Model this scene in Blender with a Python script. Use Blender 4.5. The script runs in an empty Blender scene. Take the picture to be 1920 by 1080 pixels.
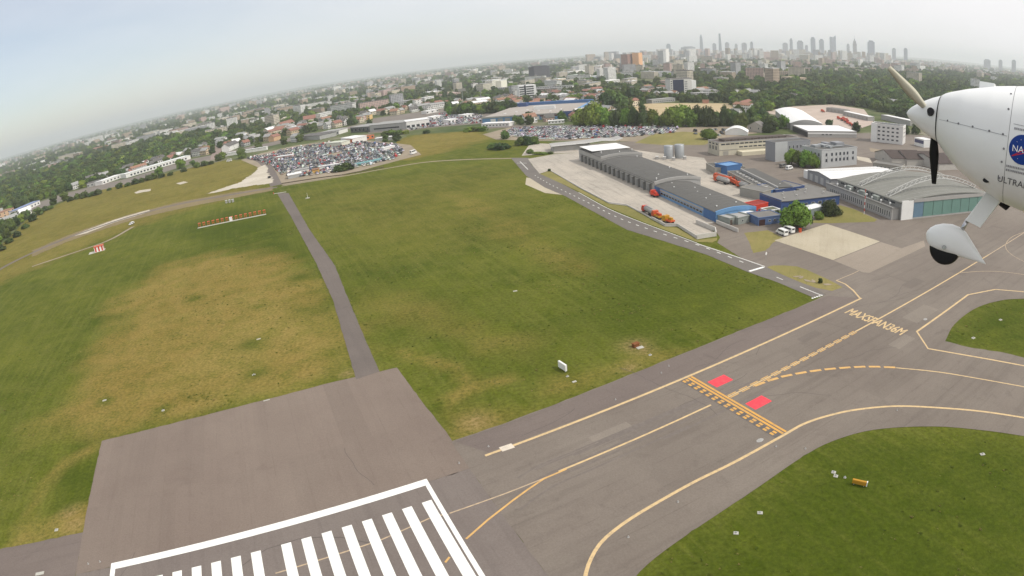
import bpy, math, random
import numpy as np
from mathutils import Vector, Matrix, noise
from mathutils.geometry import tessellate_polygon

random.seed(7); RNG = np.random.default_rng(7)
scene = bpy.context.scene
scene.render.engine = 'CYCLES'
R = math.radians
COL = scene.collection

# ------------------------------------------------------------------ camera (wide action camera, equidistant fisheye)
FPX, PITCH, ROLL, CAMH = 1166.2, 0.365514, -0.0947607, 69.0
def cam2world(v):
    c, s = math.cos(ROLL), math.sin(ROLL); v = (v[0]*c - v[1]*s, v[0]*s + v[1]*c, v[2])
    c, s = math.cos(PITCH), math.sin(PITCH); return Vector((v[0], -v[2]*c + v[1]*s, v[1]*c + v[2]*s))
cd = bpy.data.cameras.new('camera'); cam = bpy.data.objects.new('camera', cd); COL.objects.link(cam); scene.camera = cam
ax, ay, az = cam2world((1,0,0)), cam2world((0,1,0)), cam2world((0,0,1))
cam.matrix_world = Matrix(((ax.x, ay.x, az.x, 0), (ax.y, ay.y, az.y, 0), (ax.z, ay.z, az.z, CAMH), (0, 0, 0, 1)))
cd.type = 'PANO'; cd.sensor_width = 36; cd.sensor_fit = 'HORIZONTAL'; cd.clip_start = 0.05; cd.clip_end = 60000
cd.panorama_type = 'FISHEYE_LENS_POLYNOMIAL'; cd.fisheye_fov = R(200)
cd.fisheye_polynomial_k0 = 0; cd.fisheye_polynomial_k1 = -1/(FPX*36/1920)
cd.fisheye_polynomial_k2 = 0; cd.fisheye_polynomial_k3 = 0; cd.fisheye_polynomial_k4 = 0

# ------------------------------------------------------------------ sky and sun
SUN_AZ, SUN_EL = R(112), R(47)        # measured from the view heading (+Y) towards the right (+X)
world = bpy.data.worlds.new('World'); scene.world = world; world.use_nodes = True
nt = world.node_tree; nt.nodes.clear()
sky = nt.nodes.new('ShaderNodeTexSky'); sky.sky_type = 'NISHITA'; sky.sun_disc = False
sky.sun_elevation = SUN_EL; sky.sun_rotation = SUN_AZ; sky.altitude = 0; sky.air_density = 1.0; sky.dust_density = 0.7; sky.ozone_density = 1.2
bg = nt.nodes.new('ShaderNodeBackground'); bg.inputs['Strength'].default_value = 0.13
wo = nt.nodes.new('ShaderNodeOutputWorld')
# thin veil of high cloud over the whole dome
tcw = nt.nodes.new('ShaderNodeTexCoord'); mpw = nt.nodes.new('ShaderNodeMapping'); mpw.inputs['Scale'].default_value = (1.3, 1.3, 5.0)
nzw = nt.nodes.new('ShaderNodeTexNoise'); nzw.inputs['Scale'].default_value = 1.1; nzw.inputs['Detail'].default_value = 4; nzw.inputs['Roughness'].default_value = 0.55
rmw = nt.nodes.new('ShaderNodeMapRange'); rmw.inputs['From Min'].default_value = 0.30; rmw.inputs['From Max'].default_value = 0.75; rmw.inputs['To Min'].default_value = -0.12; rmw.inputs['To Max'].default_value = 0.22
mxw = nt.nodes.new('ShaderNodeMix'); mxw.data_type = 'RGBA'; mxw.inputs['B'].default_value = (8.9, 8.75, 8.85, 1)
L = nt.links.new
L(tcw.outputs['Generated'], mpw.inputs['Vector']); L(mpw.outputs[0], nzw.inputs['Vector']); L(nzw.outputs['Fac'], rmw.inputs['Value'])
vd = nt.nodes.new('ShaderNodeVectorMath'); vd.operation = 'DOT_PRODUCT'; vd.inputs[1].default_value = (math.sin(SUN_AZ)*math.cos(SUN_EL), math.cos(SUN_AZ)*math.cos(SUN_EL), math.sin(SUN_EL))
vr = nt.nodes.new('ShaderNodeMapRange'); vr.inputs['From Min'].default_value = -.6; vr.inputs['From Max'].default_value = .36; vr.inputs['To Min'].default_value = .24; vr.inputs['To Max'].default_value = .98
va = nt.nodes.new('ShaderNodeMath'); va.operation = 'ADD'; va.use_clamp = True
L(tcw.outputs['Generated'], vd.inputs[0]); L(vd.outputs['Value'], vr.inputs['Value']); L(vr.outputs[0], va.inputs[0]); L(rmw.outputs[0], va.inputs[1])
L(va.outputs[0], mxw.inputs['Factor']); L(sky.outputs[0], mxw.inputs['A']); L(mxw.outputs['Result'], bg.inputs['Color']); L(bg.outputs[0], wo.inputs['Surface'])
sd = bpy.data.lights.new('sun', 'SUN'); sd.energy = 3.5; sd.angle = R(1.2); sd.color = (1.0, 0.95, 0.87)
so = bpy.data.objects.new('sun', sd); COL.objects.link(so)
SDIR = Vector((math.sin(SUN_AZ)*math.cos(SUN_EL), math.cos(SUN_AZ)*math.cos(SUN_EL), math.sin(SUN_EL)))
so.rotation_euler = SDIR.to_track_quat('Z', 'Y').to_euler(); so.location = (200, -80, 300)
scene.view_settings.view_transform = 'Standard'; scene.view_settings.look = 'None'
scene.view_settings.exposure = -0.2; scene.view_settings.gamma = 1.0; scene.view_settings.use_curve_mapping = False
scene.cycles.use_denoising = True; scene.cycles.max_bounces = 5; scene.cycles.diffuse_bounces = 2; scene.cycles.glossy_bounces = 2
scene.cycles.transmission_bounces = 3; scene.cycles.transparent_max_bounces = 4; scene.cycles.volume_bounces = 3
scene.cycles.caustics_reflective = False; scene.cycles.caustics_refractive = False

# ------------------------------------------------------------------ survey: a sighting from the camera to a point on the flat ground (or at height z)
def G(px, py, z=0.0):
    x, y = (px-960)/FPX, -(py-540)/FPX; r = math.hypot(x, y); s = math.sin(r)/r if r > 1e-9 else 1.0
    w = cam2world((x*s, y*s, -math.cos(r))); t = (CAMH-z)/-w.z
    return Vector((w.x*t, w.y*t))
def RAY(px, py):
    x, y = (px-960)/FPX, -(py-540)/FPX; r = math.hypot(x, y); s = math.sin(r)/r if r > 1e-9 else 1.0
    return cam2world((x*s, y*s, -math.cos(r)))
def lin(c):
    c = c/255; return c/12.92 if c <= .04045 else ((c+.055)/1.055)**2.4
def S(r, g, b, k=0.8): return (lin(r)*k, lin(g)*k, lin(b)*k)

# ------------------------------------------------------------------ materials
MATS = {}
def nodes_of(name):
    m = bpy.data.materials.new(name); m.use_nodes = True; n = m.node_tree.nodes; b = n['Principled BSDF']
    return m, n, m.node_tree.links.new, b
def mat(name, rgb, rough=.85, var=.18, scale=.35, spec=.25, metal=0.0, fine=4.0, stretch=None):
    if name in MATS: return MATS[name]
    m, n, l, b = nodes_of(name)
    b.inputs['Roughness'].default_value = rough; b.inputs['Specular IOR Level'].default_value = spec; b.inputs['Metallic'].default_value = metal
    tc = n.new('ShaderNodeTexCoord'); mp = n.new('ShaderNodeMapping')
    if stretch: mp.inputs['Scale'].default_value = stretch
    n1 = n.new('ShaderNodeTexNoise'); n1.inputs['Scale'].default_value = scale; n1.inputs['Detail'].default_value = 5; n1.inputs['Roughness'].default_value = .65
    n2 = n.new('ShaderNodeTexNoise'); n2.inputs['Scale'].default_value = fine; n2.inputs['Detail'].default_value = 3
    ad = n.new('ShaderNodeMath'); ad.operation = 'ADD'
    mr = n.new('ShaderNodeMapRange'); mr.inputs['From Min'].default_value = .6; mr.inputs['From Max'].default_value = 1.4
    mr.inputs['To Min'].default_value = 1-var; mr.inputs['To Max'].default_value = 1+var
    mx = n.new('ShaderNodeVectorMath'); mx.operation = 'SCALE'; mx.inputs[0].default_value = rgb
    l(tc.outputs['Object'], mp.inputs[0]); l(mp.outputs[0], n1.inputs['Vector']); l(mp.outputs[0], n2.inputs['Vector'])
    l(n1.outputs['Fac'], ad.inputs[0]); l(n2.outputs['Fac'], ad.inputs[1]); l(ad.outputs[0], mr.inputs['Value']); l(mr.outputs[0], mx.inputs['Scale']); l(mx.outputs[0], b.inputs['Base Color'])
    MATS[name] = m; return m
def objcol_mat(name, rough=.35, spec=.5, k=1.0, var=.1):
    """paint or render whose colour is each object's own colour"""
    m, n, l, b = nodes_of(name); b.inputs['Roughness'].default_value = rough; b.inputs['Specular IOR Level'].default_value = spec
    oi = n.new('ShaderNodeObjectInfo'); g = n.new('ShaderNodeNewGeometry'); nz = n.new('ShaderNodeTexNoise'); nz.inputs['Scale'].default_value = .6; nz.inputs['Detail'].default_value = 4
    mr = n.new('ShaderNodeMapRange'); mr.inputs['From Min'].default_value = .3; mr.inputs['From Max'].default_value = .7; mr.inputs['To Min'].default_value = (1-var)*k; mr.inputs['To Max'].default_value = (1+var)*k
    mx = n.new('ShaderNodeVectorMath'); mx.operation = 'SCALE'
    l(g.outputs['Position'], nz.inputs['Vector']); l(nz.outputs['Fac'], mr.inputs['Value']); l(oi.outputs['Color'], mx.inputs[0]); l(mr.outputs[0], mx.inputs['Scale']); l(mx.outputs[0], b.inputs['Base Color'])
    MATS[name] = m; return m
def math_node(n, l, op, a, b=None, c=None):
    k = n.new('ShaderNodeMath'); k.operation = op
    for i, v in enumerate((a, b, c)):
        if v is None: continue
        if isinstance(v, (int, float)): k.inputs[i].default_value = v
        else: l(v, k.inputs[i])
    return k.outputs[0]
def facade_mat(name, attr=None, storey=3.1, bay=3.4, wfrac=.52, hfrac=.48, glass=(.035, .042, .05), roofcol=None):
    """rendered wall with rows of windows too far away to pick apart; runs along any wall direction"""
    m, n, l, b = nodes_of(name); b.inputs['Roughness'].default_value = .8
    g = n.new('ShaderNodeNewGeometry'); sp = n.new('ShaderNodeSeparateXYZ'); sn = n.new('ShaderNodeSeparateXYZ')
    l(g.outputs['Position'], sp.inputs[0]); l(g.outputs['True Normal'], sn.inputs[0])
    u = math_node(n, l, 'SUBTRACT', math_node(n, l, 'MULTIPLY', sn.outputs[0], sp.outputs[1]), math_node(n, l, 'MULTIPLY', sn.outputs[1], sp.outputs[0]))
    fu = math_node(n, l, 'FRACT', math_node(n, l, 'DIVIDE', u, bay)); fz = math_node(n, l, 'FRACT', math_node(n, l, 'DIVIDE', sp.outputs[2], storey))
    wu = math_node(n, l, 'LESS_THAN', fu, wfrac); w1 = math_node(n, l, 'GREATER_THAN', fz, .3); w2 = math_node(n, l, 'LESS_THAN', fz, .3+hfrac)
    nzn = math_node(n, l, 'LESS_THAN', math_node(n, l, 'ABSOLUTE', sn.outputs[2]), .3)
    mask = math_node(n, l, 'MULTIPLY', math_node(n, l, 'MULTIPLY', wu, w1), math_node(n, l, 'MULTIPLY', w2, nzn))
    if attr: c = n.new('ShaderNodeAttribute'); c.attribute_name = attr; cc = c.outputs['Color']
    else: c = n.new('ShaderNodeObjectInfo'); cc = c.outputs['Color']
    nz = n.new('ShaderNodeTexNoise'); nz.inputs['Scale'].default_value = .12; nz.inputs['Detail'].default_value = 3; l(g.outputs['Position'], nz.inputs['Vector'])
    mr = n.new('ShaderNodeMapRange'); mr.inputs['From Min'].default_value = .3; mr.inputs['From Max'].default_value = .7; mr.inputs['To Min'].default_value = .85; mr.inputs['To Max'].default_value = 1.1; l(nz.outputs['Fac'], mr.inputs['Value'])
    sc_ = n.new('ShaderNodeVectorMath'); sc_.operation = 'SCALE'; l(cc, sc_.inputs[0]); l(mr.outputs[0], sc_.inputs['Scale'])
    mx = n.new('ShaderNodeMix'); mx.data_type = 'RGBA'; l(mask, mx.inputs['Factor']); l(sc_.outputs[0], mx.inputs['A']); mx.inputs['B'].default_value = (*glass, 1)
    out = mx.outputs['Result']
    if roofcol:
        m2 = n.new('ShaderNodeMix'); m2.data_type = 'RGBA'; l(math_node(n, l, 'GREATER_THAN', sn.outputs[2], .3), m2.inputs['Factor']); l(out, m2.inputs['A']); m2.inputs['B'].default_value = (*roofcol, 1); out = m2.outputs['Result']
    l(out, b.inputs['Base Color']); MATS[name] = m; return m
def leaf_mat(name, rgb, var=.35, hue=.03):
    m, n, l, b = nodes_of(name); b.inputs['Roughness'].default_value = .7; b.inputs['Specular IOR Level'].default_value = .15
    oi = n.new('ShaderNodeObjectInfo'); g = n.new('ShaderNodeNewGeometry'); nz = n.new('ShaderNodeTexNoise'); nz.inputs['Scale'].default_value = .55; nz.inputs['Detail'].default_value = 3
    l(g.outputs['Position'], nz.inputs['Vector'])
    hs = n.new('ShaderNodeHueSaturation'); hs.inputs['Color'].default_value = (*rgb, 1)
    mr = n.new('ShaderNodeMapRange'); mr.inputs['To Min'].default_value = .5-hue; mr.inputs['To Max'].default_value = .5+hue; l(oi.outputs['Random'], mr.inputs['Value']); l(mr.outputs[0], hs.inputs['Hue'])
    w = math_node(n, l, 'ADD', math_node(n, l, 'MULTIPLY', math_node(n, l, 'FRACT', math_node(n, l, 'MULTIPLY', oi.outputs['Random'], 7.31)), 2*var), math_node(n, l, 'MULTIPLY', nz.outputs['Fac'], .9))
    v = math_node(n, l, 'ADD', w, .55-var); l(v, hs.inputs['Value']); l(hs.outputs[0], b.inputs['Base Color'])
    MATS[name] = m; return m

white = mat('white_paint', (.74, .74, .72), .6, .08)
def ground_mat():
    m, n, l, b = nodes_of('suburban_ground'); b.inputs['Roughness'].default_value = .95; b.inputs['Specular IOR Level'].default_value = .1
    g = n.new('ShaderNodeNewGeometry')
    a = n.new('ShaderNodeTexNoise'); a.inputs['Scale'].default_value = .012; a.inputs['Detail'].default_value = 8; a.inputs['Roughness'].default_value = .7; l(g.outputs['Position'], a.inputs['Vector'])
    r = n.new('ShaderNodeValToRGB'); e = r.color_ramp.elements; e[0].position = .38; e[0].color = (*S(70, 88, 48), 1); e[1].position = .68; e[1].color = (*S(150, 142, 128), 1)
    k = r.color_ramp.elements.new(.52); k.color = (*S(98, 106, 66), 1)
    l(a.outputs['Fac'], r.inputs[0]); l(r.outputs[0], b.inputs['Base Color']); return m
def grass_mat():
    m, n, l, b = nodes_of('airfield_grass'); b.inputs['Roughness'].default_value = .95; b.inputs['Specular IOR Level'].default_value = .05
    g = n.new('ShaderNodeNewGeometry')
    def nz(scale, det=4, rough=.6, vec=None, dist=0):
        k = n.new('ShaderNodeTexNoise'); k.inputs['Scale'].default_value = scale; k.inputs['Detail'].default_value = det; k.inputs['Roughness'].default_value = rough; k.inputs['Distortion'].default_value = dist
        l(vec or g.outputs['Position'], k.inputs['Vector']); return k.outputs['Fac']
    def at(nm): k = n.new('ShaderNodeAttribute'); k.attribute_name = nm; return k.outputs['Fac']
    def rng(v, a, c, d=0., e=1.): k = n.new('ShaderNodeMapRange'); l(v, k.inputs['Value']); k.inputs['From Min'].default_value = a; k.inputs['From Max'].default_value = c; k.inputs['To Min'].default_value = d; k.inputs['To Max'].default_value = e; return k.outputs[0]
    def mix(f, a, c):
        k = n.new('ShaderNodeMix'); k.data_type = 'RGBA'
        if isinstance(f, float): k.inputs['Factor'].default_value = f
        else: l(f, k.inputs['Factor'])
        for s_, v in (('A', a), ('B', c)):
            if isinstance(v, tuple): k.inputs[s_].default_value = (*v, 1)
            else: l(v, k.inputs[s_])
        return k.outputs['Result']
    M_ = lambda op, a, c=None, d=None: math_node(n, l, op, a, c, d)
    mp = n.new('ShaderNodeMapping'); mp.vector_type = 'TEXTURE'; mp.inputs['Rotation'].default_value = (0, 0, R(113)); mp.inputs['Scale'].default_value = (45, 2.0, 1); l(g.outputs['Position'], mp.inputs[0])
    streak = nz(1.0, 3, .6, mp.outputs[0])
    big, mid, fin = nz(.022, 5, .62, dist=.4), nz(.13, 5, .68), nz(1.1, 4, .7)
    base = mix(rng(big, .38, .62), S(88, 101, 28), S(114, 120, 42))
    base = mix(rng(nz(.055, 6, .72, dist=.8), .45, .62, 0, .5), base, S(80, 94, 28))
    base = mix(rng(mid, .42, .7, 0, .55), base, S(130, 130, 62))
    base = mix(rng(streak, .45, .7, 0, .36), base, S(138, 138, 68))
    lush = M_('MULTIPLY', at('lush'), rng(mid, .25, .6))
    base = mix(lush, base, S(76, 92, 20))
    dry = M_('MULTIPLY', at('dry'), rng(M_('ADD', M_('MULTIPLY', mid, .6), M_('MULTIPLY', fin, .4)), .26, .56))
    base = mix(dry, base, mix(rng(big, .4, .6), S(154, 133, 70), S(163, 143, 80)))
    base = mix(M_('MULTIPLY', at('bare'), rng(fin, .25, .6)), base, S(176, 150, 106))
    dark = rng(nz(.5, 6, .8, dist=1.0), .58, .7, 0, .6)      # tufts and molehills
    base = mix(dark, base, S(62, 70, 24))
    v = n.new('ShaderNodeHueSaturation'); l(base, v.inputs['Color']); l(rng(fin, .25, .75, .62, 1.38), v.inputs['Value']); v.inputs['Saturation'].default_value = 1.0; sc2 = n.new('ShaderNodeVectorMath'); sc2.operation = 'SCALE'; sc2.inputs['Scale'].default_value = .80; l(v.outputs[0], sc2.inputs[0]); l(sc2.outputs[0], b.inputs['Base Color'])
    bp = n.new('ShaderNodeBump'); bp.inputs['Strength'].default_value = .5; bp.inputs['Distance'].default_value = .25; l(nz(2.2, 4, .7), bp.inputs['Height']); l(bp.outputs[0], b.inputs['Normal'])
    return m
def paved_mat(name, c0, c1, dark, ang=24, patch=.35, rough=.8, tyre=.35, lane=6.0, tint=(1, 1, 1)):
    c0, c1, dark = (tuple(a*t for a, t in zip(c, tint)) for c in (c0, c1, dark))
    """weathered paving: broad mottling, patches with a shape of their own, worn wheel streaks along one direction"""
    m, n, l, b = nodes_of(name); b.inputs['Roughness'].default_value = rough; b.inputs['Specular IOR Level'].default_value = .25
    g = n.new('ShaderNodeNewGeometry')
    def nz(scale, det=5, rg=.6, vec=None, dist=0.):
        k = n.new('ShaderNodeTexNoise'); k.inputs['Scale'].default_value = scale; k.inputs['Detail'].default_value = det; k.inputs['Roughness'].default_value = rg; k.inputs['Distortion'].default_value = dist; l(vec or g.outputs['Position'], k.inputs['Vector']); return k.outputs['Fac']
    def rng(v, a, c, d=0., e=1.): k = n.new('ShaderNodeMapRange'); l(v, k.inputs['Value']); k.inputs['From Min'].default_value = a; k.inputs['From Max'].default_value = c; k.inputs['To Min'].default_value = d; k.inputs['To Max'].default_value = e; return k.outputs[0]
    def mix(f, a, c):
        k = n.new('ShaderNodeMix'); k.data_type = 'RGBA'; l(f, k.inputs['Factor'])
        for s_, v in (('A', a), ('B', c)):
            if isinstance(v, tuple): k.inputs[s_].default_value = (*v, 1)
            else: l(v, k.inputs[s_])
        return k.outputs['Result']
    mp = n.new('ShaderNodeMapping'); mp.vector_type = 'TEXTURE'; mp.inputs['Rotation'].default_value = (0, 0, R(ang)); mp.inputs['Scale'].default_value = (40, 2.2, 1); l(g.outputs['Position'], mp.inputs[0])
    base = mix(rng(nz(.03, 6, .65), .35, .65), c0, c1)
    base = mix(rng(nz(.35, 5, .7, dist=.6), .55, .72, 0, patch), base, dark)
    base = mix(rng(nz(1.0, 4, .6, mp.outputs[0]), .5, .78, 0, tyre), base, dark)
    m2 = n.new('ShaderNodeMapping'); m2.vector_type = 'TEXTURE'; m2.inputs['Rotation'].default_value = (0, 0, R(ang)); l(g.outputs['Position'], m2.inputs[0]); sx_ = n.new('ShaderNodeSeparateXYZ'); l(m2.outputs[0], sx_.inputs[0])
    ly = math_node(n, l, 'DIVIDE', sx_.outputs[1], lane); wn = n.new('ShaderNodeTexWhiteNoise'); wn.noise_dimensions = '2D'; cb = n.new('ShaderNodeCombineXYZ'); l(math_node(n, l, 'FLOOR', ly), cb.inputs[0]); l(math_node(n, l, 'FLOOR', math_node(n, l, 'DIVIDE', sx_.outputs[0], lane*9)), cb.inputs[1]); l(cb.outputs[0], wn.inputs[0])
    fr = math_node(n, l, 'FRACT', ly); seam = math_node(n, l, 'LESS_THAN', math_node(n, l, 'ABSOLUTE', math_node(n, l, 'SUBTRACT', fr, .5)), .018); seam = math_node(n, l, 'MULTIPLY', seam, rng(nz(.25, 3, .6), .4, .65, 0, .4)); base = mix(seam, base, dark)
    blot = rng(nz(.09, 6, .75, dist=1.2), .58, .7, 0, .45); base = mix(blot, base, dark)
    v = n.new('ShaderNodeHueSaturation'); l(base, v.inputs['Color']); l(math_node(n, l, 'MULTIPLY', rng(nz(3.0, 3, .7), .25, .75, .86, 1.14), rng(wn.outputs['Value'], 0, 1, .955, 1.045)), v.inputs['Value']); l(v.outputs[0], b.inputs['Base Color'])
    MATS[name] = m; return m
def paint_mat(name, rgb, wear=.35, base=(.17, .153, .14)):
    """road paint worn through in places"""
    m, n, l, b = nodes_of(name); b.inputs['Roughness'].default_value = .6; b.inputs['Specular IOR Level'].default_value = .2
    g = n.new('ShaderNodeNewGeometry'); k = n.new('ShaderNodeTexNoise'); k.inputs['Scale'].default_value = .9; k.inputs['Detail'].default_value = 6; k.inputs['Roughness'].default_value = .75; l(g.outputs['Position'], k.inputs['Vector'])
    mr = n.new('ShaderNodeMapRange'); mr.inputs['From Min'].default_value = .45; mr.inputs['From Max'].default_value = .75; mr.inputs['To Max'].default_value = wear; l(k.outputs['Fac'], mr.inputs['Value'])
    mx = n.new('ShaderNodeMix'); mx.data_type = 'RGBA'; l(mr.outputs[0], mx.inputs['Factor']); mx.inputs['A'].default_value = (*rgb, 1); mx.inputs['B'].default_value = (*base, 1); l(mx.outputs['Result'], b.inputs['Base Color']); return m

GLASS = mat('window_glass', (.03, .036, .045), .15, .2, .3, .5)
FRAME = mat('window_frame', (.55, .55, .53), .6, .05)
DGREY = mat('dark_grey_felt_roof', S(104, 103, 100), .9, .15, .12)
MGREY = mat('mid_grey_roof', S(128, 126, 122), .9, .15, .12)
LGREY = mat('light_grey_sheet', S(178, 176, 172), .7, .1, .2)
CONC = mat('concrete_wall', S(168, 164, 154), .9, .15, .3)
WROOF = mat('white_sheet_roof', S(240, 240, 238, .85), .6, .06, .2)
CREAM = mat('cream_render', S(226, 218, 192), .85, .1, .2)
BLUE = mat('blue_sheet', S(70, 112, 164), .6, .1, .3)
DBLUE = mat('deep_blue_sheet', S(62, 86, 136), .6, .1, .3)
SBLUE = mat('pale_blue_sheet', S(112, 158, 204), .6, .1, .3)
ORANGE = mat('orange_paint', S(212, 92, 50), .45, .08, .5, .4)
RED = mat('red_paint', S(208, 66, 46), .5, .08, .5, .4)
BROWN = mat('brown_tile', S(92, 80, 72), .9, .2, .4)
BLACK = mat('black_rubber', (.018, .018, .02), .7, .1)
STEEL = mat('galvanised_steel', S(170, 174, 176), .45, .08, .5, .5, .3)
YELLOW = mat('yellow_sign_paint', S(196, 146, 44), .5, .1)
REDTILE = mat('red_tile', S(190, 92, 66), .85, .18, .4)
WALLC = facade_mat('rendered_facade_with_window_rows')
PLAINC = objcol_mat('rendered_wall', .85, .2)
ROOFC = objcol_mat('roof_covering', .85, .2, 1.0, .18)
PAINTC = objcol_mat('vehicle_paint', .3, .5, 1.0, .03)
GROUND, GRASS = ground_mat(), grass_mat()
ASPH = paved_mat('weathered_taxiway_asphalt', S(146, 136, 127), S(158, 149, 139), S(116, 107, 101), 25, .3, .8, .45, tint=(.70, .68, .655))
BLAST = paved_mat('brownish_blast_pad_asphalt', S(140, 128, 120), S(150, 139, 130), S(126, 114, 107), 113, .2, .8, .3, tint=(.82, .775, .73))
RWY = paved_mat('runway_asphalt', S(136, 127, 122), S(146, 138, 132), S(118, 110, 106), 113, .2, .8, .5, tint=(.8, .77, .745))
SHOULD = paved_mat('shoulder_asphalt', S(128, 118, 113), S(138, 128, 121), S(112, 103, 98), 25, .2, tint=(.8, .77, .75))
ROADM = paved_mat('service_road_asphalt', S(122, 115, 110), S(136, 128, 122), S(104, 98, 94), 113, .25, tint=(.8, .765, .74))
DARKROAD = paved_mat('dark_road_asphalt', S(124, 119, 114), S(134, 129, 123), S(106, 101, 98), 150, .25, tint=(.84, .82, .8))
APRON = paved_mat('light_apron_concrete', S(186, 180, 170), S(206, 198, 186), S(140, 136, 130), 100, .75, .85, .6, tint=(.9, .88, .85))
PADM = paved_mat('pale_concrete_pad', S(200, 190, 168), S(212, 203, 183), S(178, 168, 148), 60, .25, tint=(.84, .82, .78))
PADM2 = paved_mat('greyish_concrete_pad', S(164, 153, 140), S(174, 163, 150), S(148, 138, 126), 30, .25, tint=(.84, .82, .79))
GRAVEL = paved_mat('pale_gravel', S(196, 186, 168), S(212, 204, 188), S(160, 148, 126), 20, .5, .95)
DIRT = paved_mat('trodden_dirt', S(150, 138, 118), S(166, 152, 132), S(124, 114, 98), 20, .5, .95)
STREET = paved_mat('street_asphalt', S(132, 124, 118), S(144, 136, 128), S(116, 110, 104), 140, .3, tint=(.85, .83, .8))
SPORT = paved_mat('dry_sports_field', S(186, 166, 128), S(198, 180, 144), S(164, 146, 108), 10, .4, .95)
VERGE = paved_mat('dry_verge_grass', S(128, 124, 66), S(150, 138, 86), S(104, 106, 54), 60, .6, .95)
WPAINT = paint_mat('white_marking_paint', (.82, .82, .77), .3)
WPAINT2 = paint_mat('thin_white_marking_paint', (.7, .69, .65), .5)
YPAINT = paint_mat('yellow_marking_paint', S(226, 196, 146), .6)
YPAINT2 = paint_mat('faded_yellow_marking_paint', S(206, 182, 150), .8)
OPAINT = paint_mat('amber_marking_paint', S(228, 182, 112), .5)
HPAINT = paint_mat('holding_line_paint', S(226, 172, 88), .5)
RPAINT = paint_mat('red_marking_paint', S(250, 70, 84, .85), .4)

# ------------------------------------------------------------------ mesh helpers
class MB:
    def __init__(s): s.v = []; s.f = []; s.m = []
    def face(s, pts, m=0):
        i = len(s.v); s.v += [tuple(p) for p in pts]; s.f.append(tuple(range(i, i+len(pts)))); s.m.append(m); return s
    def box(s, x0, x1, y0, y1, z0, z1, m=0, top=None, bottom=True):
        i = len(s.v); s.v += [(x0,y0,z0),(x1,y0,z0),(x1,y1,z0),(x0,y1,z0),(x0,y0,z1),(x1,y0,z1),(x1,y1,z1),(x0,y1,z1)]
        fs = [(0,1,5,4),(1,2,6,5),(2,3,7,6),(3,0,4,7),(4,5,6,7)] + ([(3,2,1,0)] if bottom else [])
        for k, f in enumerate(fs): s.f.append(tuple(i+j for j in f)); s.m.append(top if (top is not None and k == 4) else m)
        return s
    def prism(s, pts, z0, z1, m=0, top=None):
        n = len(pts); i = len(s.v); s.v += [(p[0], p[1], z0) for p in pts] + [(p[0], p[1], z1) for p in pts]
        for k in range(n): j = (k+1) % n; s.f.append((i+k, i+j, i+n+j, i+n+k)); s.m.append(m)
        s.f.append(tuple(range(i+n, i+2*n))); s.m.append(m if top is None else top); s.f.append(tuple(range(i+n-1, i-1, -1))); s.m.append(m); return s
    def xprism(s, prof, x0, x1, m=0):
        """profile of (y, z) points extruded along x"""
        n = len(prof); i = len(s.v); s.v += [(x0, p[0], p[1]) for p in prof] + [(x1, p[0], p[1]) for p in prof]
        for k in range(n): j = (k+1) % n; s.f.append((i+k, i+n+k, i+n+j, i+j)); s.m.append(m)
        s.f.append(tuple(range(i, i+n))); s.m.append(m); s.f.append(tuple(range(i+2*n-1, i+n-1, -1))); s.m.append(m); return s
    def yprism(s, prof, y0, y1, m=0):
        """profile of (x, z) points extruded along y"""
        n = len(prof); i = len(s.v); s.v += [(p[0], y0, p[1]) for p in prof] + [(p[0], y1, p[1]) for p in prof]
        for k in range(n): j = (k+1) % n; s.f.append((i+k, i+j, i+n+j, i+n+k)); s.m.append(m)
        s.f.append(tuple(range(i+n-1, i-1, -1))); s.m.append(m); s.f.append(tuple(range(i+n, i+2*n))); s.m.append(m); return s
    def tube(s, p, q, r0, r1=None, n=8, m=0, cap=True):
        p, q = Vector(p), Vector(q); r1 = r0 if r1 is None else r1; d = (q-p).normalized(); a = d.orthogonal().normalized(); b = d.cross(a); i = len(s.v)
        for c, r in ((p, r0), (q, r1)):
            for k in range(n): t = 2*math.pi*k/n; s.v.append(tuple(c + a*math.cos(t)*r + b*math.sin(t)*r))
        for k in range(n): j = (k+1) % n; s.f.append((i+k, i+j, i+n+j, i+n+k)); s.m.append(m)
        if cap: s.f.append(tuple(range(i+n-1, i-1, -1))); s.m.append(m); s.f.append(tuple(range(i+n, i+2*n))); s.m.append(m)
        return s
    def lathe(s, prof, n=16, m=0, c=(0, 0)):
        i = len(s.v)
        for r, z in prof:
            for k in range(n): t = 2*math.pi*k/n; s.v.append((c[0]+r*math.cos(t), c[1]+r*math.sin(t), z))
        for a in range(len(prof)-1):
            for k in range(n): j = (k+1) % n; s.f.append((i+a*n+k, i+a*n+j, i+(a+1)*n+j, i+(a+1)*n+k)); s.m.append(m)
        return s
    def mesh(s, name, mats, smooth=False):
        me = bpy.data.meshes.new(name); me.from_pydata(s.v, [], s.f); me.polygons.foreach_set('material_index', s.m)
        for x in (mats if isinstance(mats, (list, tuple)) else [mats]): me.materials.append(x)
        if smooth: me.polygons.foreach_set('use_smooth', [True]*len(s.f))
        me.update(); return me
    def build(s, name, mats, parent=None, smooth=False): return put(name, s.mesh(name, mats, smooth), parent)
def put(name, me, parent=None, loc=None, rz=None, color=None):
    o = bpy.data.objects.new(name, me); COL.objects.link(o)
    if parent: o.parent = parent
    if loc is not None: o.location = loc
    if rz is not None: o.rotation_euler = (0, 0, rz)
    if color is not None: o.color = (*color, 1)
    return o
def tag(o, label=None, cat=None, group=None, kind=None):
    if label: o['label'] = label
    if cat: o['category'] = cat
    if group: o['group'] = group
    if kind: o['kind'] = kind
    return o
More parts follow.
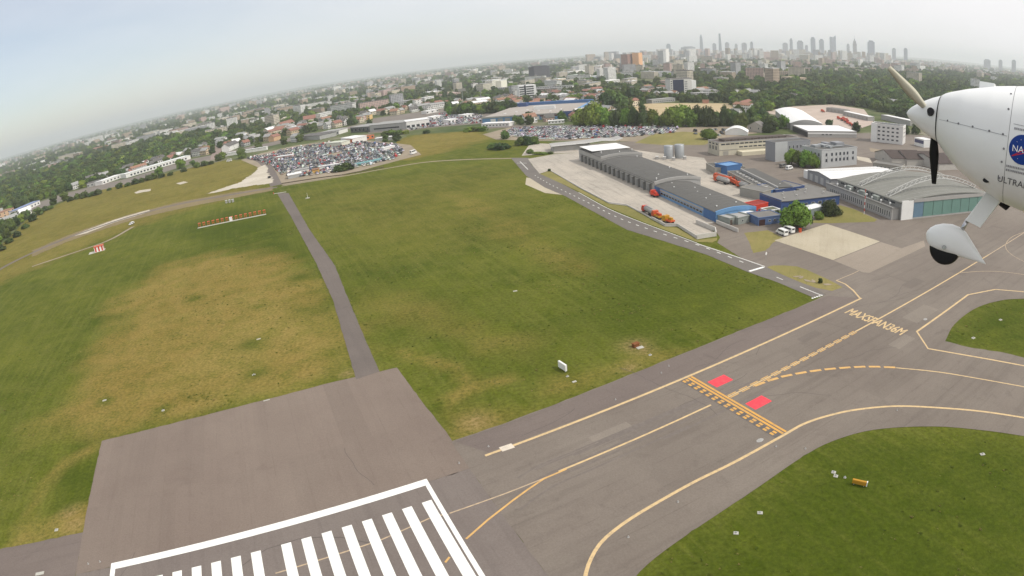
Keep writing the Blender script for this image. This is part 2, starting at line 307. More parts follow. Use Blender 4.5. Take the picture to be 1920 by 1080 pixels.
def empty(name, loc, rz=0.0):
    o = bpy.data.objects.new(name, None); COL.objects.link(o); o.empty_display_size = .5
    o.location = (loc[0], loc[1], loc[2] if len(loc) > 2 else 0.0); o.rotation_euler = (0, 0, rz); return o
def site(name, p0, p1, label, cat, group=None):
    """a thing standing on the ground with its front foot line from sighting p0 to p1; local x along it, local y away"""
    a, b = G(*p0), G(*p1); d = b-a
    o = empty(name, a, math.atan2(d.y, d.x)); tag(o, label, cat, group); return o, d.length
def at_site(name, p, label, cat, rz=0.0, group=None):
    o = empty(name, G(*p), rz); return tag(o, label, cat, group)

def smooth_line(pts, closed=False, step=3.0):
    out = []; n = len(pts)
    for i in range(n if closed else n-1):
        p0 = pts[(i-1) % n] if closed or i > 0 else pts[i]*2-pts[i+1]; p1 = pts[i]; p2 = pts[(i+1) % n]; p3 = pts[(i+2) % n] if closed or i+2 < n else p2*2-p1
        k = max(1, int((p2-p1).length/step))
        for j in range(k):
            t = j/k; out.append(.5*((2*p1)+(p2-p0)*t+(2*p0-5*p1+4*p2-p3)*t*t+(3*p1-p0-3*p2+p3)*t**3))
    if not closed: out.append(pts[-1])
    return out
def jagged(pts, amp, step=1.6):
    out = []; n = len(pts)
    for i in range(n):
        a, b = pts[i], pts[(i+1) % n]; d = b-a; k = max(1, min(160, int(d.length/step))); nn = Vector((-d.y, d.x)).normalized() if d.length > 0 else Vector((0, 0))
        for j in range(k):
            q = a+d*(j/k); w = 0 if j == 0 else amp*(noise.noise(Vector((q.x*.35, q.y*.35, 3.1)))+.8*noise.noise(Vector((q.x*1.3, q.y*1.3, 9.7)))); out.append(q+nn*w)
    return out
def sheet_w(name, pts, z, m, parent=None, holes=(), kind='structure', label=None):
    rings = [[Vector((p.x, p.y, 0)) for p in pts]] + [[Vector((p.x, p.y, 0)) for p in h] for h in holes]
    tris = tessellate_polygon(rings); vs = [(p.x, p.y, z) for r in rings for p in r]
    fs = []
    for t in tris:
        a, b, c = (Vector(vs[i]) for i in t)
        fs.append(tuple(t) if (b-a).cross(c-a).z > 0 else tuple(reversed(t)))
    me = bpy.data.meshes.new(name); me.from_pydata(vs, [], fs); me.materials.append(m); me.update()
    o = put(name, me, parent)
    if not parent: tag(o, label, kind=kind)
    elif label: o['label'] = label
    return o
def sheet(name, px, z, m, parent=None, jag=0.0, sm=False, label=None, holes=()):
    pts = [G(*p) if isinstance(p, tuple) else p for p in px]
    if sm: pts = smooth_line(pts, True)
    if jag: pts = jagged(pts, jag)
    return sheet_w(name, pts, z, m, parent, holes, label=label)
def ribbon_w(name, pts, width, z, m, parent=None, label=None):
    vs = []; n = len(pts)
    for i, p in enumerate(pts):
        d = (pts[min(i+1, n-1)]-pts[max(i-1, 0)]); d = d.normalized() if d.length else Vector((1, 0)); nn = Vector((-d.y, d.x))
        w = width[i]/2 if isinstance(width, list) else width/2
        vs += [(p.x-nn.x*w, p.y-nn.y*w, z), (p.x+nn.x*w, p.y+nn.y*w, z)]
    fs = [(2*i, 2*i+2, 2*i+3, 2*i+1) for i in range(n-1)]
    me = bpy.data.meshes.new(name); me.from_pydata(vs, [], fs); me.materials.append(m); me.update(); o = put(name, me, parent)
    if not parent: tag(o, label, kind='structure')
    elif label: o['label'] = label
    return o
def ribbon(name, px, width, z, m, parent=None, sm=True, label=None):
    pts = [G(*p) if isinstance(p, tuple) else p for p in px]
    if sm and len(pts) > 2: pts = smooth_line(pts)
    return ribbon_w(name, pts, width, z, m, parent, label)
def along(pts, s):
    for a, b in zip(pts, pts[1:]):
        d = (b-a).length
        if s <= d: return a+(b-a)*(s/d), (b-a).normalized()
        s -= d
    return pts[-1], (pts[-1]-pts[-2]).normalized()
def length(pts): return sum((b-a).length for a, b in zip(pts, pts[1:]))
def dashes(name, px, width, on, off, z, m, parent, s0=0.0, s1=None):
    pts = [G(*p) if isinstance(p, tuple) else p for p in px]; pts = smooth_line(pts) if len(pts) > 2 else pts
    s = s0; end = s1 or length(pts); me = MB().box(-on/2, on/2, -width/2, width/2, 0, .004, bottom=False).mesh(name, m)
    while s+on <= end:
        p, d = along(pts, s+on/2); put(name, me, parent, (p.x, p.y, z), math.atan2(d.y, d.x)); s += on+off

# ================================================================== THE SETTING: ground, airfield, paving
er = Vector((math.cos(R(-66.82)), math.sin(R(-66.82)))); eb = Vector((-er.y, er.x)); RB = G(800, 898)
def RW(b, r): return RB + eb*b + er*r           # runway frame: b across (0 at the right edge line), r along it from the threshold
et = Vector((math.cos(R(25.2)), math.sin(R(25.2)))); en = Vector((-et.y, et.x)); TC = G(1344, 755)
def TX(s, n): return TC + et*s + en*n           # taxiway frame: s along the centre line, n to the left of it
V2 = lambda x, y: Vector((x, y))

me = MB().face([(-25000, -8000, -.06), (25000, -8000, -.06), (25000, 25000, -.06), (-25000, 25000, -.06)]).mesh('ground', GROUND)
tag(put('ground', me), kind='structure')

# low wooded rises far off, up to the horizon
hb = MB(); hn = 90
for k in range(hn+1):
    a_ = R(-62+124*k/hn)
    for j, rr in enumerate((14500, 17000, 20000, 23500)): hgt = (-.05, 26, 48, 30)[j]*(.75+.6*noise.noise(Vector((k*.23, j*1.7, 5.0)))) if j else -.05; hb.v.append((math.sin(a_)*rr, math.cos(a_)*rr, hgt))
for k in range(hn):
    for j in range(3): hb.f.append((k*4+j, (k+1)*4+j, (k+1)*4+j+1, k*4+j+1)); hb.m.append(0)
tag(hb.build('hills', mat('far_wooded_rise', S(74, 86, 54), .95, .3, .002, .1, 0, .01)), kind='structure')
# ---- airfield grass: a grid whose points say how dry or lush the sward is there
north_px = [(-60, 520), (0, 462), (60, 402), (130, 374), (200, 349), (300, 328), (425, 300), (490, 298), (530, 346), (640, 330), (790, 290), (730, 275), (765, 254), (830, 249), (905, 243), (945, 262), (990, 262)]
AF_POLY = [V2(-900, -400), V2(-900, 520)] + [G(*p) for p in north_px] + [V2(60, 470), V2(420, 440), V2(520, 300), V2(520, -400)]
def inside(px, py, poly):
    px, py = np.asarray(px), np.asarray(py); r = np.zeros(px.shape, bool); n = len(poly)
    for i in range(n):
        a, b = poly[i], poly[(i+1) % n]
        c = ((a.y > py) != (b.y > py)) & (px < (b.x-a.x)*(py-a.y)/((b.y-a.y) if abs(b.y-a.y) > 1e-9 else 1e-9)+a.x); r ^= c
    return r
def pdist(px, py, poly):
    d = np.full(np.shape(px), 1e9); n = len(poly)
    for i in range(n):
        a, b = poly[i], poly[(i+1) % n]; ex, ey = b.x-a.x, b.y-a.y; q = ex*ex+ey*ey or 1e-9
        t = np.clip(((px-a.x)*ex+(py-a.y)*ey)/q, 0, 1); d = np.minimum(d, np.hypot(px-a.x-t*ex, py-a.y-t*ey))
    return np.where(inside(px, py, poly), -d, d)
def soft(px, py, pts, feather, wob=0.0):
    d = pdist(px, py, [G(*p) if isinstance(p, tuple) else p for p in pts])
    if wob: d = d + wob*(np.sin(px*.21+py*.13)+np.sin(py*.33-px*.17+1.3)+np.sin(px*.07-py*.11+.4)*1.4)/2
    return np.clip(.5-d/(2*feather), 0, 1)
STEP = 2.5
gx, gy = np.meshgrid(np.arange(-900, 521, STEP), np.arange(-200, 700, STEP), indexing='ij'); nx_, ny_ = gx.shape
dry = np.zeros_like(gx); lush = np.zeros_like(gx); bare = np.zeros_like(gx)
dry = np.maximum(dry, .95*soft(gx, gy, [(232,545),(330,492),(470,468),(560,500),(592,565),(640,640),(660,705),(560,738),(430,768),(300,800),(215,818),(190,800),(100,800),(150,700),(205,640)], 9, 5))
dry = np.maximum(dry, .6*soft(gx, gy, [(-60,560),(120,480),(330,400),(500,350),(490,300),(425,300),(200,349),(60,402),(-60,500)], 12, 6))
dry = np.maximum(dry, .9*soft(gx, gy, [(845,818),(860,775),(950,760),(1000,770),(930,800)], 4, 2))
dry = np.maximum(dry, .8*soft(gx, gy, [(1000,745),(1040,715),(1190,665),(1290,655),(1180,695),(1060,735)], 3.5, 2))
dry = np.maximum(dry, .7*soft(gx, gy, [(720,655),(760,655),(850,680),(900,715),(960,705),(965,712),(890,735),(850,760),(840,745),(870,722),(840,695),(760,672)], 1.6, .6))
dry = np.maximum(dry, .22*soft(gx, gy, [(560,365),(900,312),(985,325),(1010,420),(900,450),(700,470),(620,430)], 22, 8))
dry = np.maximum(dry, .5*soft(gx, gy, [(820,365),(880,360),(1000,430),(1100,500),(1090,515),(960,450),(860,400)], 9, 4))
dry = np.maximum(dry, .5*soft(gx, gy, [(640,560),(700,540),(860,600),(1000,640),(900,650),(760,610)], 8, 4))
dry = np.maximum(dry, .75*soft(gx, gy, [(640,300),(700,272),(800,250),(900,246),(930,258),(830,285),(770,300)], 8, 4))
dry = np.maximum(dry, .9*soft(gx, gy, [(110,860),(190,828),(185,845),(120,880),(60,960),(40,990),(80,900)], 2, 1))
dry = np.maximum(dry, .9*soft(gx, gy, [(60,985),(165,950),(155,1000),(20,1025)], 2, 1))
for b, r in ((1.6, 0),): pass
lush = np.maximum(lush, .9*soft(gx, gy, [(330,430),(440,395),(520,390),(560,440),(570,490),(470,490),(380,460)], 9, 4))
lush = np.maximum(lush, .8*soft(gx, gy, [(95,900),(130,830),(185,815),(175,900),(165,945),(100,960)], 4, 2))
lush = np.maximum(lush, .12*soft(gx, gy, [(560,360),(900,310),(980,320),(900,420),(760,480),(640,440)], 16, 6))
lush = np.maximum(lush, .5*soft(gx, gy, [(650,520),(760,500),(880,560),(1080,620),(1000,690),(860,660),(720,620)], 12, 6))
lush = np.maximum(lush, .7*soft(gx, gy, [(1100,470),(1300,480),(1440,530),(1500,560),(1300,630),(1180,640),(1080,560)], 12, 6))
lush = np.maximum(lush, .9*soft(gx, gy, [(1240,1080),(1400,960),(1560,850),(1700,820),(1960,840),(1960,1100),(1400,1200)], 5, 2))
lush = np.maximum(lush, .9*soft(gx, gy, [(1780,630),(1850,575),(1960,560),(1960,680)], 5, 2))
for (qx, qy, rr) in ((470,645,9),(480,700,7),(197,752,4),(305,768,4),(560,520,8),(365,560,6),(485,575,4)):
    c = G(qx, qy); lush = np.maximum(lush, .9*np.exp(-((gx-c.x)**2+(gy-c.y)**2)/(rr*.55)**2)); dry *= 1-.9*np.exp(-((gx-c.x)**2+(gy-c.y)**2)/(rr*.6)**2)
for (qx, qy, rr) in ((1190,648,5),(1205,655,4),(892,792,4.5),(130,960,3),(140,985,3),(655,700,3),(1180,690,3)):
    c = G(qx, qy); bare = np.maximum(bare, .8*np.exp(-((gx-c.x)**2+(gy-c.y)**2)/(rr*.7)**2))
dry *= 1-.85*soft(gx, gy, [(1240,1080),(1400,960),(1560,850),(1700,820),(1960,840),(1960,1100),(1400,1200)], 5, 2)
keep = inside(gx, gy, AF_POLY)
idx = np.arange(nx_*ny_).reshape(nx_, ny_); cell = inside(gx[:-1, :-1]+STEP/2, gy[:-1, :-1]+STEP/2, AF_POLY)
quads = np.stack([idx[:-1, :-1], idx[1:, :-1], idx[1:, 1:], idx[:-1, 1:]], -1)[cell]
used = np.unique(quads); remap = -np.ones(nx_*ny_, int); remap[used] = np.arange(len(used)); quads = remap[quads]
co = np.stack([gx.ravel()[used], gy.ravel()[used], np.zeros(len(used))], 1)
me = bpy.data.meshes.new('airfield_grass'); me.vertices.add(len(co)); me.vertices.foreach_set('co', co.ravel().astype(np.float32))
me.loops.add(quads.size); me.loops.foreach_set('vertex_index', quads.ravel().astype(np.int32)); me.polygons.add(len(quads)); me.polygons.foreach_set('loop_start', (np.arange(len(quads))*4).astype(np.int32)); me.update(calc_edges=True); me.validate()
for nm, ar in (('dry', dry), ('lush', lush), ('bare', bare)):
    at_ = me.attributes.new(nm, 'FLOAT', 'POINT'); at_.data.foreach_set('value', ar.ravel()[used].astype(np.float32))
me.materials.append(GRASS); tag(put('airfield_grass', me), kind='structure')

# ---- runway and its blast pad
runway = sheet_w('runway', [RW(-67.8, 1), RW(8, 1), RW(8, 400), RW(-67.8, 400)], .05, RWY)
sheet_w('blast_pad', jagged([RW(-69, -47), RW(-9.5, -47), RW(7.2, -45.6), RW(8.4, -8), RW(8.0, 1), RW(-67.8, 1)], .22), .05, BLAST)
sheet_w('runway_shoulder', jagged([RW(-260, -11.7), RW(-67.9, -11.4), RW(-67.9, 400), RW(-260, 400)], .3), .046, SHOULD)
runway['label'] = 'grey runway with broad white threshold stripes'
# taxiway: one broad sheet with the grass islands left open
isl1 = smooth_line([G(*p) for p in [(1772,640),(1790,608),(1830,578),(1880,563),(1930,560)]], False, 2) + [G(1990,566), G(1990,690)] + [G(1940,676), G(1880,661), G(1820,652)]
isl2 = smooth_line([G(*p) for p in [(1170,1110),(1200,1072),(1250,1030),(1330,975),(1420,915),(1500,860),(1560,828),(1640,806),(1750,800),(1850,808),(1940,821)]], False, 2) + [G(2000,832), V2(240,40), V2(240,-300), V2(130,-300), V2(40,-20)]
taxi_out = [RW(8, 60), RW(8, -9), TX(-38, 19.8), TX(-19, 20.4), TX(4, 20.9), TX(31, 20.9), TX(53, 20.4), TX(60, 20.4), G(1548,552), G(1440,512), G(1380,478), G(1345,455), G(1350,445), G(1330,420), G(1345,405), V2(100,250), V2(88,300), V2(75,360), V2(60,440), V2(60,470), V2(250,470), V2(340,470), V2(420,440), V2(520,300), V2(520,-300), RW(8, 400)]
taxiway = sheet_w('taxiway', jagged(taxi_out, .2), .06, ASPH, holes=[jagged(isl1, .25, 1.2), jagged(isl2, .25, 1.2)])
taxiway['label'] = 'grey taxiway with yellow edge and centre lines'
def mk(name, pts, m, parent, z, label=None): return sheet_w(name, pts, z, m, parent, label=label)
# shoulder strip outside the yellow edge line
sheet_w('taxiway_shoulder', jagged([TX(-46, 12.7), TX(72, 12.5), TX(66, 19.8), TX(53, 20.2), TX(31, 20.7), TX(4, 20.7), TX(-19, 20.2), TX(-38, 19.6), TX(-50, 19.6)], .12), .066, SHOULD)
# threshold bar, side lines, sixteen stripes
z = .075
mk('threshold_bar', [RW(-60.4, 0), RW(0, 0), RW(0, 1.8), RW(-60.4, 1.8)], WPAINT, runway, z)
mk('side_line', [RW(-.82, 1.8), RW(0, 1.8), RW(0, 300), RW(-.82, 300)], WPAINT, runway, z)
mk('side_line', [RW(-60.4, 1.8), RW(-59.4, 1.8), RW(-59.4, 300), RW(-60.4, 300)], WPAINT, runway, z)
for k in range(8):
    for b in (-28.1+3.6*k, -31.8-3.6*k-1.85+1.85): mk('threshold_stripe', [RW(b-.05, 6.1), RW(b+1.72, 6.1), RW(b+1.72, 36.1), RW(b-.05, 36.1)] if b > -30 else [RW(b-1.77, 6.1), RW(b, 6.1), RW(b, 36.1), RW(b-1.77, 36.1)], WPAINT, runway, z)
# faint painted-over line crossing under the stripes, crack-sealing lines
ribbon_w('faded_line', [G(841, 965), RW(-2, 10.4), RW(-12, 12), RW(-30, 12.6)], .28, .068, YPAINT2, runway)
TAR = mat('tar_seal', S(100, 92, 88), .8, .1)
ribbon('crack_seal', [(440,1072),(500,1030),(560,1011),(640,1008),(700,1020)], .16, .0665, TAR, runway)
for s0_, s1_ in ((-44.5, -40), (-16, -12)):
    pass
# taxiway yellow lines
ribbon_w('edge_line', [TX(-46.9, 11.95), TX(2, 11.95), TX(72.6, 11.85)], .62, z, YPAINT, taxiway)
sheet_w('patch', [TX(-43.6, 11.3), TX(-41, 11.2), TX(-41, 12.8), TX(-43.6, 12.9)], z+.004, mat('pale_repair_patch', S(226, 214, 196), .8), taxiway)
ribbon('edge_line', [(1612,559),(1600,545),(1585,533),(1568,526)], .55, z, YPAINT, taxiway)
ribbon('edge_line', [(1568,526),(1600,513),(1625,500)], .25, z, YPAINT2, taxiway, False)
redge = [G(*p) for p in [(1096,1090),(1103,1060),(1125,1020),(1165,985),(1220,950),(1300,905),(1375,868),(1468,817),(1510,794),(1560,778),(1610,768),(1680,762),(1760,765),(1850,773),(1960,790)]]
ribbon_w('edge_line', smooth_line(redge, False, 1.5), .6, z, YPAINT, taxiway)
ribbon_w('edge_line', [G(1940,690), G(1860,675), G(1740,654), G(1719,622), G(1815,553), G(1866,543), G(1940,549)], .6, z, YPAINT, taxiway)
ribbon_w('centre_line', [G(843,963), G(950,925), G(1060,881)], .28, z, YPAINT2, taxiway)
ribbon_w('centre_line', [TX(-38, .2), TX(-1.6, .1)], .45, z, YPAINT, taxiway)
ribbon('centre_line', [(1062,880),(1020,898),(960,940),(915,975),(874,1011)], .38, z+.002, OPAINT, taxiway)
ribbon('centre_line', [(843,1045),(835,1055)], .38, .073, OPAINT, runway, False)
ribbon_w('centre_line', [TX(52, .2), TX(100, .2), TX(150, .3)], .5, z, YPAINT, taxiway)
for n_ in (-.45, .45): dashes('centre_dash', [TX(3.6, n_), TX(52, n_*1.05+.2)], .28, 2.5, 1.0, z, OPAINT, taxiway)
ribbon_w('centre_line', [TX(3.4, 0), TX(52, .2)], .34, z-.003, YPAINT, taxiway)
crv = [G(*p) for p in [(1378,741),(1420,722),(1470,706),(1540,694),(1620,688),(1690,690)]]
dashes('centre_dash', crv, .8, 2.9, .9, z+.005, OPAINT, taxiway, 6.0)
ribbon('centre_line', [(1680,690),(1760,698),(1850,713),(1960,733)], .4, z, YPAINT, taxiway)
ribbon('centre_line', [(1797,512),(1840,509),(1880,510),(1940,518)], .3, z, YPAINT2, taxiway)
ribbon('centre_line', [(1940,430),(1900,443),(1885,462),(1900,480),(1940,500)], .25, z, YPAINT2, taxiway)
ribbon_w('centre_line', [TX(150, .3), TX(250, .3)], .4, z, YPAINT2, taxiway)
# runway-holding position: two solid lines, two broken lines on a black band
mk('holding_band', [TX(-.15, 11.5), TX(-.15, -16.6), TX(3.4, -16.6), TX(3.4, 11.5)], paint_mat('black_marking_paint', (.1, .092, .085), .8), taxiway, z+.003)
for s_ in (1.85, 2.75): mk('holding_line', [TX(s_, 11.5), TX(s_, -16.6), TX(s_+.6, -16.6), TX(s_+.6, 11.5)], HPAINT, taxiway, z+.006)
for s_ in (.95, .1):
    k = 11.2
    while k > -16.2: mk('holding_dash', [TX(s_, k), TX(s_, k-.95), TX(s_+.6, k-.95), TX(s_+.6, k)], HPAINT, taxiway, z+.006); k -= 1.85
for n0 in (7.4, -4.2): mk('red_panel', [TX(4.2, n0), TX(4.2, n0-3.0), TX(9.3, n0-3.0), TX(9.3, n0)], RPAINT, taxiway, z, 'bright red painted panel beside the holding line')
# lettering across the taxiway
def text_obj(name, body, size, m, parent=None, align='CENTER', bold=0.0):
    cu = bpy.data.curves.new(name, 'FONT'); cu.body = body; cu.size = size; cu.align_x = align; cu.align_y = 'CENTER'; cu.offset = bold; cu.resolution_u = 3
    o = bpy.data.objects.new(name, cu); COL.objects.link(o); dg = bpy.context.evaluated_depsgraph_get(); dg.update()
    me = bpy.data.meshes.new_from_object(o.evaluated_get(dg)); COL.objects.unlink(o); bpy.data.objects.remove(o); me.name = name; me.materials.clear(); me.materials.append(m); return put(name, me, parent)
tx = text_obj('lettering', 'MAXSPAN36M', 1.0, OPAINT, taxiway); xs = [v.co.x for v in tx.data.vertices]; ys = [v.co.y for v in tx.data.vertices]
tx.scale = (18.6/(max(xs)-min(xs)), 4.4/(max(ys)-min(ys)), 1); c_ = TX(61.4, -.1); tx.location = (c_.x, c_.y, z+.006); tx.rotation_euler = (0, 0, math.atan2(-en.y, -en.x)); tx['label'] = 'lettering MAXSPAN36M painted across the centre line'
v0 = [v.co.copy() for v in tx.data.vertices]; f0 = [tuple(p.vertices) for p in tx.data.polygons]; vs_, fs_ = [], []
for k, (dx_, dy_) in enumerate(((-.012, 0), (0, .02), (.012, -.02), (.024, 0), (-.024, .01))):
    fs_ += [tuple(i+len(vs_) for i in f) for f in f0]; vs_ += [(v.x+dx_, v.y+dy_, .002*k) for v in v0]
me = bpy.data.meshes.new('lettering'); me.from_pydata(vs_, [], fs_); me.materials.append(YPAINT); me.update(); tx.data = me

# ---- wear: tar-sealed cracks, tyre rubber, repair patches
RUB = paint_mat('tyre_rubber_film', S(120, 111, 104, .78), 1.0, S(138, 128, 119, .78)); PAT = [paved_mat('repair_patch_dark', S(136, 127, 119), S(142, 133, 125), S(126, 117, 110), 25, tint=(.73, .71, .685)), paved_mat('repair_patch_pale', S(158, 149, 139), S(164, 155, 144), S(148, 139, 130), 25, tint=(.73, .71, .685))]
wr = random.Random(3)
for k in range(15):                                     # wandering sealed cracks
    s0_, n0_ = wr.uniform(-45, 110), wr.uniform(-14, 18); pts = []; a_ = wr.choice((0, 0, 1.57))+wr.uniform(-.3, .3); p = V2(s0_, n0_)
    for j in range(wr.randint(8, 22)): pts.append(TX(p.x, p.y)); a_ += wr.uniform(-.28, .28); p = p+V2(math.cos(a_), math.sin(a_))*1.6
    ribbon_w('crack_seal', pts, .11, .0695+k*.0002, TAR, taxiway)
for k in range(2):
    b_, r_ = wr.uniform(-64, 4), wr.uniform(-44, 8); pts = []; a_ = wr.choice((0, 1.57, 1.57))+wr.uniform(-.2, .2)
    for j in range(wr.randint(8, 24)): pts.append(RW(b_, r_)); a_ += wr.uniform(-.25, .25); b_ += math.cos(a_)*1.5; r_ += math.sin(a_)*1.5
    pts = [q for q in pts if (q-RB).dot(eb) < 7 and (q-RB).dot(eb) > -67]
    if len(pts) > 3: ribbon_w('crack_seal', pts, .1, .0575+k*.0002, TAR, runway)
for k in range(10):                                     # nose-wheel and main-wheel tracks curving off the runway
    o_ = wr.uniform(-1, 1)*4; w_ = wr.uniform(.3, .6); c_ = [(874, 1011), (915, 975), (960, 940), (1020, 898), (1090, 868), (1200, 820), (1330, 762), (1480, 690)]; c_ = smooth_line([G(*q)+en*o_ for q in c_]); i0 = wr.randrange(0, len(c_)//2); ribbon_w('tyre_track', c_[i0:i0+wr.randint(12, len(c_)//2)], w_, .0675+k*.0003, RUB, taxiway)
for k in range(0):
    o_ = wr.uniform(-52, -8); r_ = wr.uniform(-40, -10); ribbon_w('tyre_track', [RW(o_+wr.uniform(-1, 1), r_), RW(o_, r_+12), RW(o_+wr.uniform(-1.5, 1.5), r_+30)], wr.uniform(.4, 1.0), .0555+k*.0003, RUB, runway)
for k, (s_, n_, l_, w_, q) in enumerate(((-28, 6, 9, 3, 1), (36, 8, 8, 2.6, 0), (70, -4, 14, 5, 1), (92, 9, 10, 4, 0), (52, -10, 9, 3.4, 1), (118, 3, 14, 5, 0))): sheet_w('repair_patch', [TX(s_, n_), TX(s_, n_-w_), TX(s_+l_, n_-w_), TX(s_+l_, n_)], .0632+k*.0003, PAT[q], taxiway)

# ---- roads on and around the airfield
sheet('access_road', [(519,362),(545,405),(592,492),(624,562),(647,640),(668,712),(712,697),(690,648),(657,570),(628,498),(580,430),(541,362)], .056, ROADM, jag=.15, label='narrow asphalt road across the grass to the blast pad')
road = sheet('service_road', [(958,296),(966,306),(987,330),(1022,352),(1060,368),(1100,390),(1175,431),(1250,454),(1325,478),(1404,511),(1456,529),(1524,558),(1548,553),(1533,543),(1481,522),(1435,501),(1370,478),(1307,456),(1200,416),(1140,391),(1085,361),(1040,338),(1012,326),(996,308),(992,296)], .064, DARKROAD, jag=.12, label='dark service road with white dashes curving past the depot')
dashes('road_dash', [(1003,329),(1030,345),(1057,358),(1090,374),(1126,392),(1145,402),(1180,417),(1237,437),(1304,458),(1370,483),(1408,498)], .32, 2.0, 3.8, .078, WPAINT, road)
ribbon('road_edge_line', [(1307,457),(1370,478),(1434,500)], .45, .078, WPAINT2, road)
ribbon('road_edge_line', [(1085,361),(1140,391),(1200,416),(1307,456)], .3, .078, WPAINT2, road)
ribbon('stop_line', [(1405,509),(1432,501)], 1.0, .079, WPAINT, road, False)
ribbon('road_edge_line', [(1500,538),(1540,554)], .35, .079, WPAINT2, road, False); dashes('stop_line', [(1522,560),(1544,553)], .6, .7, .3, .079, WPAINT, road)
ribbon('road_dash', [(1456,520),(1468,525)], .3, .079, WPAINT2, road, False)
ribbon('direction_arrow', [(969,306),(988,306)], .7, .079, WPAINT2, road, False); ribbon('direction_arrow', [(975,303),(990,318)], .5, .079, WPAINT2, road, False)
ribbon('perimeter_road', [(-80,560),(0,505),(70,470),(130,445),(190,424),(250,405),(330,384),(440,364),(520,351)], 5.0, .052, ROADM, label='narrow perimeter track along the fence line')
sheet('dirt_band', [(60,482),(130,452),(250,412),(340,391),(440,371),(512,357),(512,350),(440,360),(330,380),(240,403),(130,440),(60,470)], .047, paved_mat('brown_bare_earth', S(128, 114, 84), S(142, 126, 92), S(112, 108, 66), 20, .7, .95), jag=1.6, label='brown bare earth along the perimeter track')
ribbon('perimeter_path', [(528,349),(640,331),(730,315),(800,304),(880,299),(960,297)], 3.2, .054, DIRT, label='pale track along the north edge of the grass')
ribbon('perimeter_track', [(250,425),(205,450),(150,470),(60,500)], 3.0, .050, DIRT, label='faint worn track by the checked hut')
# concrete: depot apron, light pads, verges
sheet('depot_apron', [(990,298),(1000,312),(1012,326),(1030,320),(1090,355),(1142,382),(1175,386),(1202,400),(1247,425),(1270,425),(1307,449),(1344,443),(1335,432),(1320,422),(1345,416),(1440,402),(1445,372),(1425,345),(1390,328),(1330,312),(1320,296),(1240,288),(1180,280),(1090,286),(1040,289)], .07, APRON, label='pale concrete apron around the long depot')
sheet('verge', [(1014,327),(1030,320),(1037,323),(1090,356),(1142,383),(1175,387),(1202,401),(1247,426),(1270,427),(1307,450),(1345,446),(1344,451),(1335,455),(1307,454),(1200,414),(1140,389),(1085,359)], .074, VERGE, jag=.15, label='dry grass verge between service road and depot apron')
sheet('layby', [(987,333),(994,334),(1058,366),(1022,362),(985,346)], .06, PADM, label='pale concrete lay-by beside the service road')
sheet('parking_pad', [(1452,451),(1550,420),(1650,453),(1562,488)], .076, PADM, label='pale square concrete pad before the hangar')
sheet('parking_pad', [(1563,489),(1651,454),(1690,466),(1732,451),(1735,462),(1630,512),(1618,511)], .076, PADM2, label='greyer concrete pad beyond the pale square pad')
sheet('verge', [(1395,437),(1440,432),(1470,447),(1450,455),(1436,470),(1412,475),(1405,455)], .074, VERGE, jag=.3, label='dry grass beside the parked vans')
sheet('verge', [(1518,418),(1545,402),(1575,385),(1600,392),(1645,412),(1640,416),(1560,419)], .074, VERGE, jag=.3, label='dry grass in front of the hangar side')
sheet('verge', [(1438,501),(1450,498),(1495,500),(1530,514),(1558,527),(1580,539),(1560,546),(1530,540),(1480,521)], .076, VERGE, jag=.2, sm=True, label='rough grass island by the service road end')
sheet('forecourt', [(978,292),(995,268),(1035,270),(1085,268),(1090,286),(1040,288)], .066, APRON, label='concrete forecourt by the long canopy')
sheet('storage_lot', [(905,252),(960,238),(1075,236),(1280,238),(1400,236),(1420,250),(1330,262),(1210,266),(1000,264),(930,262)], .068, DIRT, label='dirt lot filled with stored cars')
sheet('verge', [(1190,268),(1225,252),(1280,247),(1330,250),(1345,262),(1320,272),(1240,272)], .073, VERGE, jag=.5, label='dry grass end of the storage lot')
sheet('boundary_road', [(905,238),(1075,234),(1380,236),(1382,239),(1075,237),(905,241)], .07, STREET, label='street behind the storage lot')
sheet('sports_field', [(1160,222),(1180,205),(1200,196),(1220,194),(1372,194),(1382,216),(1330,228),(1215,232),(1170,230)], .03, SPORT, label='dry sandy sports field behind the hedge')
sheet('street', [(-40,432),(0,408),(60,384),(120,363),(250,332),(355,299),(416,287),(467,275),(503,268),(548,257),(607,246),(680,232),(684,236),(607,252),(548,264),(503,275),(467,284),(416,294),(355,308),(250,342),(120,374),(60,398),(0,425),(-40,455)], .02, STREET, label='broad main street along the airfield edge')
ribbon('side_street', [(404,298),(408,275),(409,262)], 14, .024, paved_mat('reddish_side_street', S(150, 132, 122), S(160, 142, 132), S(136, 120, 112), 90), label='side street running off the main street')
sheet('yard', [(452,300),(480,312),(500,322),(514,345),(535,347),(640,330),(790,290),(770,272),(700,264),(650,262),(560,272),(490,287)], .03, DIRT, label='dirt yard of the used-car market')
ribbon('yard_road', [(465,296),(490,302),(505,320),(518,348)], 9, .05, ROADM, label='asphalt drive from the gate to the main street')
sheet('gravel_track', [(385,364),(408,356),(425,350),(438,346),(450,342),(462,334),(474,326),(480,321),(486,313),(497,309),(503,316),(500,323),(508,330),(513,342),(495,346),(478,347),(462,350),(440,353),(415,359)], .0515, GRAVEL, jag=2.2, label='white gravel spread beside the gate')
sheet('gravel_track', [(128,445),(180,425),(215,412),(280,393),(282,397),(215,417),(160,438)], .0515, GRAVEL, jag=1.4, label='pale gravel strip along the perimeter track')
sheet('gravel_track', [(252,361),(262,357),(283,354),(282,358),(270,360),(256,363)], .0515, GRAVEL, jag=.8, label='pale elongated gravel heap alone in the left meadow')
sheet('gravel_track', [(330,344),(345,340),(352,342),(338,346)], .0515, GRAVEL, jag=.9, label='faint pale bare patch in the left meadow')
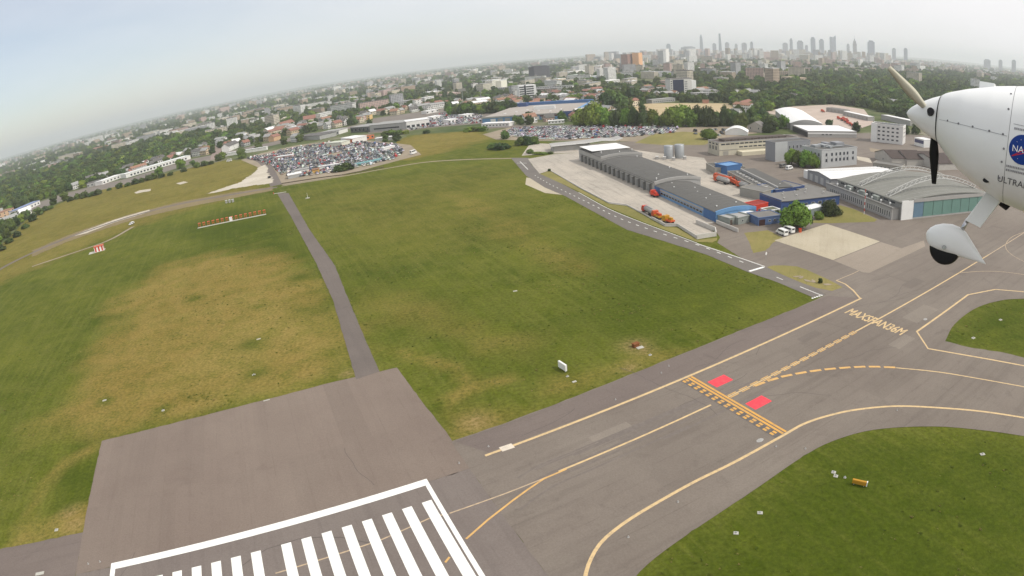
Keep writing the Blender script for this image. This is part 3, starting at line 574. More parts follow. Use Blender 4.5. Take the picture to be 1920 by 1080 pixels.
sheet('dealer_lot', [(690,250),(765,246),(800,240),(905,232),(960,222),(905,205),(840,203),(700,222)], .03, STREET, label='car dealer forecourts beyond the meadow')
sheet('depot_yard', [(1430,210),(1480,200),(1560,196),(1620,205),(1640,232),(1600,245),(1560,238),(1500,225)], .068, paved_mat('pinkish_yard_paving', S(190, 172, 158), S(200, 184, 170), S(170, 154, 142), 40), label='pinkish paved yard of the vehicle depot')

# ================================================================== BUILDING KIT
WIN_CACHE = {}
def win_mesh(w, h, frame=FRAME, glass=GLASS, fw=.08, name='window'):
    key = (round(w, 2), round(h, 2), frame.name, glass.name)
    if key not in WIN_CACHE:
        b = MB(); b.face([(-w/2+fw, -.03, fw), (w/2-fw, -.03, fw), (w/2-fw, -.03, h-fw), (-w/2+fw, -.03, h-fw)], 1)
        b.box(-w/2, -w/2+fw, -.08, .0, 0, h).box(w/2-fw, w/2, -.08, .0, 0, h).box(-w/2+fw, w/2-fw, -.08, .0, 0, fw).box(-w/2+fw, w/2-fw, -.08, .0, h-fw, h)
        WIN_CACHE[key] = b.mesh(name, [frame, glass])
    return WIN_CACHE[key]
def wins(parent, xs, zs, w, h, y=0.0, face='front', frame=FRAME, glass=GLASS, name='window', x=0.0):
    """windows on one wall; face front: wall at local y, looking -y; left: wall at local x=x, looking -x; right: looking +x"""
    me = win_mesh(w, h, frame, glass)
    for u in xs:
        for z_ in zs:
            if face == 'front': put(name, me, parent, (u, y, z_), 0)
            elif face == 'left': put(name, me, parent, (x, u, z_), -math.pi/2)
            else: put(name, me, parent, (x, u, z_), math.pi/2)
def lsp(a, b, n): return [a+(b-a)*i/(n-1) for i in range(n)] if n > 1 else [(a+b)/2]
def flat(parent, x0, x1, y0, y1, h, wall, roof, rim=None, z0=0.0, par=.45):
    MB().box(x0, x1, y0, y1, z0, h, bottom=False).build('wall', wall, parent)
    r = MB().box(x0+.3, x1-.3, y0+.3, y1-.3, h-.1, h+.06).build('roof', roof, parent)
    rim = rim or wall; b = MB()
    b.box(x0-.12, x1+.12, y0-.12, y0+.3, h, h+par).box(x0-.12, x1+.12, y1-.3, y1+.12, h, h+par).box(x0-.12, x0+.3, y0+.3, y1-.3, h, h+par).box(x1-.3, x1+.12, y0+.3, y1-.3, h, h+par)
    b.build('parapet', rim, parent); return r
def vents(parent, pts, z_, m=None, r=.3, h=.7):
    me = MB().lathe([(r*.7, 0), (r*.7, h*.6), (r*1.2, h*.6), (r*1.1, h), (0.01, h*1.1)], 8).mesh('roof_vent', m or white)
    for x, y in pts: put('roof_vent', me, parent, (x, y, z_))
def arched(parent, x0, x1, y0, y1, h, rise, wall, roof, n=10, axis='y', over=.4, tri=False):
    """hall with a curved (or, tri, pitched) roof; ridge runs along axis"""
    a0, a1 = (x0, x1) if axis == 'y' else (y0, y1)
    prof = [(a0+(a1-a0)*k/n, h+(rise*(1-abs(2*k/n-1)) if tri else rise*(1-(2*k/n-1)**2))) for k in range(n+1)]
    pts = [(a0, 0)] + prof + [(a1, 0)]
    w = MB(); (w.yprism(pts, y0, y1) if axis == 'y' else w.xprism(pts, x0, x1)); w.build('wall', wall, parent)
    up = [(p[0]-(over if k == 0 else 0)+(over if k == n else 0), p[1]+.05) for k, p in enumerate(prof)]; lo = [(p[0], p[1]+.22) for p in up]
    rr = MB(); sec = up+lo[::-1]
    (rr.yprism(sec, y0-over, y1+over) if axis == 'y' else rr.xprism(sec, x0-over, x1+over)); return rr.build('roof', roof, parent)
FOOT = []          # footprints that trees keep clear of
def claim(o, x0, x1, y0, y1, pad=3):
    c, s = math.cos(o.rotation_euler.z), math.sin(o.rotation_euler.z)
    FOOT.append([V2(o.location.x+c*x-s*y, o.location.y+s*x+c*y) for x, y in ((x0-pad, y0-pad), (x1+pad, y0-pad), (x1+pad, y1+pad), (x0-pad, y1+pad))])

# ================================================================== AIRPORT BUILDINGS
# ---- long depot of three stepped halls (local x runs from its near end to its far end, local y to the left = dock side is y=0 ... -26)
dp = empty('depot', G(1342, 417), math.atan2(402.6-232.4, 51.5-84.6)); tag(dp, 'long low grey depot in three stepped halls with a blue end on the pale apron', 'depot'); claim(dp, 0, 173, -28, 0)
# dock side faces +y in this frame (towards the grass)
def depot_hall(x0, x1, w, h, rise, wall, roofm, fascia):
    n = 10; prof = [(-w+w*k/n, h+rise*(1-(2*k/n-1)**2)) for k in range(n+1)]; base = [(-w, 0)]+prof+[(0, 0)]
    MB().xprism(base, x0, x1).build('wall', wall, dp)
    sec = [(p[0], p[1]+.05) for p in prof]+[(p[0], p[1]+.25) for p in prof[::-1]]; MB().xprism(sec, x0+.5, x1).build('roof', roofm, dp)
    sm_ = [(p[0], p[1]+.24) for p in prof]+[(p[0], p[1]+.34) for p in prof[::-1]]; sme = MB().xprism(sm_, -.05, .05).mesh('roof_seam', MGREY)
    for k in range(int((x1-x0)/4.2)): put('roof_seam', sme, dp, (x0+3+k*4.2, 0, 0))
    fs = [(p[0], p[1]-.9) for p in prof]+[(p[0], p[1]+.6) for p in prof[::-1]]; MB().xprism(fs, x0-.25, x0+.5).build('fascia', fascia, dp)
depot_hall(0, 58, 20, 3.9, 1.1, SBLUE, DGREY, SBLUE)
depot_hall(58.3, 131, 26, 5.3, 1.4, LGREY, DGREY, LGREY)
depot_hall(131.3, 172, 27, 7.4, 1.2, LGREY, DGREY, LGREY)
MB().box(0, 10, -.02, .15, 0, 3.9).build('cladding', BLUE, dp); MB().box(52, 58, -.02, .15, 0, 4.0).build('cladding', BLUE, dp)
MB().box(10, 52, .02, .12, 2.6, 3.5).build('cladding', LGREY, dp); wins(dp, [], [], 1, 1)
for k in range(14): put('window', win_mesh(2.4, 1.1), dp, (12.2+k*2.9, .13, 1.2), math.pi)
for k in range(2): MB().box(148+k*12.2, 159.6+k*12.2, -26.3, -.6, 8.92, 9.12).build('white_roof_panel', WROOF, dp)
mdock = MB().box(-1.6, 1.6, .0, .12, .3, 3.6).mesh('dock_door', mat('dock_door_grey', S(150, 150, 148), .7)); mbuf = MB().box(-.2, .2, 0, 1.3, 0, 4.2).box(-.5, .5, 0, 1.5, 4.2, 4.45).mesh('dock_canopy', mat('dark_dock_steel', S(124, 124, 122), .7))
for k in range(16):
    x = 62+k*6.8; put('dock_door', mdock, dp, (x+3.4, .02, 0)); put('dock_canopy', mbuf, dp, (x, .05, 0))
MB().box(60, 170, .03, .1, 4.3, 4.9).build('gutter_board', mat('weathered_gutter', S(140, 138, 134), .8), dp)
vents(dp, [(6, -4), (8, -15), (20, -7), (25, -12), (33, -10), (41, -13), (47, -5), (55, -8)], 4.6); vents(dp, [(62, -3), (63, -21), (85, -22), (128, -22), (70, -8)], 6.1, h=1.0); vents(dp, [(140, -24), (141, -4), (136, -14)], 8.4, h=1.1)
# ---- low retaining wall and loading ramp by the apron edge
def wall_run(name, px, h, t, m, label, cat='wall', step=None):
    pts = [G(*p) for p in px]; o = empty(name, pts[0]); tag(o, label, cat)
    for a, b in zip(pts, pts[1:]):
        d = b-a; k = max(1, round(d.length/(step or 6))); me = MB().box(0, d.length/k-.06, -t/2, t/2, 0, h).mesh('wall_panel', m)
        for j in range(k): q = a+d*(j/k)-pts[0]; put('wall_panel', me, o, (q.x, q.y, .05), math.atan2(d.y, d.x))
    return o
PALE = mat('pale_concrete_wall', S(212, 208, 200), .85, .12)
wall_run('retaining_wall', [(1033,321),(1090,354),(1142,381),(1175,385),(1202,399),(1222,411)], .45, .25, PALE, 'low pale kerb wall along the depot apron edge')
wall_run('retaining_wall', [(1222,411),(1247,424),(1270,424),(1307,447)], 1.1, .3, PALE, 'taller pale wall behind the parked orange trucks')
rp = wall_run('loading_ramp', [(1307,448),(1343,443),(1341,434),(1305,419)], 1.7, .35, PALE, 'pale walled loading ramp at the apron corner', 'loading ramp')
wall_run('boundary_wall', [(1343,419),(1384,436)], 1.5, .3, PALE, 'pale concrete wall from the blue depot end to the sheds')
# ---- sheds near the blue depot end
def shed(name, p0, p1, depth, h, wall, roof, label, cat='shed', rise=0.0, **k):
    o, Ln = site(name, p0, p1, label, cat); claim(o, 0, Ln, 0, depth)
    if rise: arched(o, 0, Ln, 0, depth, h, rise, wall, roof, axis=k.get('axis', 'x'), n=k.get('n', 2), tri=k.get('tri', True))
    else: flat(o, 0, Ln, 0, depth, h, wall, roof, par=k.get('par', .25))
    return o, Ln
GREENG = mat('grey_green_sheet', S(150, 156, 150), .7)
o, n = shed('container_shed', (1368,423), (1383,419), 9, 2.8, GREENG, LGREY, 'grey metal shed with a dark doorway in front of the blue depot end'); MB().box(.3, 1.6, -.06, .0, 0, 2.2).build('door', BROWN, o)
o, n = shed('container_shed', (1384,422), (1405,417), 8, 2.8, GREENG, LGREY, 'grey metal shed beside the dark doorway'); wins(o, [2.5], [1.0], 1, .9)
o, n = shed('container_shed', (1405,416), (1420,411), 10, 3.0, GREENG, WROOF, 'grey shed with a white roof left of the red shed')
o, n = shed('red_shed', (1414,404), (1440,398), 6, 4.2, RED, mat('dark_red_roof', S(150, 50, 40), .7), 'bright red shed between the blue depot end and the deep blue hall'); wins(o, [3], [1.4], 1.2, 1.0)
o, n = shed('white_kiosk', (1440,409), (1462,405), 5, 3.0, white, mat('mossy_roof', S(110, 112, 92), .9), 'small white kiosk with a porthole beside the big round tree'); MB().tube((3.4, -.06, 1.6), (3.4, .0, 1.6), .45, n=12).build('porthole', GLASS, o)
o, n = shed('garage', (1422,424), (1466,418), 9, 3.2, mat('faded_blue_wall', S(96, 118, 158), .8), MGREY, 'low blue walled garage with a curved grey roof beside the white vans'); MB().box(.3, 3.2, -.06, .0, 0, 2.5).build('door', mat('dark_maroon_door', S(70, 44, 44), .8), o); wins(o, [5.5, 8], [1.3], 1.1, .8)
o, n = shed('garden_shed', (1518,407), (1548,399), 6, 3.0, mat('grey_blue_wall', S(140, 150, 150), .8), WROOF, 'small shed with a white roof between the two round trees')
# ---- deep blue hall behind the trees
o, n = site('blue_hall', (1452, 402), (1557, 393), 'grey roofed hall with deep blue gable end beside the red shed', 'hall')
o.location.x, o.location.y = 117.2, 238.5; o.rotation_euler.z = R(13.6); Ln = 36; claim(o, 0, Ln, 0, 15)
MB().yprism([(0, 0), (0, 5.2), (4, 4.9), (Ln, 4.2), (Ln, 0)], 0, 15).build('wall', DBLUE, o); MB().yprism([(-.3, 5.3), (4, 5.0), (Ln+.4, 4.3), (Ln+.4, 4.5), (4, 5.2), (-.3, 5.5)], -.4, 15.3).build('roof', MGREY, o)
MB().box(-.25, .0, -.2, 15.2, 0, 5.9).build('gable_wall', DBLUE, o); wins(o, lsp(6, Ln-4, 7), [1.6], 2.2, 1.4)
vents(o, [(5, 4), (9, 10), (14, 6), (18, 12), (22, 9), (26, 13), (30, 5), (12, 13)], 4.9, mat('grey_vent', S(200, 198, 194)), .35, .8)
o, n = shed('annexe', (1430,377), (1452,371), 14, 4.2, CONC, MGREY, 'grey flat roofed annexe with white corner room behind the blue hall'); wins(o, [1.8, 4.0], [1.2], 1.2, 1.5); MB().box(6.6, n+14, -.1, .05, 1.2, 4.3).build('cladding', BLUE, o)
o, n = shed('annexe', (1455,373), (1508,364), 14, 4.0, DBLUE, MGREY, 'low blue walled annexe with a stepped grey roof'); vents(o, [(4, 5), (10, 8)], 4.1)
o, n = shed('office_wing', (1512,372), (1546,366), 12, 3.2, CONC, MGREY, 'low flat wing joining the blue hall to the hangar')
# ---- long low grey workshop behind the orange trucks, and the blue container hall
o, n = site('workshop', (1364, 334), (1430, 371), 'long low grey workshop with raised monitor roof behind the orange trucks', 'workshop'); claim(o, 0, n, 0, 16)
flat(o, 0, n, 0, 16, 3.6, CONC, DGREY); MB().box(0, n, 7.5, 8.2, 3.66, 5.0).build('monitor_wall', LGREY, o); MB().box(0, n, 8.2, 16, 3.7, 4.7).build('upper_roof', DGREY, o)
wins(o, lsp(3, n-3, 9), [1.5], 2.2, 1.2); vents(o, [(6+k*6, 5) for k in range(7)], 3.7, STEEL, .3, .6)
for k in range(10): MB().box(4+k*4.2, 6+k*4.2, 3.2, 4.6, 3.68, 4.2).build('skylight', LGREY, o)
o, n = site('blue_store', (1341, 325), (1363, 330), 'bright blue box shaped store at the end of the grey workshop', 'store'); flat(o, 0, n, 0, 12, 5.2, BLUE, SBLUE, BLUE); claim(o, 0, n, 0, 12)
o, n = site('plant_room', (1324, 318), (1341, 328), 'low grey plant room with rooftop units left of the blue store', 'plant room'); flat(o, 0, n, 0, 18, 3.6, CONC, DGREY); claim(o, 0, n, 0, 18)
for x, y in ((3, 4), (7, 9), (5, 13), (9, 5)): MB().box(x, x+1.6, y, y+1.2, 3.66, 4.6).build('rooftop_unit', STEEL, o)
# ---- long two-storey building with ribbon windows and roof monitor
o, n = site('workshop_block', (1349, 293), (1445, 287), 'long cream two storey block with dark ribbon windows and brown roof', 'building'); n = 66; o.location = (142, 383, 0); o.rotation_euler.z = R(10); claim(o, 0, n, 0, 15)
flat(o, 0, n, 0, 15, 8.6, mat('weathered_cream_wall', S(206, 200, 180), .85, .2, .2), mat('brown_felt_roof', S(96, 86, 80), .9, .2), LGREY)
MB().yprism([(6, 8.66), (6, 10), (n-8, 10), (n-8, 8.66)], 4, 11).build('roof_monitor', mat('brown_felt_roof', S(96, 86, 80)), o)
wins(o, lsp(9, n-12, 9), [8.7], 3.4, 1.0, y=3.98, frame=LGREY, glass=BROWN, name='monitor_window')
wins(o, lsp(3, 40, 11), [7.0], 3.1, 1.0, frame=CONC); wins(o, lsp(17, 40, 7), [4.6], 3.1, .9, frame=CONC); wins(o, lsp(3, 12, 3), [7.0], 2.6, 1.0, face='left', frame=CONC)
MB().box(0, 44, -.14, .0, 3.5, 3.9).build('ledge', CONC, o); MB().box(3.0, 7.0, -.08, .0, 0, 2.9).build('door', CONC, o)
MB().box(14, 42, -6.5, -.1, 0, 2.6).build('lean_to', CREAM, o)
wins(o, [4, 8, 12], [3.5], 2.2, 2.6, face='left', frame=CONC, glass=MGREY)
# ---- grey office block (two wings)
o, n = site('office_block', (1443, 303), (1462, 307), 'grey stair tower wing with narrow windows joined to the cream workshop', 'office block'); o.location = (169, 354, 0); o.rotation_euler.z = R(13.6); claim(o, 0, 30, 0, 10)
GREYW = mat('grey_cladding', S(152, 154, 158), .7, .08, .3); GREYL = mat('pale_grey_cladding', S(192, 194, 194), .7, .08, .3)
flat(o, 0, 30, 0, 10, 11.8, GREYW, DGREY); wins(o, lsp(12, 28, 6), [3, 7.4], 1.1, 2.2); MB().box(-.1, 10, -.3, .0, 0, 12.2).build('stair_tower', GREYL, o)
ob = empty('office_block', G(1540, 316), 0); a_, b_ = G(1540, 316), G(1606, 309); d_ = b_-a_; ob.rotation_euler.z = math.atan2(d_.y, d_.x); n = d_.length
tag(ob, 'pale grey three storey office block with rooftop plant and two rows of dark windows', 'office block'); claim(ob, 0, n, 0, 18)
flat(ob, 0, n, 0, 18, 10.8, GREYL, DGREY, GREYL)
for r_ in (3.6, 7.0):
    for u in (.13, .28, .40, .51, .62, .72, .88): put('window', win_mesh(1.5, 1.9, GREYW), ob, (u*n, 0, r_)); MB().box(u*n+.85, u*n+1.1, -.05, 0, r_-.6, r_+2.9).build('blind_strip', GREYW, ob) if r_ < 4 else None
wins(ob, lsp(2.5, 15.5, 5), [3.6, 7.0], 1.2, 1.8, face='left', frame=GREYW, x=0)
for (x, y, w_, d2, h_) in ((n*.62, 7, 7, 6, 2.6), (n*.3, 8, 4, 6, 1.6), (n*.45, 11, 4, 5, 2.2), (n*.12, 10, 5, 4, 1.4), (n*.35, 4, 2, 3, 1.2)): MB().box(x, x+w_, y, y+d2, 10.8, 10.8+h_).build('rooftop_unit', STEEL if h_ < 2 else GREYW, ob)
for k in range(4): MB().tube((n*.3, 6+k*3, 11.6), (n*.75, 6+k*3, 11.6), .3).build('duct', STEEL, ob)
# ---- white office block of four storeys, behind the aircraft nose
o, n = site('white_office', (1633, 265), (1692, 272), 'white four storey office block left of the aircraft spinner', 'office block'); n = (G(1692, 272)-G(1633, 265)).length; claim(o, 0, n, 0, 14)
flat(o, 0, n, 0, 15, 14.2, mat('white_render', S(232, 230, 226), .8, .06), MGREY, white); wins(o, lsp(6.5, n-4.5, 5), [2.2, 5.3, 8.4, 11.5], 2.1, 1.3); wins(o, [3], [2.2, 5.3, 8.4, 11.5], .8, 1.5)
MB().box(0, 4.8, -.6, .0, 0, 15).build('stair_tower', white, o); wins(o, lsp(4, 12, 3), [5.3, 8.4, 11.5], 1.6, 1.2, face='right', x=n)
for k in range(6): MB().box(8+k*2.6, 9.4+k*2.6, 5, 6.5, 14.26, 15.4).build('rooftop_unit', STEEL, o)
# ---- silver roofed hall beside the hangar
o, n = site('silver_hall', (1514, 336), (1557, 354), 'hall with a bright silver white low pitched roof beside the arched hangar', 'hall'); claim(o, 0, n, 0, 47)
arched(o, 0, n, 0, 47, 5.0, 1.3, GREYW, WROOF, axis='y', tri=True, n=2); wins(o, lsp(4, n-3, 4), [.3], 3.2, 3.6, frame=LGREY, glass=GREYL, name='gate'); MB().box(-4.5, -.1, 0, 5, 0, 4.4).build('porch', white, o)
seam = MB().box(-.06, .06, 0, 47, 0, .1).mesh('roof_seam', LGREY)
for k in range(1, 8):
    x = n*k/8; put('roof_seam', seam, o, (x, 0, 5.25+1.3*(1-abs(2*x/n-1))))
# ---- hangar with two lattice arches over its roof
hg = empty('hangar', (166.3, 216.6)); hd = V2(56, 5.7); hg.rotation_euler.z = math.atan2(hd.y, hd.x)
tag(hg, 'large grey hangar with two white lattice arches over its roof and a green glazed door', 'hangar'); HW, HD = 64, 48; claim(hg, -5, HW, 0, HD)
HWALL = mat('hangar_grey_wall', S(150, 150, 146), .85, .15, .3)
hp = [(0, 0), (0, 7.6)]+[(HW*k/12, 7.6+2.2*(1-(2*k/12-1)**2)) for k in range(1, 12)]+[(HW, 7.6), (HW, 0)]
MB().yprism(hp, 0, HD).build('wall', HWALL, hg)
pr = [(HW*k/12, 7.65+2.2*(1-(2*k/12-1)**2)) for k in range(13)]; MB().yprism([(p[0]-(.5 if p[0] == 0 else 0), p[1]) for p in pr]+[(p[0], p[1]+.25) for p in pr[::-1]], -.3, HD+.3).build('roof', mat('hangar_roof_felt', S(136, 136, 129), .9, .15, .1), hg)
MB().box(0, 7.2, -.35, .02, 0, 8.4).build('door_pier', white, hg); MB().box(7.2, HW, -.5, .02, 7.4, 8.9).build('door_header', LGREY, hg)
TEAL = mat('green_door_glass', S(114, 152, 142), .3, .1, .3, .5)
for k in range(9): MB().box(7.5+k*6.4, 13.6+k*6.4, -.25, -.05, .7, 7.35).build('door_panel', TEAL if k else mat('blue_grey_glass', S(112, 140, 160), .3), hg)
MB().box(7.2, HW, -.45, .0, 0, .65).build('door_sill', LGREY, hg)
for q in (11, 32):
    a_ = empty('lattice_arch', (0, 0), 0); a_.parent = hg; arch = []
    for k in range(21):
        t = k/20; arch.append((1+ (HW-2)*t, 8.0+6.4*math.sin(math.pi*t)))
    b = MB()
    for s_, dz in ((-1.2, 0), (1.2, 0), (0, 1.5)):
        for k in range(20): b.tube((arch[k][0], q+s_, arch[k][1]+dz), (arch[k+1][0], q+s_, arch[k+1][1]+dz), .2, n=6)
    for k in range(20):
        b.tube((arch[k][0], q-1.2, arch[k][1]), (arch[k][0], q+1.2, arch[k][1]), .12, n=5); b.tube((arch[k][0], q-1.2, arch[k][1]), (arch[k+1][0], q+1.2, arch[k+1][1]), .1, n=5)
        b.tube((arch[k][0], q-1.2, arch[k][1]), (arch[k+1][0], q, arch[k+1][1]+1.5), .1, n=5); b.tube((arch[k+1][0], q+1.2, arch[k+1][1]), (arch[k][0], q, arch[k][1]+1.5), .1, n=5)
    b.build('lattice', mat('pale_lattice_steel', S(196, 196, 192), .6), a_)
hme = MB().yprism([(p[0], p[1]+.24) for p in pr]+[(p[0], p[1]+.34) for p in pr[::-1]], -.05, .05).mesh('roof_seam', LGREY)
for k in range(11): put('roof_seam', hme, hg, (0, 2+k*4.4, 0))
# side annexe of the hangar with its long row of tall windows
MB().box(-4.2, -.1, 1.5, HD+4, 0, 5.0).build('annexe_wall', LGREY, hg); MB().box(-4.4, -.1, 1.2, HD+4.3, 5.02, 5.2).build('annexe_roof', MGREY, hg)
MB().box(-4.4, -4.0, 1.2, HD+4.2, 5.2, 5.7).build('annexe_parapet', LGREY, hg)
wins(hg, [3+k*1.55 for k in range(30) if k not in (11, 12, 24)], [1.0], .85, 2.6, face='left', x=-4.2, frame=white)
wins(hg, lsp(6, 44, 9), [6.0], 3.4, 1.1, face='left', x=0, frame=LGREY)
for k in range(8): MB().lathe([(.0, 0), (.2, 0), (.2, .7), (.5, .8), (.45, 1.3), (0.01, 1.5)], 8, c=(-1.6-(k % 3)*.7, 6+k*5.6)).build('roof_dish', white, hg).location.z = 5.2
for k in (1, 2, 3): MB().box(-2.6, -.6, 4+k*10, 8+k*10, 5.2, 7.2).build('rooftop_unit', GREENG, hg)
# ---- pitched brown sheds and long low range behind the hangar
for k, (p0, p1) in enumerate((((1640, 297), (1672, 310)), ((1672, 300), (1700, 311)), ((1700, 302), (1760, 320)))):
    o, n = site('gabled_shed', p0, p1, ('left', 'middle', 'right')[k]+' of three dark brown gabled sheds behind the hangar arches', 'shed'); arched(o, 0, n, 0, 26 if k < 2 else 40, 4.2, 3.6, mat('pale_gable_wall', S(196, 192, 184), .85), mat('dark_brown_tile', S(84, 74, 70), .9, .2), axis='y', tri=True, n=2); claim(o, 0, n, 0, 30); wins(o, [n/2], [1.3], 1.4, 1.2)
o, n = site('low_range', (1636, 318), (1690, 326), 'low grey range with a flat roof in front of the brown gabled sheds', 'shed'); flat(o, 0, n, 0, 10, 4.0, CONC, MGREY); wins(o, lsp(3, n-3, 6), [1.4], 1.2, 1.4); claim(o, 0, n, 0, 10)
for k, (p0, p1, c) in enumerate((((1608, 300), (1635, 306), GRAVEL), ((1632, 284), (1665, 292), DIRT))): sheet('yard', [p0, p1, (p1[0]-4, p1[1]-9), (p0[0]-2, p0[1]-7)], .082, c, label=('pale gravel yard beside the pale grey office', 'dirt yard below the white office')[k])
# ---- white arched tent, little grey house, white roofed depot halls beyond
o, n = shed('tent', (1360, 253), (1402, 254), 16, 2.2, white, WROOF, 'white arched tent roof behind the long cream block', 'tent', 3.6, axis='y', n=8, tri=False)
o, n = shed('house', (1402, 247), (1428, 249), 12, 5.2, mat('grey_house_wall', S(176, 170, 160), .85), mat('grey_tile', S(128, 124, 120), .9), 'small grey house with two dark windows beside the round dark tree', 'house', 3.4, axis='y', n=2); wins(o, [2.6, n-2.8], [2.6], 1.2, 1.6)
o, n = shed('vehicle_hall', (1513, 257), (1605, 258), 40, 5.0, LGREY, WROOF, 'low hall with a long white roof and dark left side', 'hall'); o.location = (245, 451, 0); o.rotation_euler.z = R(-8.4); MB().box(0, n, -.12, .0, 2.8, 3.9).build('fascia', white, o); wins(o, [n*.3, n*.38, n*.46], [1.8], 2.4, 1.2); MB().box(-.1, .02, 0, 39, 0, 4.2).build('open_side', mat('dark_opening', S(70, 68, 66), .9), o)
o, n = shed('barrel_hall', (1484, 238), (1534, 237), 118, 6.0, LGREY, WROOF, 'hall with a pale curved barrel roof in the pinkish yard', 'hall', 3.2, axis='y', n=8, tri=False); o.location = (252, 496, 0); o.rotation_euler.z = R(-19); claim(o, 0, n, 0, 118)
o, n = shed('garage_row', (1580, 216), (1628, 227), 8, 4.5, LGREY, WROOF, 'long white roofed garage row below the wood', 'garage', par=.1); wins(o, lsp(3, n-3, 7), [.4], 2.6, 3.0, frame=LGREY, glass=CONC, name='garage_door')
o, n = shed('garage_row', (1549, 209), (1583, 214), 10, 4.5, LGREY, MGREY, 'grey roofed garage row at the edge of the wood', 'garage'); wins(o, lsp(3, n-3, 5), [.4], 2.6, 3.0, frame=LGREY, glass=CONC, name='garage_door')
o, n = shed('garage_row', (1652, 224), (1706, 236), 10, 5, LGREY, WROOF, 'white roofed shed behind the white office block', 'shed')
o, n = shed('glass_lobby', (1714, 272), (1732, 277), 10, 6, white, WROOF, 'white lobby with a dark blue glazed front beside the white office', 'lobby'); MB().box(.5, n-.5, -.1, .0, 2.6, 5.2).build('glazing', mat('dark_blue_glass', S(40, 44, 96), .2, .1, .3, .5), o)
# ---- canopy shed by the forecourt, silos
o = empty('canopy', G(1037, 285)); d_ = G(1165, 275)-G(1037, 285); o.rotation_euler.z = math.atan2(d_.y, d_.x); n = d_.length; tag(o, 'long open canopy with a folded white edged roof behind the depot', 'canopy'); claim(o, 0, n, 0, 14)
MB().box(0, n*.55, .6, 13.4, .0, 3.6).build('wall', LGREY, o); MB().yprism([(-1, 4.2), (n*.48, 4.6), (n*.72, 5.6), (n*.9, 5.0), (n+1, 6.2), (n+1, 6.5), (n*.9, 5.3), (n*.72, 5.95), (n*.48, 4.95), (-1, 4.6)], -.5, 14).build('roof', LGREY, o)
MB().yprism([(-1.1, 4.0), (n*.48, 4.4), (n*.72, 5.4), (n*.9, 4.8), (n+1.1, 6.0), (n+1.1, 6.8), (n*.9, 5.55), (n*.72, 6.2), (n*.48, 5.2), (-1.1, 4.85)], -.8, -.52).build('fascia', white, o)
mp_ = MB().tube((0, 0, 0), (0, 0, 4.6), .18).mesh('post', STEEL)
for k in range(7): put('post', mp_, o, (n*(.02+k*.16), .2, 0))
for k, (q, rr, hh) in enumerate((((1254, 297), 3.0, 8.2), ((1274, 296), 3.1, 8.6))):
    o = at_site('silo', q, ('left', 'right')[k]+' of two grey cylindrical tanks behind the depot', 'tank', group='tanks behind the depot'); claim(o, -3, 3, -3, 3)
    MB().lathe([(rr, 0), (rr, hh), (rr*.9, hh+.25), (0.01, hh+.5)], 24).build('shell', STEEL, o, True); MB().tube((rr+.1, -.4, 0), (rr+.1, -.4, hh+.8), .12).build('ladder', LGREY, o)
    for q_ in range(4): MB().lathe([(rr+.03, 1.6+q_*2), (rr+.08, 1.65+q_*2), (rr+.03, 1.7+q_*2)], 24).build('hoop', LGREY, o)
for k, q in enumerate(((1246, 300), (1263, 301), (1284, 299), (1232, 299))):
    o = at_site('pump_cabinet', q, ('left', 'second', 'third', 'outermost left')[k]+' pump cabinet at the foot of the grey tanks', 'cabinet', group='cabinets at the tanks'); MB().box(-.9, .9, -.7, .7, .1, 2.0).build('body', LGREY, o); MB().box(-1, 1, -.8, .8, 2.0, 2.15).build('lid', white, o)

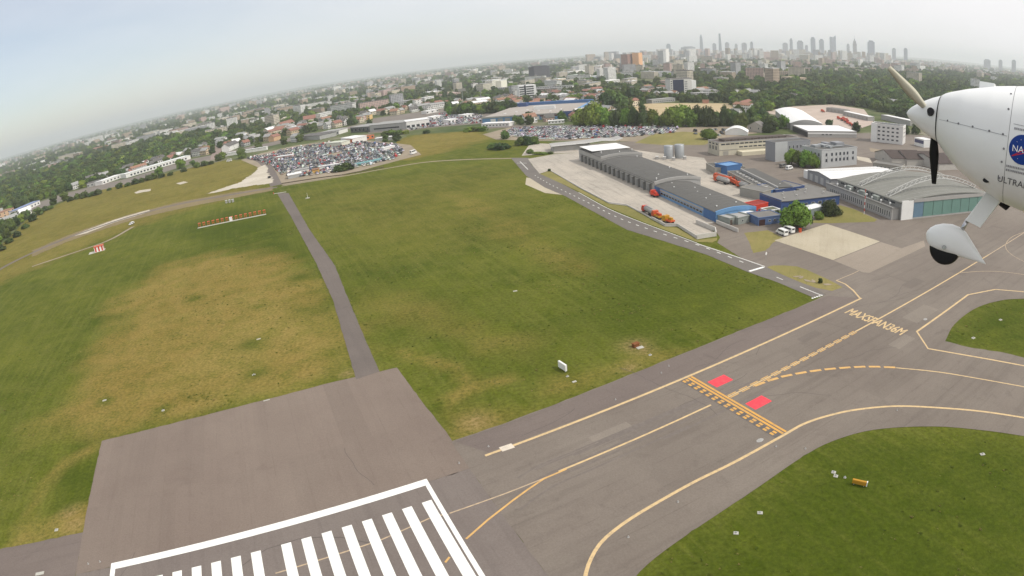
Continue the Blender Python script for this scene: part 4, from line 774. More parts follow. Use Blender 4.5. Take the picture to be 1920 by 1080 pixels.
# ================================================================== TREES
def crown_mesh(name, rx, rz, n, leaf, seed, lobes=9, m=None, poplar=False):
    """crown of unit-ish size: leaf clumps spread over uneven lobes, with gaps between them"""
    r = np.random.default_rng(seed); V, F = [], []
    L_ = []
    for k in range(lobes):
        a = r.uniform(0, 2*math.pi); q = r.uniform(.25, .62)*rx; zc = r.uniform(-.45, .5)*rz
        L_.append((math.cos(a)*q, math.sin(a)*q, zc, rx*r.uniform(.36, .58), rz*r.uniform(.34, .55)))
    L_.append((0, 0, 0, rx*.68, rz*.72)); L_.append((0, 0, rz*.4, rx*.5, rz*.55))
    if poplar: L_ = [(r.normal()*.12*rx, r.normal()*.12*rx, rz*(-.85+1.7*k/9), rx*(.95-.6*abs(k/9-.35)), rz*.22) for k in range(10)]
    w = np.array([l[3]**2 for l in L_]); w /= w.sum()
    for k in range(n):
        lx, ly, lz, lr, lzr = L_[r.choice(len(L_), p=w)]
        d = r.normal(size=3); d /= np.linalg.norm(d); t = r.uniform(.72, 1.06)
        if d[2] < -.55: continue
        p = np.array([lx+d[0]*lr*t, ly+d[1]*lr*t, lz+d[2]*lzr*t]); nn = d+r.normal(size=3)*.55+np.array([0, 0, .25]); nn /= np.linalg.norm(nn)
        a = np.cross(nn, r.normal(size=3)); a /= np.linalg.norm(a); b = np.cross(nn, a); s1, s2 = leaf*r.uniform(.55, 1.25), leaf*r.uniform(.55, 1.25); i = len(V)
        V += [p-a*s1-b*s2*.4, p+a*s1*.3-b*s2, p+a*s1+b*s2*.5, p-a*s1*.4+b*s2+nn*leaf*.25]; F.append((i, i+1, i+2, i+3))
    for lx, ly, lz, lr, lzr in L_:                       # inner mass of each lobe, low-poly and rough
        i = len(V); rings, seg = 4, 7
        for a in range(rings+1):
            ph = math.pi*a/rings
            for b in range(seg):
                th = 2*math.pi*b/seg; k = .8*r.uniform(.8, 1.08); V.append(np.array([lx+lr*k*math.sin(ph)*math.cos(th), ly+lr*k*math.sin(ph)*math.sin(th), lz+lzr*k*math.cos(ph)]))
        for a in range(rings):
            for b in range(seg): c = (b+1) % seg; F.append((i+a*seg+b, i+(a+1)*seg+b, i+(a+1)*seg+c, i+a*seg+c))
    A = np.array(V); lo, hi = np.percentile(A, 1, 0), np.percentile(A, 99, 0); A = (A-(lo+hi)/2)/((hi-lo)/2)
    me = bpy.data.meshes.new(name); me.from_pydata([tuple(v) for v in A.tolist()], [], F); me.materials.append(m); me.update(); return me
ORD = 'first second third fourth fifth sixth seventh eighth ninth tenth eleventh twelfth thirteenth fourteenth fifteenth sixteenth seventeenth eighteenth nineteenth twentieth'.split()
ORD += ['twenty-'+o for o in ORD[:9]] + ['thirtieth']
LEAFM = leaf_mat('broadleaf_foliage', S(80, 97, 48, .9)); LEAFD = leaf_mat('dark_foliage', S(64, 80, 44, .95)); LEAFB = leaf_mat('bright_foliage', S(104, 126, 50, .9)); BARK = mat('bark', S(92, 80, 66), .95, .25, 1.5)
CR = {'m': [crown_mesh('crown', 1, 1, 420, .15, 10+k, m=LEAFM) for k in range(4)], 'd': [crown_mesh('crown', 1, 1, 420, .15, 20+k, m=LEAFD) for k in range(3)],
      'b': [crown_mesh('crown', 1, 1, 420, .15, 30+k, m=LEAFB) for k in range(3)], 'p': [crown_mesh('crown', 1, 1, 700, .09, 40, poplar=True, m=LEAFD)],
      'H': [crown_mesh('crown', 1, 1, 3200, .07, 50, 16, LEAFM), crown_mesh('crown', 1, 1, 2600, .075, 51, 14, LEAFD), crown_mesh('crown', 1, 1, 2600, .075, 52, 14, LEAFB)]}
tb = MB()
tb.tube((0, 0, 0), (.02, .01, .55), .055, .04, 7).tube((.02, .01, .5), (0, 0, 1.0), .04, .02, 6)
for a in range(4): tb.tube((.01, 0, .42+.07*a), (.24*math.cos(a*1.7), .24*math.sin(a*1.7), .75+.05*a), .022, .008, 5)
TRUNK = tb.mesh('trunk', BARK)
TREES = []
def tree(x, y, h, w, kind, label, group, name='tree', low=.18, var=None):
    """trunk from the ground, crown from low*h up to h"""
    o = empty(name, (x, y, 0), random.uniform(0, 6.28)); tag(o, label, 'tree' if name != 'bush' else 'bush', group)
    cr = CR[kind]; c = put('crown', cr[random.randrange(len(cr)) if var is None else var], o, (0, 0, h*(1+low)/2)); c.scale = (w/2*random.uniform(.9, 1.1), w/2*random.uniform(.9, 1.1), h*(1-low)/2)
    t = put('trunk', TRUNK, o); t.scale = (h*.8, h*.8, h*(.75)); TREES.append(o); return o
def tree_px(px, py, h, w, kind, label, group, name='tree', low=.12, var=None):
    p = G(px, py); return tree(p.x, p.y, h, w, kind, label, group, name, low, var)
# the nearest trees, among the airport buildings
tree_px(1491, 428, 10.5, 12.5, 'H', 'big round leafy tree beside the white vans', 'trees among the airport buildings', low=.06, var=2)
tree_px(1557, 403, 6.5, 8.5, 'H', 'small dark round tree left of the hangar annexe', 'trees among the airport buildings', low=.04, var=1)
tree_px(1535, 411, 3.4, 4.5, 'H', 'low bush against the small white roofed shed', 'trees among the airport buildings', 'bush', .02, 2)
tree_px(1455, 408, 3.2, 3.6, 'H', 'dark bush on the roof edge of the white kiosk', 'trees among the airport buildings', 'bush', .02, 1)
for k, (x, y, h) in enumerate(((1484, 309, 9.5), (1497, 312, 9), (1510, 314, 10), (1524, 315, 8.5))): tree_px(x, y, h, 8, 'H', ('leftmost', 'second', 'third', 'rightmost')[k]+' of the light green trees before the grey office block', 'trees before the grey office', low=.15, var=2 if k != 1 else 0)
tree_px(1329, 261, 8, 13, 'H', 'bright green bushy tree at the end of the storage lot', 'trees by the storage lot', low=.02, var=2)
tree_px(1389, 243, 14, 14, 'H', 'tall two toned tree behind the white tent', 'trees by the storage lot', low=.06, var=0)
tree_px(1443, 248, 12, 13, 'H', 'dark round tree right of the small grey house', 'trees by the storage lot', low=.06, var=1)
for k, (x, y, h, w) in enumerate(((925, 280, 5, 9), (938, 281, 5.5, 9), (948, 279, 4.5, 8))): tree_px(x, y, h, w, 'd' if k else 'm', ('left', 'middle', 'right')[k]+' grey green bush at the grass corner by the forecourt', 'bushes by the forecourt', 'bush', 0)
for k, (x, y, h, w) in enumerate(((978, 272, 6.5, 10), (990, 271, 7, 11), (1001, 270, 6, 9))): tree_px(x, y, h, w, 'H', ('left', 'middle', 'right')[k]+' bush of the clump left of the canopy', 'bushes left of the canopy', 'bush', 0, (0, 1, 0)[k])
for k, (x, y, h, w) in enumerate(((994, 288, 3.2, 6), (1008, 289, 1.6, 6), (1020, 289, 1.4, 6), (1032, 288, 1.5, 5))): tree_px(x, y, h, w, 'mbbm'[k], ('reddish shrub', 'left low shrub', 'middle low shrub', 'right low shrub')[k]+' of the planted island on the forecourt', 'shrubs of the forecourt island', 'bush', 0)
tree_px(1030, 321, 1.5, 2.2, 'd', 'small dark shrub at the tip of the apron verge', None, 'bush', 0)
tree_px(1538, 531, 1.6, 1.4, 'd', 'small upright shrub on the rough grass island', None, 'bush', 0)
# hedge line between storage lot and sports field
row = [(1090,13,15,'b'),(1102,15,15,'b'),(1114,18,16,'b'),(1126,15,15,'b'),(1138,12,13,'b'),(1152,12,10,'d'),(1164,15,13,'d'),(1177,13,13,'b'),(1190,14,12,'m'),(1222,12,12,'b'),(1232,8,9,'b'),(1253,12,14,'b'),(1266,14,15,'b'),(1280,15,16,'b'),(1293,13,14,'b'),(1305,14,12,'d'),(1315,13,10,'d'),(1332,14,14,'d'),(1358,14,10,'d'),(1374,9,8,'m')]
for k, (x, h, w, kd) in enumerate(row):
    tree_px(x, 236+(k % 3)*.5, h*1.25, w*1.12, 'H', f'{ {"m": "mid green", "d": "dark", "b": "bright green"}[kd]} tree, {ORD[k]} from left in the hedge before the sports field', 'hedge row before the sports field', low=.03, var={'m': 0, 'd': 1, 'b': 2}[kd])
tree_px(1206, 238, 28, 8.5, 'p', 'tall narrow dark poplar standing out of the hedge row', None, low=.02)
for k, (x, y, h, w) in enumerate(((1140, 208, 22, 18), (1152, 206, 25, 20), (1166, 208, 20, 18), (1178, 207, 15, 14), (1147, 200, 24, 20), (1160, 198, 22, 18), (1184, 196, 22, 18), (1172, 193, 24, 18))): tree_px(x, y, h, w, 'd' if k in (0, 4, 6) else 'm', ORD[k % 4]+' tree from the left in the '+('front', 'back')[k > 3]+' row of the dark grove', 'dark grove left of the sports field', low=.04)
# bushes along the left edge of the meadow
for k, (x, y, h, w) in enumerate(((2,470,5,9),(18,455,4,8),(32,444,5,9),(48,428,4,8),(62,414,7,10),(74,403,8,11),(84,396,5,9),(96,392,4,7),(132,377,5,9),(146,373,6,9),(158,371,7,10),(172,368,5,9),(184,365,6,10),(205,357,3,6),(224,353,6,9),(240,349,4,8),(254,345,6,10),(266,342,5,9),(280,338,6,9),(291,335,7,9),(303,333,5,8),(320,329,4,7),(345,322,4,8),(370,314,6,9),(384,311,6,9),(396,308,4,7))):
    tree_px(x, y, h, w, 'dm'[k % 2], f'{"tall" if h > 5 else "low"} dark bush, {ORD[k]} from the left in the hedge along the left meadow', 'hedge bushes along the left meadow', 'bush', 0)
for k, (x, y, h, w) in enumerate(((722,254,5,10),(735,253,6,11),(748,252,5,10),(760,251,4,8),(800,250,4,8),(880,247,5,10),(893,246,5,9),(905,246,5,9))): tree_px(x, y, h, w, 'mb'[k % 2], ORD[k % 4]+(' bush from the left in the hedge before the long grey showroom', ' bush from the left in the hedge at the back of the meadow')[k > 3], 'hedge behind the meadow', 'bush', 0)
for k, (x, y, h, w) in enumerate(((636,322,5,8),(646,320,6,9),(655,318,5,8))): tree_px(x, y, h, w, 'd', ('left', 'middle', 'right')[k]+' dark green shrub at the front edge of the car market', 'shrubs at the car market', 'bush', 0)
# belt of dark trees behind the dealer forecourts
for k in range(26):
    t = k/25; x = 842+118*t; y = 212-6*t+(4 if k % 2 else -2); tree_px(x, y, random.uniform(9, 15), random.uniform(12, 16), 'mbd'[k % 3] if x < 925 else 'd', f'{ORD[k]} tree from the left in the dense belt behind the dealer forecourts', 'tree belt behind the dealer forecourts', low=.02)

# ================================================================== VEHICLES
def car_parts(L_=4.3, W=1.78, H=1.48, van=False):
    b = MB(); h1 = .62*H if not van else .55*H
    body = [(-L_/2, .32), (-L_/2, .62*H*.95), (-L_/2+.15, h1+.06), (L_/2-.95, h1), (L_/2-.1, h1*.82), (L_/2, .5), (L_/2-.05, .3)]
    b.xprism([], 0, 0) if False else None
    n = len(body); i = len(b.v)
    b.v += [(p[0], -W/2, p[1]) for p in body]+[(p[0], W/2, p[1]) for p in body]
    for k in range(n): j = (k+1) % n; b.f.append((i+k, i+n+k, i+n+j, i+j)); b.m.append(0)
    b.f.append(tuple(range(i, i+n))); b.m.append(0); b.f.append(tuple(range(i+2*n-1, i+n-1, -1))); b.m.append(0)
    x0, x1, x2, x3 = (-L_/2+.1, -L_/2+.25, L_/2-1.5, L_/2-.85) if van else (-L_/2+.45, -L_/2+1.0, L_/2-1.9, L_/2-1.25)
    w0, w1 = W/2-.04, W/2-.2; i = len(b.v)
    b.v += [(x0, -w0, h1), (x3, -w0, h1), (x3, w0, h1), (x0, w0, h1), (x1, -w1, H), (x2, -w1, H), (x2, w1, H), (x1, w1, H)]
    for f, m_ in (((0, 1, 5, 4), 1), ((1, 2, 6, 5), 1), ((2, 3, 7, 6), 1), ((3, 0, 4, 7), 0 if van else 1), ((4, 5, 6, 7), 0)): b.f.append(tuple(i+q for q in f)); b.m.append(m_)
    for x in (-L_/2+.75, L_/2-.8):
        for s_ in (-1, 1): b.tube((x, s_*(W/2-.18), .31), (x, s_*(W/2+.02), .31), .31, n=8, m=2)
    return b
CARM = [car_parts().mesh('car', [PAINTC, GLASS, BLACK]), car_parts(4.7, 1.82, 1.44).mesh('car', [PAINTC, GLASS, BLACK]), car_parts(3.8, 1.7, 1.55).mesh('car', [PAINTC, GLASS, BLACK]), car_parts(5.2, 1.95, 2.2, True).mesh('van', [PAINTC, GLASS, BLACK])]
CARP = [car_parts(), car_parts(4.7, 1.82, 1.44), car_parts(3.8, 1.7, 1.55), car_parts(5.2, 1.95, 2.2, True)]
CCOL = {'white': (.72, .72, .72), 'silver': (.44, .435, .42), 'grey': (.16, .17, .18), 'black': (.02, .02, .022), 'dark blue': (.03, .05, .12), 'red': (.42, .03, .03), 'blue': (.06, .14, .38), 'beige': (.42, .36, .27), 'green': (.05, .13, .07)}
SPOTS = []
def lot(px_poly, p0, p1, rowgap, pitch, jit, fill, weights, where, across=True, gap=-9):
    poly = [G(*p) for p in px_poly]; a, b = G(*p0), G(*p1); d = (b-a).normalized(); nn = V2(-d.y, d.x)
    us = [(q-a).dot(d) for q in poly]; vs = [(q-a).dot(nn) for q in poly]; v = min(vs)+2; row = 0
    while v < max(vs)-2:
        u = min(us)+2
        while u < max(us)-2:
            q = a+d*u+nn*v
            if bool(inside(q.x, q.y, poly)) and random.random() < fill and noise.noise(Vector((q.x*.035, q.y*.035, 4.4))) > gap:
                col = random.choices(list(weights), list(weights.values()))[0]; kind = random.choices((0, 1, 2, 3), (4, 3, 3, 1.2))[0]
                SPOTS.append((q.x+random.uniform(-jit, jit), q.y+random.uniform(-jit, jit), math.atan2(d.y, d.x)+(math.pi/2 if across else 0)+(math.pi if random.random() < .3 else 0)+random.uniform(-.04, .04), col, kind, row, where))
            u += pitch
        v += rowgap[row % len(rowgap)] if isinstance(rowgap, tuple) else rowgap; row += 1
MIXW = {'white': 6, 'silver': 3.5, 'grey': 3, 'black': 4.5, 'dark blue': .5, 'red': 1.6, 'blue': .3, 'beige': 1.4, 'green': .3}
LOTW = {'white': 9, 'silver': 2.2, 'grey': 1.4, 'black': 1.8, 'red': 1.3, 'blue': .2}
lot([(462,297),(490,303),(512,313),(534,331),(560,332),(640,322),(735,300),(758,285),(745,272),(690,268),(640,264),(575,274),(500,287)], (535,340), (735,300), (4.9, 6.6), 2.6, .4, .9, MIXW, 'the car market', gap=-.45)
lot([(940,253),(962,240),(1075,238),(1272,240),(1268,249),(1180,257),(1060,262),(1000,262)], (950,250), (1265,244), (5.2, 6.4), 2.6, .2, .95, LOTW, 'the storage lot')
lot([(1300,252),(1300,245),(1400,243),(1405,249),(1335,256)], (1300,252), (1400,246), 8, 3.4, .3, .55, {'black': 3, 'grey': 2, 'silver': 1}, 'the grassy lot end')
lot([(770,246),(805,238),(905,230),(925,222),(905,208),(850,208),(800,222),(760,236)], (770,245), (905,232), (5.4, 8), 2.8, .5, .85, LOTW, 'the dealer forecourts', gap=-.3)
for a_, b_ in (((440,295),(560,262)),): pass
SPOTS.sort(key=lambda s_: s_[0]**2+s_[1]**2)
for (x, y, rz, col, kind, row, where) in SPOTS[:300]:
    typ = 'van' if kind == 3 else 'small car' if kind == 2 else 'car'
    c = tuple(v*random.uniform(.85, 1.1) for v in CCOL[col]); o = put('parked_van' if kind == 3 else 'parked_car', CARM[kind], None, (x, y, .08), rz, c)
    tag(o, f'{col} {typ} in the {ORD[min(row, 28)]} row from the front of {where}', 'van' if kind == 3 else 'car', f'cars parked in {where}')
def col_mat(name, rough=.35):
    m, n, l, b = nodes_of(name); c = n.new('ShaderNodeAttribute'); c.attribute_name = 'Col'; l(c.outputs['Color'], b.inputs['Base Color']); b.inputs['Roughness'].default_value = rough; return m
COLM = col_mat('vertex_vehicle_paint')
def merged(name, items, mats, smooth=False):
    """items: (verts Nx3 array, faces, material ids, colour) -> one mesh with a colour per corner"""
    V, F, Mi, Cc, off = [], [], [], [], 0
    for v, f, m_, c in items:
        V.append(v); F += [tuple(q+off for q in g) for g in f]; Mi += list(m_); off += len(v); Cc += [c]*sum(len(g) for g in f)
    me = bpy.data.meshes.new(name); me.from_pydata(np.concatenate(V).tolist(), [], F); me.polygons.foreach_set('material_index', Mi)
    for m_ in mats: me.materials.append(m_)
    ca = me.color_attributes.new('Col', 'FLOAT_COLOR', 'CORNER'); ca.data.foreach_set('color', np.array([(*c, 1) for c in Cc], np.float32).ravel()); me.update(); return put(name, me)
its = []
for (x, y, rz, col, kind, row, where) in SPOTS[300:]:
    v = np.array(CARP[kind].v); c, s_ = math.cos(rz), math.sin(rz); v = np.stack([v[:, 0]*c-v[:, 1]*s_+x, v[:, 0]*s_+v[:, 1]*c+y, v[:, 2]+.08], 1); its.append((v, CARP[kind].f, CARP[kind].m, tuple(q*random.uniform(.85, 1.1) for q in CCOL[col])))
if its: tag(merged('farther_parked_cars', its, [COLM, GLASS, BLACK]), 'mass of farther parked cars in the market and dealer lots', kind='stuff')
print('cars', len(SPOTS))
wheel_me = MB().tube((0, -.16, 0), (0, .16, 0), .5, n=14).mesh('wheel', BLACK)
def truck(p0, p1, label, group, cab=ORANGE, body=ORANGE, tank=True, Lf=None):
    a, b = G(*p0), G(*p1); d = b-a; Ln = Lf or min(max(d.length, 7), 12); o = empty('tanker_truck', (a.x, a.y, .09), math.atan2(d.y, d.x)); tag(o, label, 'truck', group)
    MB().box(0, Ln-.2, -.45, .45, .6, .95).build('chassis', BLACK, o)
    c = MB().yprism([(Ln-2.3, .6), (Ln-2.3, 2.9), (Ln-.9, 2.95), (Ln-.15, 1.9), (Ln, 1.5), (Ln, .6)], -1.2, 1.2).build('cab', cab, o); MB().face([(Ln-.86, -1.05, 2.85), (Ln-.86, 1.05, 2.85), (Ln-.14, 1.1, 1.95), (Ln-.14, -1.1, 1.95)]).build('windscreen', GLASS, c).location = (.06, 0, .03)
    if tank: MB().tube((.2, 0, 2.0), (Ln-2.6, 0, 2.0), 1.15, n=14).build('tank', body, o, True); MB().box(.6, Ln-3, -.3, .3, 3.1, 3.35).build('walkway', LGREY, o)
    else:
        MB().box(.1, Ln-2.6, -1.2, 1.2, .95, 1.6).build('bed', body, o); MB().box(.4, Ln-3.4, -.5, .5, 1.6, 2.6).build('equipment', cab, o)
    for x in (1.2, 2.4, Ln-1.4):
        for s_ in (-1, 1): put('wheel', wheel_me, o, (x, s_*1.0, .5))
    return o
TK = 'orange service trucks behind the depot'
truck((1366, 347), (1330, 336), 'orange truck with a pale tank at the left end of the parked row', TK, body=LGREY)
truck((1364, 341), (1332, 331), 'orange tanker behind the leftmost pale tanked truck', TK)
truck((1381, 348), (1366, 341), 'orange truck with dark chassis in the middle of the parked row', TK, tank=False)
truck((1404, 357), (1383, 350), 'orange truck with a pale tank at the right end of the parked row', TK, body=LGREY)
truck((1398, 349), (1372, 338), 'orange crane truck close to the workshop wall', TK, tank=False)
truck((1417, 356), (1400, 347), 'orange flatbed at the far right of the row by the workshop wall', TK, tank=False)
TW = 'orange service trucks by the apron wall'
truck((1225, 406), (1207, 396), 'red and white tanker by the pale apron wall, leftmost of three', TW, RED, LGREY)
truck((1240, 413), (1224, 405), 'orange truck with an ochre body by the pale apron wall', TW, ORANGE, YELLOW, False, 7)
truck((1262, 421), (1250, 417), 'small yellow and orange loader at the right end by the apron wall', TW, YELLOW, ORANGE, False, 6)
truck((1232, 371), (1222, 366), 'single orange red truck at the step between depot halls', None, RED, RED, False, 6)
for k, (x, y) in enumerate(((1570,223),(1577,226),(1583,229),(1588,232),(1593,235),(1598,238),(1580,224),(1586,227))): truck((x+4, y+1.5), (x-2, y-1.5), ORD[k]+' orange red truck from the left in the row across the pinkish yard', 'red trucks in the pinkish yard', RED if k % 2 else ORANGE, BROWN if k % 3 else RED, False, 8)
truck((1545, 211), (1536, 208), 'orange truck at the edge of the wood by the grey garage row', None, ORANGE, ORANGE, False, 9)
def van(p0, p1, label, col=white, Ln=5.6, H=2.3, group=None):
    a, b = G(*p0), G(*p1); d = b-a; o = empty('van', (a.x, a.y, .09), math.atan2(d.y, d.x)); tag(o, label, 'van', group)
    MB().yprism([(-Ln/2, .35), (-Ln/2, H), (Ln/2-1.5, H), (Ln/2-.75, H*.62), (Ln/2-.05, H*.5), (Ln/2, .35)], -.95, .95).build('body', col, o)
    MB().face([(Ln/2-1.44, -.85, H-.05), (Ln/2-1.44, .85, H-.05), (Ln/2-.75, .9, H*.64), (Ln/2-.75, -.9, H*.64)]).build('windscreen', GLASS, o).location = (.03, 0, .03)
    for s_ in (-1, 1): MB().box(-Ln/2+.6, Ln/2-1.5, s_*.955-.01, s_*.955+.01, H*.6, H*.88).build('side_window', GLASS, o)
    MB().box(-Ln/2-.03, -Ln/2+.0, -.7, .7, H*.6, H*.88).build('rear_window', GLASS, o)
    for x in (-Ln/2+1, Ln/2-1):
        for s_ in (-1, 1): w = put('wheel', wheel_me, o, (x, s_*.85, .36)); w.scale = (.7, .7, .7)
    return o
van((1466, 440), (1452, 434), 'white van parked nearer the pale concrete pad, left of two', group='white vans by the big tree'); van((1478, 435), (1464, 430), 'white van parked beside the big round tree, right of two', group='white vans by the big tree')
van((1480, 318), (1488, 316), 'white van parked below the light green trees')
van((1468, 314), (1476, 312), 'grey van parked left of the white van below the trees', MGREY)
van((1423, 361), (1416, 358), 'silver pickup parked at the annexe corner', LGREY, 4.8, 1.7)
van((247, 421), (243, 423), 'lone white car driving on the left perimeter track', white, 4.4, 1.6)
van((430, 303), (424, 304), 'white camper standing in the meadow corner', white, 6.5, 2.8); van((505, 334), (500, 332), 'dark car stopped on the gravel by the gate', BLACK, 4.4, 1.6)
van((775, 289), (781, 287), 'white box lorry at the right tip of the car market', white, 7.5, 3.4)

# ================================================================== SMALL THINGS ON THE AIRFIELD
def face_cam(p): g = G(*p); return math.atan2(-g.y, -g.x)+math.pi/2
o = at_site('airfield_sign', (1055, 694), 'white edged box sign seen from behind on the grass', 'sign', R(118)); MB().box(-1.5, 1.5, -.22, .22, .35, 1.9).build('panel', white, o); MB().box(-1.45, 1.45, -.35, -.23, .4, 1.85).build('back_plate', mat('dull_sign_back', S(150, 150, 142), .7), o); MB().box(-1.2, -1.0, -.1, .1, 0, .4).build('leg', STEEL, o); MB().box(1.0, 1.2, -.1, .1, 0, .4).build('leg', STEEL, o)
o = at_site('airfield_sign', (1610, 910), 'yellow box sign standing on the grass at bottom right', 'sign', R(-38)); MB().box(-1.3, 1.3, -.2, .2, .3, 1.1).build('panel', YELLOW, o); MB().box(-1.3, 1.3, -.26, -.21, .36, 1.04).build('face_plate', YELLOW, o); MB().box(-1.0, -.85, -.1, .1, 0, .3).build('leg', STEEL, o); MB().box(.85, 1.0, -.1, .1, 0, .3).build('leg', STEEL, o); MB().box(1.3, 1.5, -.24, .24, .25, 1.15).build('end_cap', white, o)
PLATE = mat('pale_concrete_slab', S(196, 194, 184), .85, .1)
def slab(p, w, d, label, rz=0.0, lamp=True, name='light_base', h=.12, cat='light'):
    o = at_site(name, p, label, cat, rz, 'pale concrete bases on the grass'); w *= .8; d *= .8; MB().box(-w/2, w/2, -d/2, d/2, 0, h).build('slab', PLATE, o)
    if lamp: MB().lathe([(.1, h), (.1, h+.12), (.14, h+.14), (.12, h+.24), (.01, h+.27)], 10).build('lamp', STEEL, o)
slab((1563, 886), 1.0, .9, 'pale square slab, upper of a pair left of the yellow sign', R(-38)); slab((1567, 893), 1.0, .9, 'pale square slab, lower of a pair left of the yellow sign', R(-38)); slab((1584, 896), .6, .5, 'small pale base between slab pair and yellow sign', R(-38))
slab((1425, 962), 1.1, .8, 'pale base on the bottom right grass, nearer the taxiway curve', R(-20)); slab((1380, 1000), 1.0, .8, 'pale base on the bottom right grass, lowest one', R(-20)); slab((1842, 852), 1.3, .8, 'pale base on the grass near the right picture edge', R(-10))
slab((1825, 634), 1.5, 1.0, 'pale base on the right grass island, lower one', .3); slab((1876, 600), 1.4, 1.0, 'pale base on the right grass island, upper one', .3)
slab((1064, 706), .8, .6, 'small pale base just below the white edged sign', .4); slab((1077, 716), 1.2, .7, 'oval pale slab below the white edged sign', .4, False)
slab((1219, 666), .9, .7, 'pale base on the grass near the dirt patch', .4); slab((1200, 652), 2.2, 1.4, 'grey slab in the dirt patch beside the brown box', .3, False)
slab((966, 546), 1.6, .7, 'pale slab alone in the middle of the big field', .2, False); slab((485, 636), 1.6, .7, 'white slab in the dry grass, right one', .5, False); slab((196, 751), 1.5, .8, 'white base in the dry grass, left one', .5); slab((306, 770), 1.0, .8, 'white base in the dry grass near the blast pad corner', .5); slab((476, 703), 1.2, .6, 'small pale base in the dry grass near the blast pad edge', .5); slab((500, 751), 2.0, .4, 'pale strip lying on the blast pad edge', .4, False)
slab((106, 994), 1.0, .9, 'grey base at the bottom left corner of the grass', .4, True); slab((75, 1076), 2.4, 1.0, 'white slab on the dark shoulder at the bottom left', .42, False, h=.15)
o = at_site('junction_box', (1192, 650), 'rusty brown box in the dirt patch on the grass', 'box', .5); MB().box(-.8, .8, -.5, .5, 0, .9).build('body', mat('rusty_brown', S(134, 84, 48), .85, .3, 2), o); MB().box(-.9, .9, -.6, .6, .9, 1.0).build('lid', mat('rusty_brown', S(134, 84, 48)), o)
# flush and raised lights along paving edges
lm = MB().lathe([(.2, 0), (.2, .05), (.07, .07), (.07, .2), (.1, .22), (.09, .32), (.01, .34)], 8).mesh('edge_light', LGREY)
for k, (x, y, w_) in enumerate(((1154, 750, 'first raised light along the taxiway shoulder from the runway'), (1240, 700, 'second raised light along the taxiway shoulder'), (1254, 687, 'raised light close to the grass beside the holding line'), (916, 838, 'raised light at the grass corner by the runway'), (861, 869, 'raised light on the blast pad corner'), (1425, 826, 'pale flush plate beside the holding line end'), (1455, 838, 'raised light below the right end of the holding line'), (1510, 842, 'raised light on the lower taxiway shoulder'), (1271, 942, 'raised light on the curved lower shoulder'), (1178, 1008, 'raised light at the inside of the curve, lowest'), (1682, 770, 'raised light outside the right curved edge line'), (188, 1054, 'right of two small lights left of the threshold bar'), (166, 1058, 'left of two small lights left of the threshold bar'), (1735, 599, 'pale plate on the taxiway near the pointed yellow corner'))):
    p = G(x, y); o = put('edge_light', lm, None, (p.x, p.y, .066)); tag(o, w_, 'light', 'lights along the paving edges')
    if 'plate' in w_: o.scale = (4.5, 2.6, .25); o.rotation_euler.z = R(25)
# localiser aerial: a row of orange frames on a white base
a, b = G(371, 428), G(499, 402); d = b-a; la = empty('aerial_array', a, math.atan2(d.y, d.x)); tag(la, 'row of orange aerial frames on a white base in the left grass', 'aerial'); n = d.length
MB().box(0, n, -.9, .9, .0, .25).build('base', PLATE, la)
fm = MB().tube((-.5, 1.5, 0), (-.5, 1.5, 2.2), .09, n=6).tube((.5, 1.5, 0), (.5, 1.5, 2.2), .09, n=6).box(-.75, .75, 1.3, 2.6, 2.1, 2.5).box(-.8, .8, 1.45, 1.55, 1.1, 1.3).mesh('aerial_frame', ORANGE)
for k in range(15): put('aerial_frame', fm, la, (1+k*(n-2)/14, 0, 0))
MB().box(n*.47, n*.51, .4, 2.2, .25, 2.4).build('cabinet', white, la)
o = at_site('equipment_hut', (187, 470), 'red and white striped hut on a grey pad in the left grass', 'hut', R(30)); MB().box(-3, 3, -2, 2, .1, 2.9).build('wall', white, o); MB().box(-3.2, 3.2, -2.2, 2.2, 2.9, 3.15).build('roof', ORANGE, o)
for k in range(3): MB().box(-2.6+k*2.1, -1.6+k*2.1, -2.04, -2.0, .1, 2.9).build('red_stripe', RED, o)
MB().box(2.99, 3.03, -1.2, 1.2, .1, 2.9).build('red_stripe', RED, o); MB().box(-7, 3.6, -3.2, 3, .02, .1).build('pad', PLATE, o)
for k, (x, y) in enumerate(((425, 381), (431, 380), (437, 379))): o = at_site('cabinet', (x, y), ('left', 'middle', 'right')[k]+' of three pale cabinets above the orange aerial row', 'cabinet', .2, 'cabinets above the aerial row'); MB().box(-.7, .7, -.5, .5, 0, 2.0).build('body', LGREY, o); MB().box(-.8, .8, -.6, .6, 2.0, 2.1).build('lid', white, o)
o = at_site('wind_mast', (577, 372), 'small white mast and box right of the access road top', 'mast', .3); MB().box(-1.3, 1.3, -.7, .7, 0, .5).build('base', PLATE, o); MB().tube((0, 0, .5), (0, 0, 3.6), .12, .06).build('pole', white, o)
o = at_site('wind_mast', (1620, 402), 'red and white banded pole in front of the hangar annexe', 'pole')
for k in range(8): MB().tube((0, 0, k*1.4), (0, 0, k*1.4+1.4), .16, n=8).build('band', white if k % 2 == 0 else RED, o)
o = at_site('stop_sign', (1436, 487), 'small white round sign on a post by the service road', 'sign', .6); MB().tube((0, 0, 0), (0, 0, 2.2), .05).build('post', STEEL, o); MB().tube((0, -.06, 2.2), (0, .0, 2.2), .5, n=16).build('disc', white, o)
for k, (x, y, w_) in enumerate(((525, 362, 'white barrier bar across the access road at its upper gate'),)): o = at_site('barrier', (x, y), w_, 'barrier', .1); MB().box(-4.5, 4.5, -.5, .5, .06, .3).build('bar', PLATE, o); MB().box(-4.8, -4.4, -.3, .3, .06, 1.1).build('post', RED, o)
